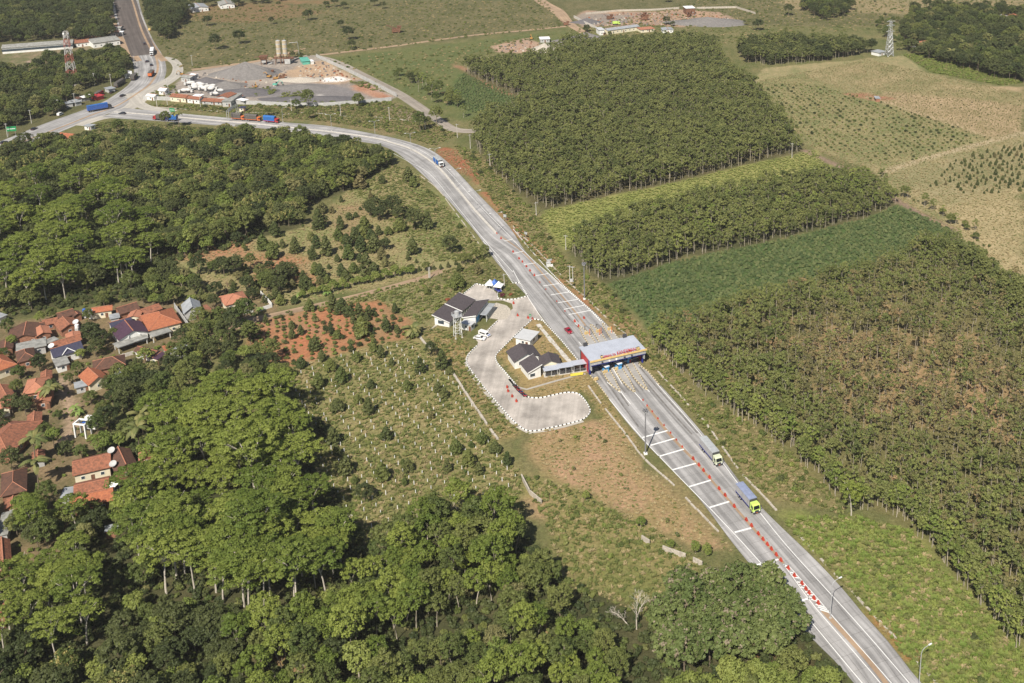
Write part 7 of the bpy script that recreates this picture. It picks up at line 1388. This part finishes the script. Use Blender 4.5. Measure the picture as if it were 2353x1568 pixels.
fill([(2010,55),(2075,40),(2080,120),(2030,110)], 9.0, [('mid', 2), ('light', 1)], 'near the pylon', 'near the pylon', (.4, .8))
# --- foreground groves
fill([(360,1010),(430,962),(560,935),(662,942),(700,1030),(705,1120),(770,1185),(790,1250),(805,1320),(780,1380),(640,1440),(540,1430),(450,1395),(345,1370),(310,1300),(300,1210),(335,1135),(350,1080)], 6.3, [('albizia', 6), ('mid', 1), ('light', .6)], 'in the tall grove right of the village', 'of the tall grove', (.68, 1.1), .3, .42)
fill([(40,1345),(150,1300),(225,1330),(240,1450),(180,1520),(60,1530),(-80,1520),(-80,1400)], 6.4, [('albizia', 5), ('dark', 1)], 'in the corner grove below the village', 'of the corner grove', (.72, 1.0))
fill([(-150,1545),(200,1545),(300,1470),(480,1460),(560,1510),(560,1760),(-150,1760)], 5.2, [('dark', 4), ('mid', 2), ('light', .8), ('blossom', .4)], 'in the dark thicket at the near edge', 'of the near thicket', (.7, 1.05))
fill([(880,1290),(960,1230),(1020,1185),(1140,1195),(1215,1262),(1265,1330),(1190,1380),(1040,1440),(960,1490),(760,1600),(560,1700),(560,1520),(700,1440),(840,1350)], 5.0, [('rubber', 5), ('mid', 1), ('light', .8)], 'in the slender grove left of the bare tree', 'of the slender grove', (.66, 1.08))
fill([(1060,1490),(1200,1462),(1375,1455),(1430,1520),(1450,1760),(640,1760),(700,1650),(900,1570)], 4.4, [('rubber', 3), ('mid', 2), ('light', 2)], 'in the leafy grove at the near edge', 'of the near leafy grove', (.62, .9))
fill([(1500,1435),(1600,1385),(1720,1348),(1800,1380),(1838,1480),(1780,1545),(1650,1560),(1540,1545),(1500,1490)], 4.9, [('teak', 1)], 'in the big leaved clump beside the road', 'beside the road', (.85, 1.2))
fill([(1500,1600),(1600,1580),(1700,1572),(1800,1560),(1850,1550),(1890,1590),(1960,1690),(1990,1760),(1440,1760)], 4.0, [('light', 4), ('mid', 1)], 'at the near edge below the big leaved clump', 'at the near edge', (.8, 1.05))
fill([(240,1440),(330,1400),(560,1450),(640,1460),(700,1450),(760,1420),(850,1330),(900,1300),(960,1380),(760,1580),(560,1520),(480,1470),(300,1480)], 5.4, [('mid', 3), ('dark', 2), ('rubber', 1), ('light', .7)], 'in the dim hollow between the groves', 'of the dim hollow', (.6, 1.0))
fill([(1180,1310),(1260,1330),(1330,1420),(1250,1450),(1150,1430)], 4.0, [('shrub', 1), ('mid', .4)], 'before the slender grove', 'before the slender grove', (.7, 1.1))
# --- orchard: one by one, from the survey
Z6 = lambda x, y: (589.3 + x * .25065, 388.9 + y * .25065)
Z2 = lambda x, y: (589.3 + x * .25065, 782.0 + y * .25065)
ORCH6 = [(550,160,170),(740,130,150),(690,150,130),(800,140,120),(950,180,200),(1000,70,120),(850,110,120),(1390,110,120),(1440,165,100),(1150,130,90),(610,250,120),(450,230,130),(990,560,130),(940,590,100),(850,460,80),(910,440,60),(770,550,90),(570,550,140),(620,520,90),(690,400,70),(600,400,120),(420,400,100),(340,500,130),(200,480,150),(110,530,160),(170,620,130),(240,720,70),(355,770,110),(60,740,140),(150,820,170),(500,650,90),(550,720,110),(640,790,130),(520,830,90),(750,650,110),(740,850,70),(830,720,120),(900,680,110),(980,640,120),(1050,640,110),(1120,600,80),(850,830,140),(950,850,80),(960,760,140),(1080,760,150),(1180,740,100),(1150,830,110),(1180,890,90),(1250,920,90),(1310,570,190),(1450,560,170),(1570,550,120),(1210,600,90),(1430,780,140),(890,950,110),(1010,970,170),(1080,980,120),(780,980,110),(820,1020,120),(540,960,110),(590,1010,130),(650,1040,80),(370,980,70),(280,1020,110),(330,1090,80),(460,1100,140),(430,1050,90),(180,1180,100),(100,1080,120),(220,1240,110),(350,1230,90),(40,1000,80),(700,1290,110),(790,1330,140),(850,1340,110),(940,1370,120),(970,1530,180),(680,1530,70),(740,1550,90),(1190,1490,120),(1450,1540,110),(1270,1320,70),(1010,1390,60),(490,1300,110),(1840,1090,160),(2030,960,90),(1860,940,60),(1560,1140,70)]
ORCH2 = [(1600,150,120),(1700,265,150),(1770,310,90),(1500,300,120),(1380,455,110),(1660,470,90),(1720,530,100),(1050,440,100),(740,650,150),(930,580,90),(1030,680,120),(1600,715,80),(590,860,110),(700,960,160),(1190,910,140),(740,1060,100),(820,1230,170),(1150,1280,170),(1390,1200,130),(1830,1030,140),(1940,1150,160),(2070,940,120),(2190,1030,130),(1750,1200,100),(2040,1230,90),(2300,1150,100),(900,1310,80),(990,1480,170),(570,430,140),(780,390,150),(410,250,120),(600,190,100),(680,280,130),(540,90,120),(1070,100,100),(1240,230,70),(920,200,100),(1140,160,90)]
def orch(lst, Z, place, group):
    for x, y, w in lst:
        v = Z(x, y); X, Y = G2(v); k = R.choices(('orchard', 'orchard_light', 'dark'), (6, 2.2, .4))[0]; wm = w * .25065 / (.9636 * (v[1] + 489) / CH)
        va = R.randrange(len(TREES[k])); rd = {'orchard': (2.1, 2.2, 2.3, 1.8, 1.9), 'orchard_light': (2.0, 1.9), 'dark': (4, 4.6, 3.4, 4.8)}[k][va]
        PLACED.append((k, va, X, Y, max(.45, min(1.9, wm / 2 / rd)), R.uniform(0, 6.28), place, group, False))
orch(ORCH6, Z6, 'scattered in the orchard left of the bend', 'of the orchard by the bend')
orch(ORCH2, Z2, 'standing among the pale stakes', 'in the staked field')
for x, y, s in [(1050,440,1.25),(1130,470,1.3),(1200,440,1.2),(1260,420,1.2),(1020,400,1.1),(1300,470,1.0),(1380,440,.8),(1080,400,1.1)]: plant('dark', *G2(Z6(x, y)), s * .72, 'in the tall dark clump of the orchard', 'in the orchard clump')
plant('dark', *G2(Z6(1780,770)), .8, 'alone on the grass near the toll road', 'single', True)
for p in resample(gpoly([Z6(1420,950), Z6(1600,925), Z6(1800,890), Z6(2000,850), Z6(2090,820)]), 3.2): plant(R.choice(('orchard', 'mid')), p[0], p[1] + R.uniform(-1, 1), R.uniform(.35, .6) if R.random() < .5 else .5, 'in the hedge at the end of the dirt track', 'in the hedge')
for p in resample(gpoly([Z6(430,1185), Z6(640,1150), Z6(820,1100), Z6(1000,1065), Z6(1200,1015), Z6(1420,965)]), 2.0): plant('light', p[0], p[1] + R.uniform(-.6, 2.5), R.uniform(.42, .62), 'in the bright row beside the dirt track', 'beside the dirt track')
fill([(400,600),(560,560),(690,520),(800,445),(905,385),(1000,440),(1090,570),(930,620),(640,690),(540,690)], 9, [('orchard', 2), ('orchard_light', 1), ('shrub', 2)], 'scattered in the orchard left of the bend', 'of the orchard by the bend', (.4, .8), keep=.55)
fill([(560,610),(690,640),(640,690),(540,720),(520,640),(420,640),(380,690),(360,640)], 4.6, [('dark', 2), ('orchard', 2), ('mid', 2)], 'between the orchard and the village houses', 'behind the village', (.5, .8))
fill([(560,752),(650,726),(860,692),(925,735),(940,775),(700,835),(640,845),(580,795)], 2.9, [('shrub', 3), ('orchard', .35)], 'in rows on the red plot', 'on the red plot', (.45, .85), .35, .22, .8)
fill([(650,860),(930,790),(1050,890),(1180,1090),(1040,1180),(830,1240),(750,1130),(700,960)], 11, [('shrub', 2), ('orchard_light', 1)], 'standing among the pale stakes', 'in the staked field', (.35, .6), keep=.4)
fill([(440,740),(560,735),(600,800),(640,840),(690,900),(660,950),(560,930),(450,960),(400,930),(380,880),(420,820)], 5.2, [('dark', 2), ('mid', 4), ('orchard', 1.5), ('light', 1)], 'in the thicket beside the village', 'beside the village', (.6, .95))
fill([(335,655),(430,640),(520,690),(480,722),(425,700),(340,705)], 5.0, [('mid', 3), ('orchard', 1), ('dark', 2), ('light', .6)], 'between the wood and the new grey house', 'by the new grey house', (.5, .85))
fill([(190,292),(262,277),(420,291),(560,298),(420,312),(200,322)], 6.0, [('shrub', 3), ('mid', .5)], 'on the strip between toll road and wood', 'on the road strip', (.6, 1.1), keep=.7)
# verges
fill([(1062,345),(1100,352),(1240,500),(1300,600),(1388,652),(1490,775),(1600,900),(1700,960),(1815,1040),(1900,1130),(1940,1190),(1740,1120),(1500,830),(1420,735),(1290,615),(1120,450)], 5.5, [('shrub', 1)], 'on the weedy verge right of the road', 'on the verge', (.5, 1.1), keep=.5)
fill([(1620,930),(1750,1010),(1900,1140),(1960,1210),(1900,1220),(1740,1080)], 5.5, [('sapling', 1)], 'on the verge before the near stand', 'on the verge', (.7, 1.2), keep=.5)
fill([(1230,1030),(1400,985),(1480,1080),(1640,1255),(1560,1235),(1400,1140)], 7.5, [('sapling', 2), ('shrub', 1)], 'on the bare triangle below the car park', 'on the bare triangle', (.4, .8), keep=.5)
fill([(1205,1000),(1300,985),(1390,965),(1440,1000),(1420,1030),(1300,1010)], 5, [('sapling', 2), ('shrub', 1)], 'on the slope below the car park', 'below the car park', (.4, .8), keep=.6)
for p in resample(gpoly([(1260,1110),(1350,1165),(1450,1215),(1540,1265),(1630,1290)]), 3.0): plant(R.choice(('light', 'shrub', 'sapling')), p[0] + R.uniform(-1, 1), p[1] + R.uniform(0, 2.5), R.uniform(.35, .5) , 'along the broken white wall', 'along the broken wall')
fill([(1960,1200),(2092,1230),(2193,1335),(2304,1462),(2400,1560),(2200,1640),(2060,1480),(1960,1330)], 7, [('shrub', 1)], 'on the lush verge at the lower right', 'on the lush verge', (.5, 1.0), keep=.5)
fill([(700,242),(900,234),(960,258),(1050,310),(1000,335),(880,300),(740,278),(600,268),(420,252),(400,240)], 6.5, [('shrub', 3), ('mid', .25)], 'on the bank above the toll road', 'on the bank', (.6, 1.2), keep=.6)
fill([(870,160),(960,215),(1060,270),(1085,282),(1060,240),(960,185)], 6, [('edge', 1), ('mid', 1)], 'along the stone side road', 'along the side road', (.6, .95), keep=.7)
fill([(430,60),(1240,0),(1290,60),(730,125),(430,155)], 26, [('shrub', 5), ('dark', .5)], 'dotted over the far grassland', 'of the far grassland', (.6, 1.3), keep=.6)
fill([(1310,-40),(1800,-60),(2352,-60),(2352,20),(1700,90),(1700,60)], 24, [('shrub', 5), ('dark', .6)], 'dotted over the far grassland', 'of the far grassland', (.6, 1.3), keep=.5)
for x, y, s in [(808,113,.75),(624,56,.6),(640,16,.5),(750,18,.9),(770,16,.8),(790,20,.9),(860,14,1.),(880,20,.6),(690,135,.7),(672,133,.6),(1530,58,.7),(1545,60,.6),(1348,72,.8),(945,192,.7),(1345,75,.5)]: plant('dark', *G2((x, y)), s, 'lone on the far grassland', 'of the far grassland', True)
# crops of young trees on the dry fields
def rows(pts, s, kind, place, sc, rot, keep=.9):
    fill(pts, s, [(kind, 1)], place, 'of the planted field', sc, rot, .18, keep)
rows([(1760,200),(1850,190),(2000,228),(2280,318),(2040,385),(1870,338),(1800,280)], 4.4, 'shrub', 'in rows on the grassy field', (.35, .8), .25)
rows([(2150,405),(2200,365),(2352,330),(2400,330),(2400,440),(2250,450),(2120,430)], 4.2, 'orchard', 'in rows on the dry field beyond the path', (.3, .62), .25, .75)
rows([(2020,235),(2110,205),(2352,215),(2352,290),(2200,290)], 4.6, 'shrub', 'in rows on the tan field', (.18, .36), .25, .75)
for p in resample(gpoly([(2050,455),(2090,465),(2150,500),(2210,530),(2260,575)]), 3.5): plant(R.choice(('mid', 'shrub', 'edge')), p[0] + R.uniform(0, 5), p[1] + R.uniform(1, 6), R.uniform(.4, .7), 'along the path behind the crop field', 'along the path')
# low crop between the stands, ground cover
# ------------------------------------------------------------------ single plants, palms, village trees
PALM_F = None
def palm(V, h, lb, s=1.0, grp='coconut palms of the village'):
    global PALM_F
    p = G(*V); t = thing('coconut_palm', lb, 'palm', p, R.uniform(0, 6), grp); lx, ly = R.uniform(-.8, .8), R.uniform(-.8, .8); pts = [(lx * (k / 5) ** 2, ly * (k / 5) ** 2, h * k / 5) for k in range(6)]; MB().path(pts, [.26, .2, .18, .17, .16, .15], 7).build('trunk', 'bark', t)
    if PALM_F is None:
        v = []; n_ = 9
        def mid(q): return np.array([q * 4.2, 0, 1.1 * math.sin(q * 2.4) - 2.6 * max(0, q - .35) ** 1.6])
        for k in range(n_):
            a, b_ = mid(k / n_), mid((k + 1) / n_); w = .85 * math.sin(math.pi * (.12 + .85 * k / n_)) + .1
            for s_ in (-1, 1):
                o = np.array([.28, s_ * w, -w * .55]); v += [a, a * .5 + b_ * .5, (a + b_) / 2 + o, a + o * .92]; v += [a * .5 + b_ * .5, b_, b_ + o * .9, (a + b_) / 2 + o * 1.05]
        PALM_F = face_mesh('frond', np.array(v), 'leaf_palm')
    for k in range(15):
        f = link('frond', PALM_F, t, (lx, ly, h)); f.rotation_euler = (0, R.uniform(-.55, .45), 2.4 * k + R.uniform(-.2, .2)); q = R.uniform(.8, 1.1); f.scale = (q, q, q)
for v, h, lb in (((90,1118),9,'tall coconut palm before the large weathered roof'), ((84,1072),10,'coconut palm leaning over the large weathered roof'), ((322,1040),9.5,'coconut palm with yellowing fronds right of the white frame'), ((412,292),9,'coconut palm beside the blue tarped truck on the toll road'), ((2270,112),11,'tall palm in the far wood near the orange roof'), ((2300,118),10,'second tall palm in the far wood'), ((2210,120),9,'third palm in the far wood'), ((2185,140),8,'palm at the edge of the far wood'), ((2250,125),9,'fourth palm in the far wood'), ((120,925),6,'small palm by the village lane'), ((330,1000),8,'slim palm above the tall grove'), ((948,770),3.2,'low spreading palm left of the offices'), ((695,432),6,'palm in the bushes at the edge of the mixed wood')): palm(v, h, lb)
BAN = None
def banana(V, lb):
    global BAN
    if BAN is None:
        v = []
        for k in range(8):
            a = 2.4 * k; e = R.uniform(.5, 1.1); pts = [np.array([math.cos(a) * q * 1.7, math.sin(a) * q * 1.7, 1.4 + e * 2.0 * q - 1.9 * q * q]) for q in (0, .35, .7, 1)]; sd = np.array([-math.sin(a), math.cos(a), 0]); w = (.12, .36, .34, .06)
            for i in range(3): v += [pts[i] - sd * w[i], pts[i + 1] - sd * w[i + 1], pts[i + 1] + sd * w[i + 1], pts[i] + sd * w[i]]
        BAN = face_mesh('crown', np.array(v), 'leaf_banana')
    t = thing('banana_plant', lb, 'banana plant', G(*V), R.uniform(0, 6), 'banana plants'); MB().tube((0, 0, -.1), (0, 0, 1.6), .14, .1, 6).build('stem', 'leaf_banana', t); link('crown', BAN, t); t.scale = (1.25,) * 3
for v, lb in ((z6(2125 - 0, 865 - 0), ''),) if False else (((598,718),'banana plant at the villa fence'), ((560,745),'banana plant below the villa'), ((470,452),'banana plant at the edge of the mixed wood'), (Z6(270,210),'banana plant in the orchard top'), (Z6(400,1180),'banana plant at the bright row'), (Z6(650,1160),'banana plant on the dirt track'), ((173,945),'banana plant beside the lane'), ((181,955),'second banana plant beside the lane'), ((505,490),'banana plant in the mixed wood')): banana(v, lb)
def bare_tree(V, h, lb, n1=6, m='bark_white', lean=0.0):
    t = thing('bare_tree', lb, 'tree', G(*V), 0); mb = MB()
    def br(p, d, L, r, dep):
        e = p + d * L; mb.tube(p, e, r, r * .6, 5 if dep > 1 else 4, cap=False)
        if dep == 0: return
        for k in range(3 if dep > 1 else 3):
            a = R.uniform(0, 6.28); s = Vector((math.cos(a), math.sin(a), R.uniform(-.1, .5))) * R.uniform(.45, .75); br(p + d * L * R.uniform(.55, 1.0), (d + s).normalized(), L * R.uniform(.55, .75), r * .55, dep - 1)
    br(Vector((0, 0, -.2)), Vector((lean, 0, 1)).normalized(), h * .34, .2, 5); mb.build('branches', m, t)
bare_tree((1462,1445), 15, 'leafless white tree between the groves'); bare_tree((1448,1440), 10, 'smaller leafless tree leaning left of the white one', lean=-.7); bare_tree((521,672), 6, 'leafless reddish tree behind the villa', m='twig_brown')
def bed(V, lb, m, r):
    p = G(*V); o = link('flower_bush', crown_bush(r, r * .9, m, 7, 60, .25), None, p); tag(o, lb, 'bush')
leaf_mat('leaf_maroon', (.10, .02, .03), (.16, .04, .05), .1); leaf_mat('leaf_red', (.35, .08, .04), (.25, .10, .05), .1)
bed((1154,680.5), 'dark maroon bush in the flower bed', 'leaf_maroon', 1.5); bed((1173,678), 'red flowering bush in the flower bed', 'leaf_red', 1.0); bed((1028,690), 'red flowering bush behind the long office', 'leaf_red', 1.3)
# trees of the village, some placed one by one
for x, y, k, s in ((216,795,'dark',.95),(222,820,'dark',.75),(208,775,'dark',.8),(235,800,'dark',.7),(46,872,'mid',.75),(93,856,'dark',.75),(120,905,'dark',.6),(40,905,'mid',.6),(181,862,'mid',.5),(187,826,'light',.7),(263,780,'mid',.45),(300,900,'mid',.8),(318,880,'mid',.7),(330,920,'mid',.8),(60,955,'dark',.7),(30,950,'dark',.6),(15,1000,'dark',.5),(105,1010,'mid',.55),(125,1030,'light',.8),(225,1000,'mid',.7),(250,985,'dark',.8),(240,1040,'light',1.0),(275,1030,'light',.9),(300,1015,'mid',.8),(150,1050,'dark',.7),(190,1055,'mid',.7),(30,1085,'dark',.7),(110,1160,'mid',.7),(90,1190,'mid',.8),(60,1190,'light',.9),(40,1230,'mid',.75),(100,1230,'mid',.8),(130,1210,'light',.8),(20,770,'mid',.6),(28,800,'light',.6),(60,765,'mid',.6),(95,745,'light',.6),(120,735,'mid',.5),(150,740,'light',.45),(10,830,'mid',.5),(205,740,'mid',.5),(240,705,'mid',.6),(350,690,'light',1.1),(330,700,'dark',.7),(385,700,'mid',.6),(400,700,'mid',.7),(470,740,'dark',.6),(500,735,'orchard',1.0),(552,715,'orchard',1.1),(575,760,'orchard',1.0),(455,790,'dark',.6),(420,800,'dark',.7),(395,810,'mid',.6),(400,845,'mid',.7),(430,830,'mid',.8),(350,860,'mid',.7),(335,840,'light',.8),(0,970,'dark',.6),(135,965,'mid',.5),(260,930,'dark',.7),(285,950,'dark',.8),(210,930,'mid',.6),(240,960,'mid',.7),(160,885,'mid',.4),(270,1190,'light',.7),(215,1195,'mid',.6),(235,1190,'light',.6),(290,1215,'mid',.7),(300,1180,'light',.7)):
    plant(k, *G2((x, y)), s, 'among the village roofs', 'of the village', True)
fill([(225,860),(330,850),(380,900),(420,960),(380,1010),(330,1000),(235,930)], 5.0, [('dark', 3), ('mid', 3)], 'in the trees right of the village lane', 'right of the lane', (.6, .9))
fill([(-60,1180),(60,1200),(230,1210),(270,1230),(240,1290),(60,1290),(-60,1320)], 5.0, [('mid', 3), ('dark', 2), ('albizia', 1)], 'below the village', 'below the village', (.6, .85))
emit_trees()
# ------------------------------------------------------------------ ground cover
def cover(name, polys, s, protos, scl, label, keep=1.0, jit=.45):
    pts = np.concatenate([spots(gpoly(p), s, jit, .2, keep) for p in polys])
    ok = np.ones(len(pts), bool)
    for pl, mg in AVOID_ALL:
        a, b_ = pl.min(0) - mg, pl.max(0) + mg; k = np.where((pts[:, 0] > a[0]) & (pts[:, 0] < b_[0]) & (pts[:, 1] > a[1]) & (pts[:, 1] < b_[1]) & ok)[0]
        if len(k): ok[k] &= ~(inpoly(pts[k, 0], pts[k, 1], pl) | (edgedist(pts[k, 0], pts[k, 1], pl) < mg))
    pts = pts[ok]; n_ = len(pts); print(name, n_)
    scatter(name, np.c_[pts, np.zeros(n_)], NR.uniform(0, 6.28, n_), NR.uniform(*scl, n_), NR.integers(0, len(protos), n_), [[p] for p in protos], label, 'plants')
AVOID_ALL = AVOID_ROAD + [(gpoly(lot), .5)] + AVOID[2:]
crop_p = [free_obj('crop_plant', crown_bush(.95, 1.5, 'leaf_crop', 6, 30, .34)) for _ in range(3)]
cover('crop_field', [[(1398,655),(1441,642),(1580,595),(1762,560),(1986,505),(2062,474),(2090,482),(2195,535),(2130,580),(2000,632),(1800,682),(1620,736),(1495,778),(1478,735)]], 1.9, crop_p, (.65, 1.15), 'low dark green crop filling the field between two stands', .95, .25)
cover('tall_grass_field', [[(1045,192),(1062,168),(1225,238),(1190,255),(1100,262),(1035,240)]], 1.9, crop_p, (.6, 1.0), 'dense green crop beside the dense stand', .95, .3)
gt = [free_obj('tuft', tuft(.8, .55, 'grass_green', 14, .2)), free_obj('tuft', tuft(.7, .45, 'grass_dry', 14, .18)), free_obj('tuft', crown_bush(.7, .6, 'leaf_mid', 4, 16, .32)), free_obj('tuft', tuft(.9, .5, 'grass_green', 16, .22))]
gd = [free_obj('tuft', tuft(.8, .4, 'grass_dry', 14, .2)), free_obj('tuft', tuft(.7, .35, 'grass_green', 12, .18)), free_obj('tuft', tuft(.9, .4, 'grass_dry', 12, .2))]
g_mix = 0
gl = [free_obj('tuft', tuft(.9, .5, 'grass_green', 14, .22)), free_obj('tuft', tuft(.8, .4, 'grass_dry', 12, .18)), free_obj('tuft', tuft(1.0, .8, 'grass_lush', 18, .24)), free_obj('tuft', tuft(.8, .6, 'grass_green', 16, .2)), free_obj('tuft', crown_bush(.9, .8, 'leaf_light', 5, 22, .32))]
cover('grass', [[(640,850),(945,775),(1060,880),(1200,1100),(1200,1170),(1050,1200),(830,1270),(740,1130),(690,960)],
                [(1200,1095),(1290,1112),(1450,1190),(1625,1295),(1560,1400),(1480,1420),(1290,1345),(1255,1210)],
                [(800,440),(905,378),(960,400),(1100,560),(1120,600),(1000,600),(930,540),(860,470)],
                [(1000,630),(1110,590),(1180,650),(1205,678),(1150,688),(1140,665),(1093,648),(1060,680)], [(190,290),(262,276),(420,290),(560,298),(420,312),(200,322)], [(640,722),(980,640),(1060,660),(1050,690),(1000,760),(960,745),(870,690)],
                [(1040,330),(1095,350),(1180,442),(1240,500),(1300,600),(1390,655),(1490,775),(1600,900),(1700,960),(1815,1040),(1911,1132),(1960,1190),(1740,1130),(1480,835),(1400,740),(1200,562)],
                [(970,765),(1000,745),(1070,770),(1085,805),(1070,840),(1160,960),(1210,995),(1150,1010),(1040,860)],
                [(700,242),(900,234),(960,258),(1050,310),(1000,335),(880,300),(740,278),(600,268),(420,252),(340,240)]], 1.25, gt, (.5, 1.25), 'rough grass and weeds over the open ground', .8)
cover('dry_grass', [[(1205,995),(1340,978),(1395,962),(1440,1020),(1500,1085),(1690,1270),(1600,1260),(1450,1190),(1290,1115),(1220,1040)],
                    [(1150,790),(1205,755),(1240,742),(1330,832),(1350,860),(1180,880),(1145,835)], [(1200,900),(1350,862),(1480,1040),(1420,1010),(1380,960),(1340,905),(1260,918)], [(380,590),(560,560),(700,520),(800,440),(860,470),(930,540),(1000,600),(1000,630),(640,705),(540,690),(430,640)], [(1000,348),(1046,344),(1105,400),(1098,422),(1060,396)], [(1720,190),(1990,135),(2352,215),(2352,640),(2060,455),(1860,335)]], 1.3, gd, (.35, .9), 'sparse dry grass on bare soil', .7)
leaf_mat('grass_strip', (.20, .24, .06), (.31, .31, .11), .25)
gs = [free_obj('tuft', tuft(.9, .5, 'grass_strip', 16, .22)), free_obj('tuft', tuft(.7, .35, 'grass_strip', 14, .2))]
cover('strip_grass', [[(1236,512),(1250,484),(1386,456),(1572,414),(1780,365),(1870,345),(1900,380),(1860,418),(1640,458),(1400,528),(1300,575)]], 1.3, gs, (.5, 1.3), 'pale grass of the strip between two stands', .8)
cover('lush_grass', [[(1960,1185),(2092,1220),(2200,1340),(2400,1545),(2400,1700),(2180,1640),(2010,1430),(1800,1195)], [(2075,126),(2150,118),(2350,190),(2300,196),(2140,166)]], 1.0, gl, (.6, 1.3), 'lush green weeds on the roadside verge', .9)
cover('undergrowth', [[(250,980),(420,960),(690,960),(720,1080),(800,1180),(850,1270),(1000,1170),(1160,1180),(1290,1330),(1480,1420),(1720,1350),(1850,1400),(1960,1600),(2000,1700),(-100,1700),(-100,1400),(150,1280)],
                      [(-100,345),(60,330),(640,318),(890,350),(905,378),(700,475),(560,565),(420,595),(330,690),(-100,740)]], 2.2, [free_obj('tuft', crown_bush(1.3, 1.5, 'leaf_dark', 6, 30, .42)), free_obj('tuft', crown_bush(1.4, 1.8, 'leaf_dark', 6, 30, .42)), free_obj('tuft', crown_bush(1.2, 1.2, 'leaf_mid', 6, 30, .4))], (.6, 1.3), 'undergrowth beneath the woods', .85)
rub = [free_obj('rock', MB().box((0, 0, .3), (1.6, 1.1, .9), .3, taper=.6).mesh('rock', m)) for m in ('rust_metal', 'gravel_dark', 'stone_pale', 'dirt_red', 'gravel_grey')]
cover('rubble', [[(585,168),(660,160),(665,185),(640,205),(590,205)], [(440,170),(520,165),(600,205),(560,222),(450,215)], [(690,145),(740,140),(820,180),(780,190),(680,182)], [(1330,40),(1480,26),(1680,40),(1660,56),(1350,60)], [(1140,104),(1250,92),(1380,100),(1250,120),(1150,118)]], 3.2, rub, (.3, 1.3), 'loose rubble strewn over the works yards', .45)
cover('yard_weeds', [[(650,212),(712,207),(716,226),(640,226)], [(560,205),(620,200),(640,212),(590,222)], [(800,186),(860,190),(890,212),(840,205)], [(330,200),(400,195),(410,220),(340,222)], [(520,236),(900,232),(900,244),(520,246)]], 2.6, [free_obj('tuft', crown_bush(1.2, 1.0, 'leaf_olive', 6, 26, .4))], (.5, 1.3), 'weeds growing in the works yard', .7)
cover('far_weeds', [[(340,95),(430,20),(1240,-10),(1300,60),(730,128),(420,160)], [(735,140),(1290,75),(1040,150),(1035,240),(990,240),(840,165)], [(1310,70),(1700,-20),(2352,-60),(2352,20),(2060,60),(1700,100),(1500,100)]], 4.2, [free_obj('tuft', crown_bush(1.4, .9, 'leaf_mid', 5, 20, .5)), free_obj('tuft', crown_bush(1.2, .8, 'grass_green', 5, 20, .5)), free_obj('tuft', crown_bush(1.3, .7, 'grass_dry', 5, 18, .5))], (.4, 1.2), 'weeds over the distant grassland', .7)

cover('low_bushes', [[(1040,330),(1095,350),(1240,500),(1300,600),(1390,655),(1490,775),(1600,900),(1700,960),(1911,1132),(1960,1190),(1740,1130),(1480,835),(1400,740),(1200,562)], [(700,242),(900,234),(960,258),(1050,310),(1000,335),(880,300),(740,278),(600,268),(420,252),(340,240)], [(640,722),(980,640),(1060,660),(1050,690),(960,745),(870,690)], [(0,760),(60,740),(260,700),(430,700),(420,790),(330,860),(240,960),(260,1180),(100,1330),(-60,1330)], [(1190,1090),(1290,1112),(1450,1190),(1560,1260),(1480,1330),(1290,1345),(1255,1210)]], 3.4, [free_obj('tuft', crown_bush(1.1, 1.2, m, 6, 34, .34)) for m in ('leaf_olive', 'leaf_mid', 'leaf_olive', 'leaf_light')], (.35, 1.1), 'low bushes over verges and yards', .6, .48)
# ------------------------------------------------------------------ air
hz = bpy.data.materials.new('air'); hz.use_nodes = True; n, l = hz.node_tree.nodes, hz.node_tree.links; n.remove(n['Principled BSDF'])
pv = n.new('ShaderNodeVolumePrincipled'); pv.inputs['Color'].default_value = (0.93, 0.93, 0.93, 1); pv.inputs['Density'].default_value = HAZE; pv.inputs['Anisotropy'].default_value = 0.0; l.new(pv.outputs[0], n['Material Output'].inputs['Volume'])
MATS['air'] = hz
MB().box((0, 0, 104.5), (30000, 30000, 211)).build('haze', 'air', kind='stuff')
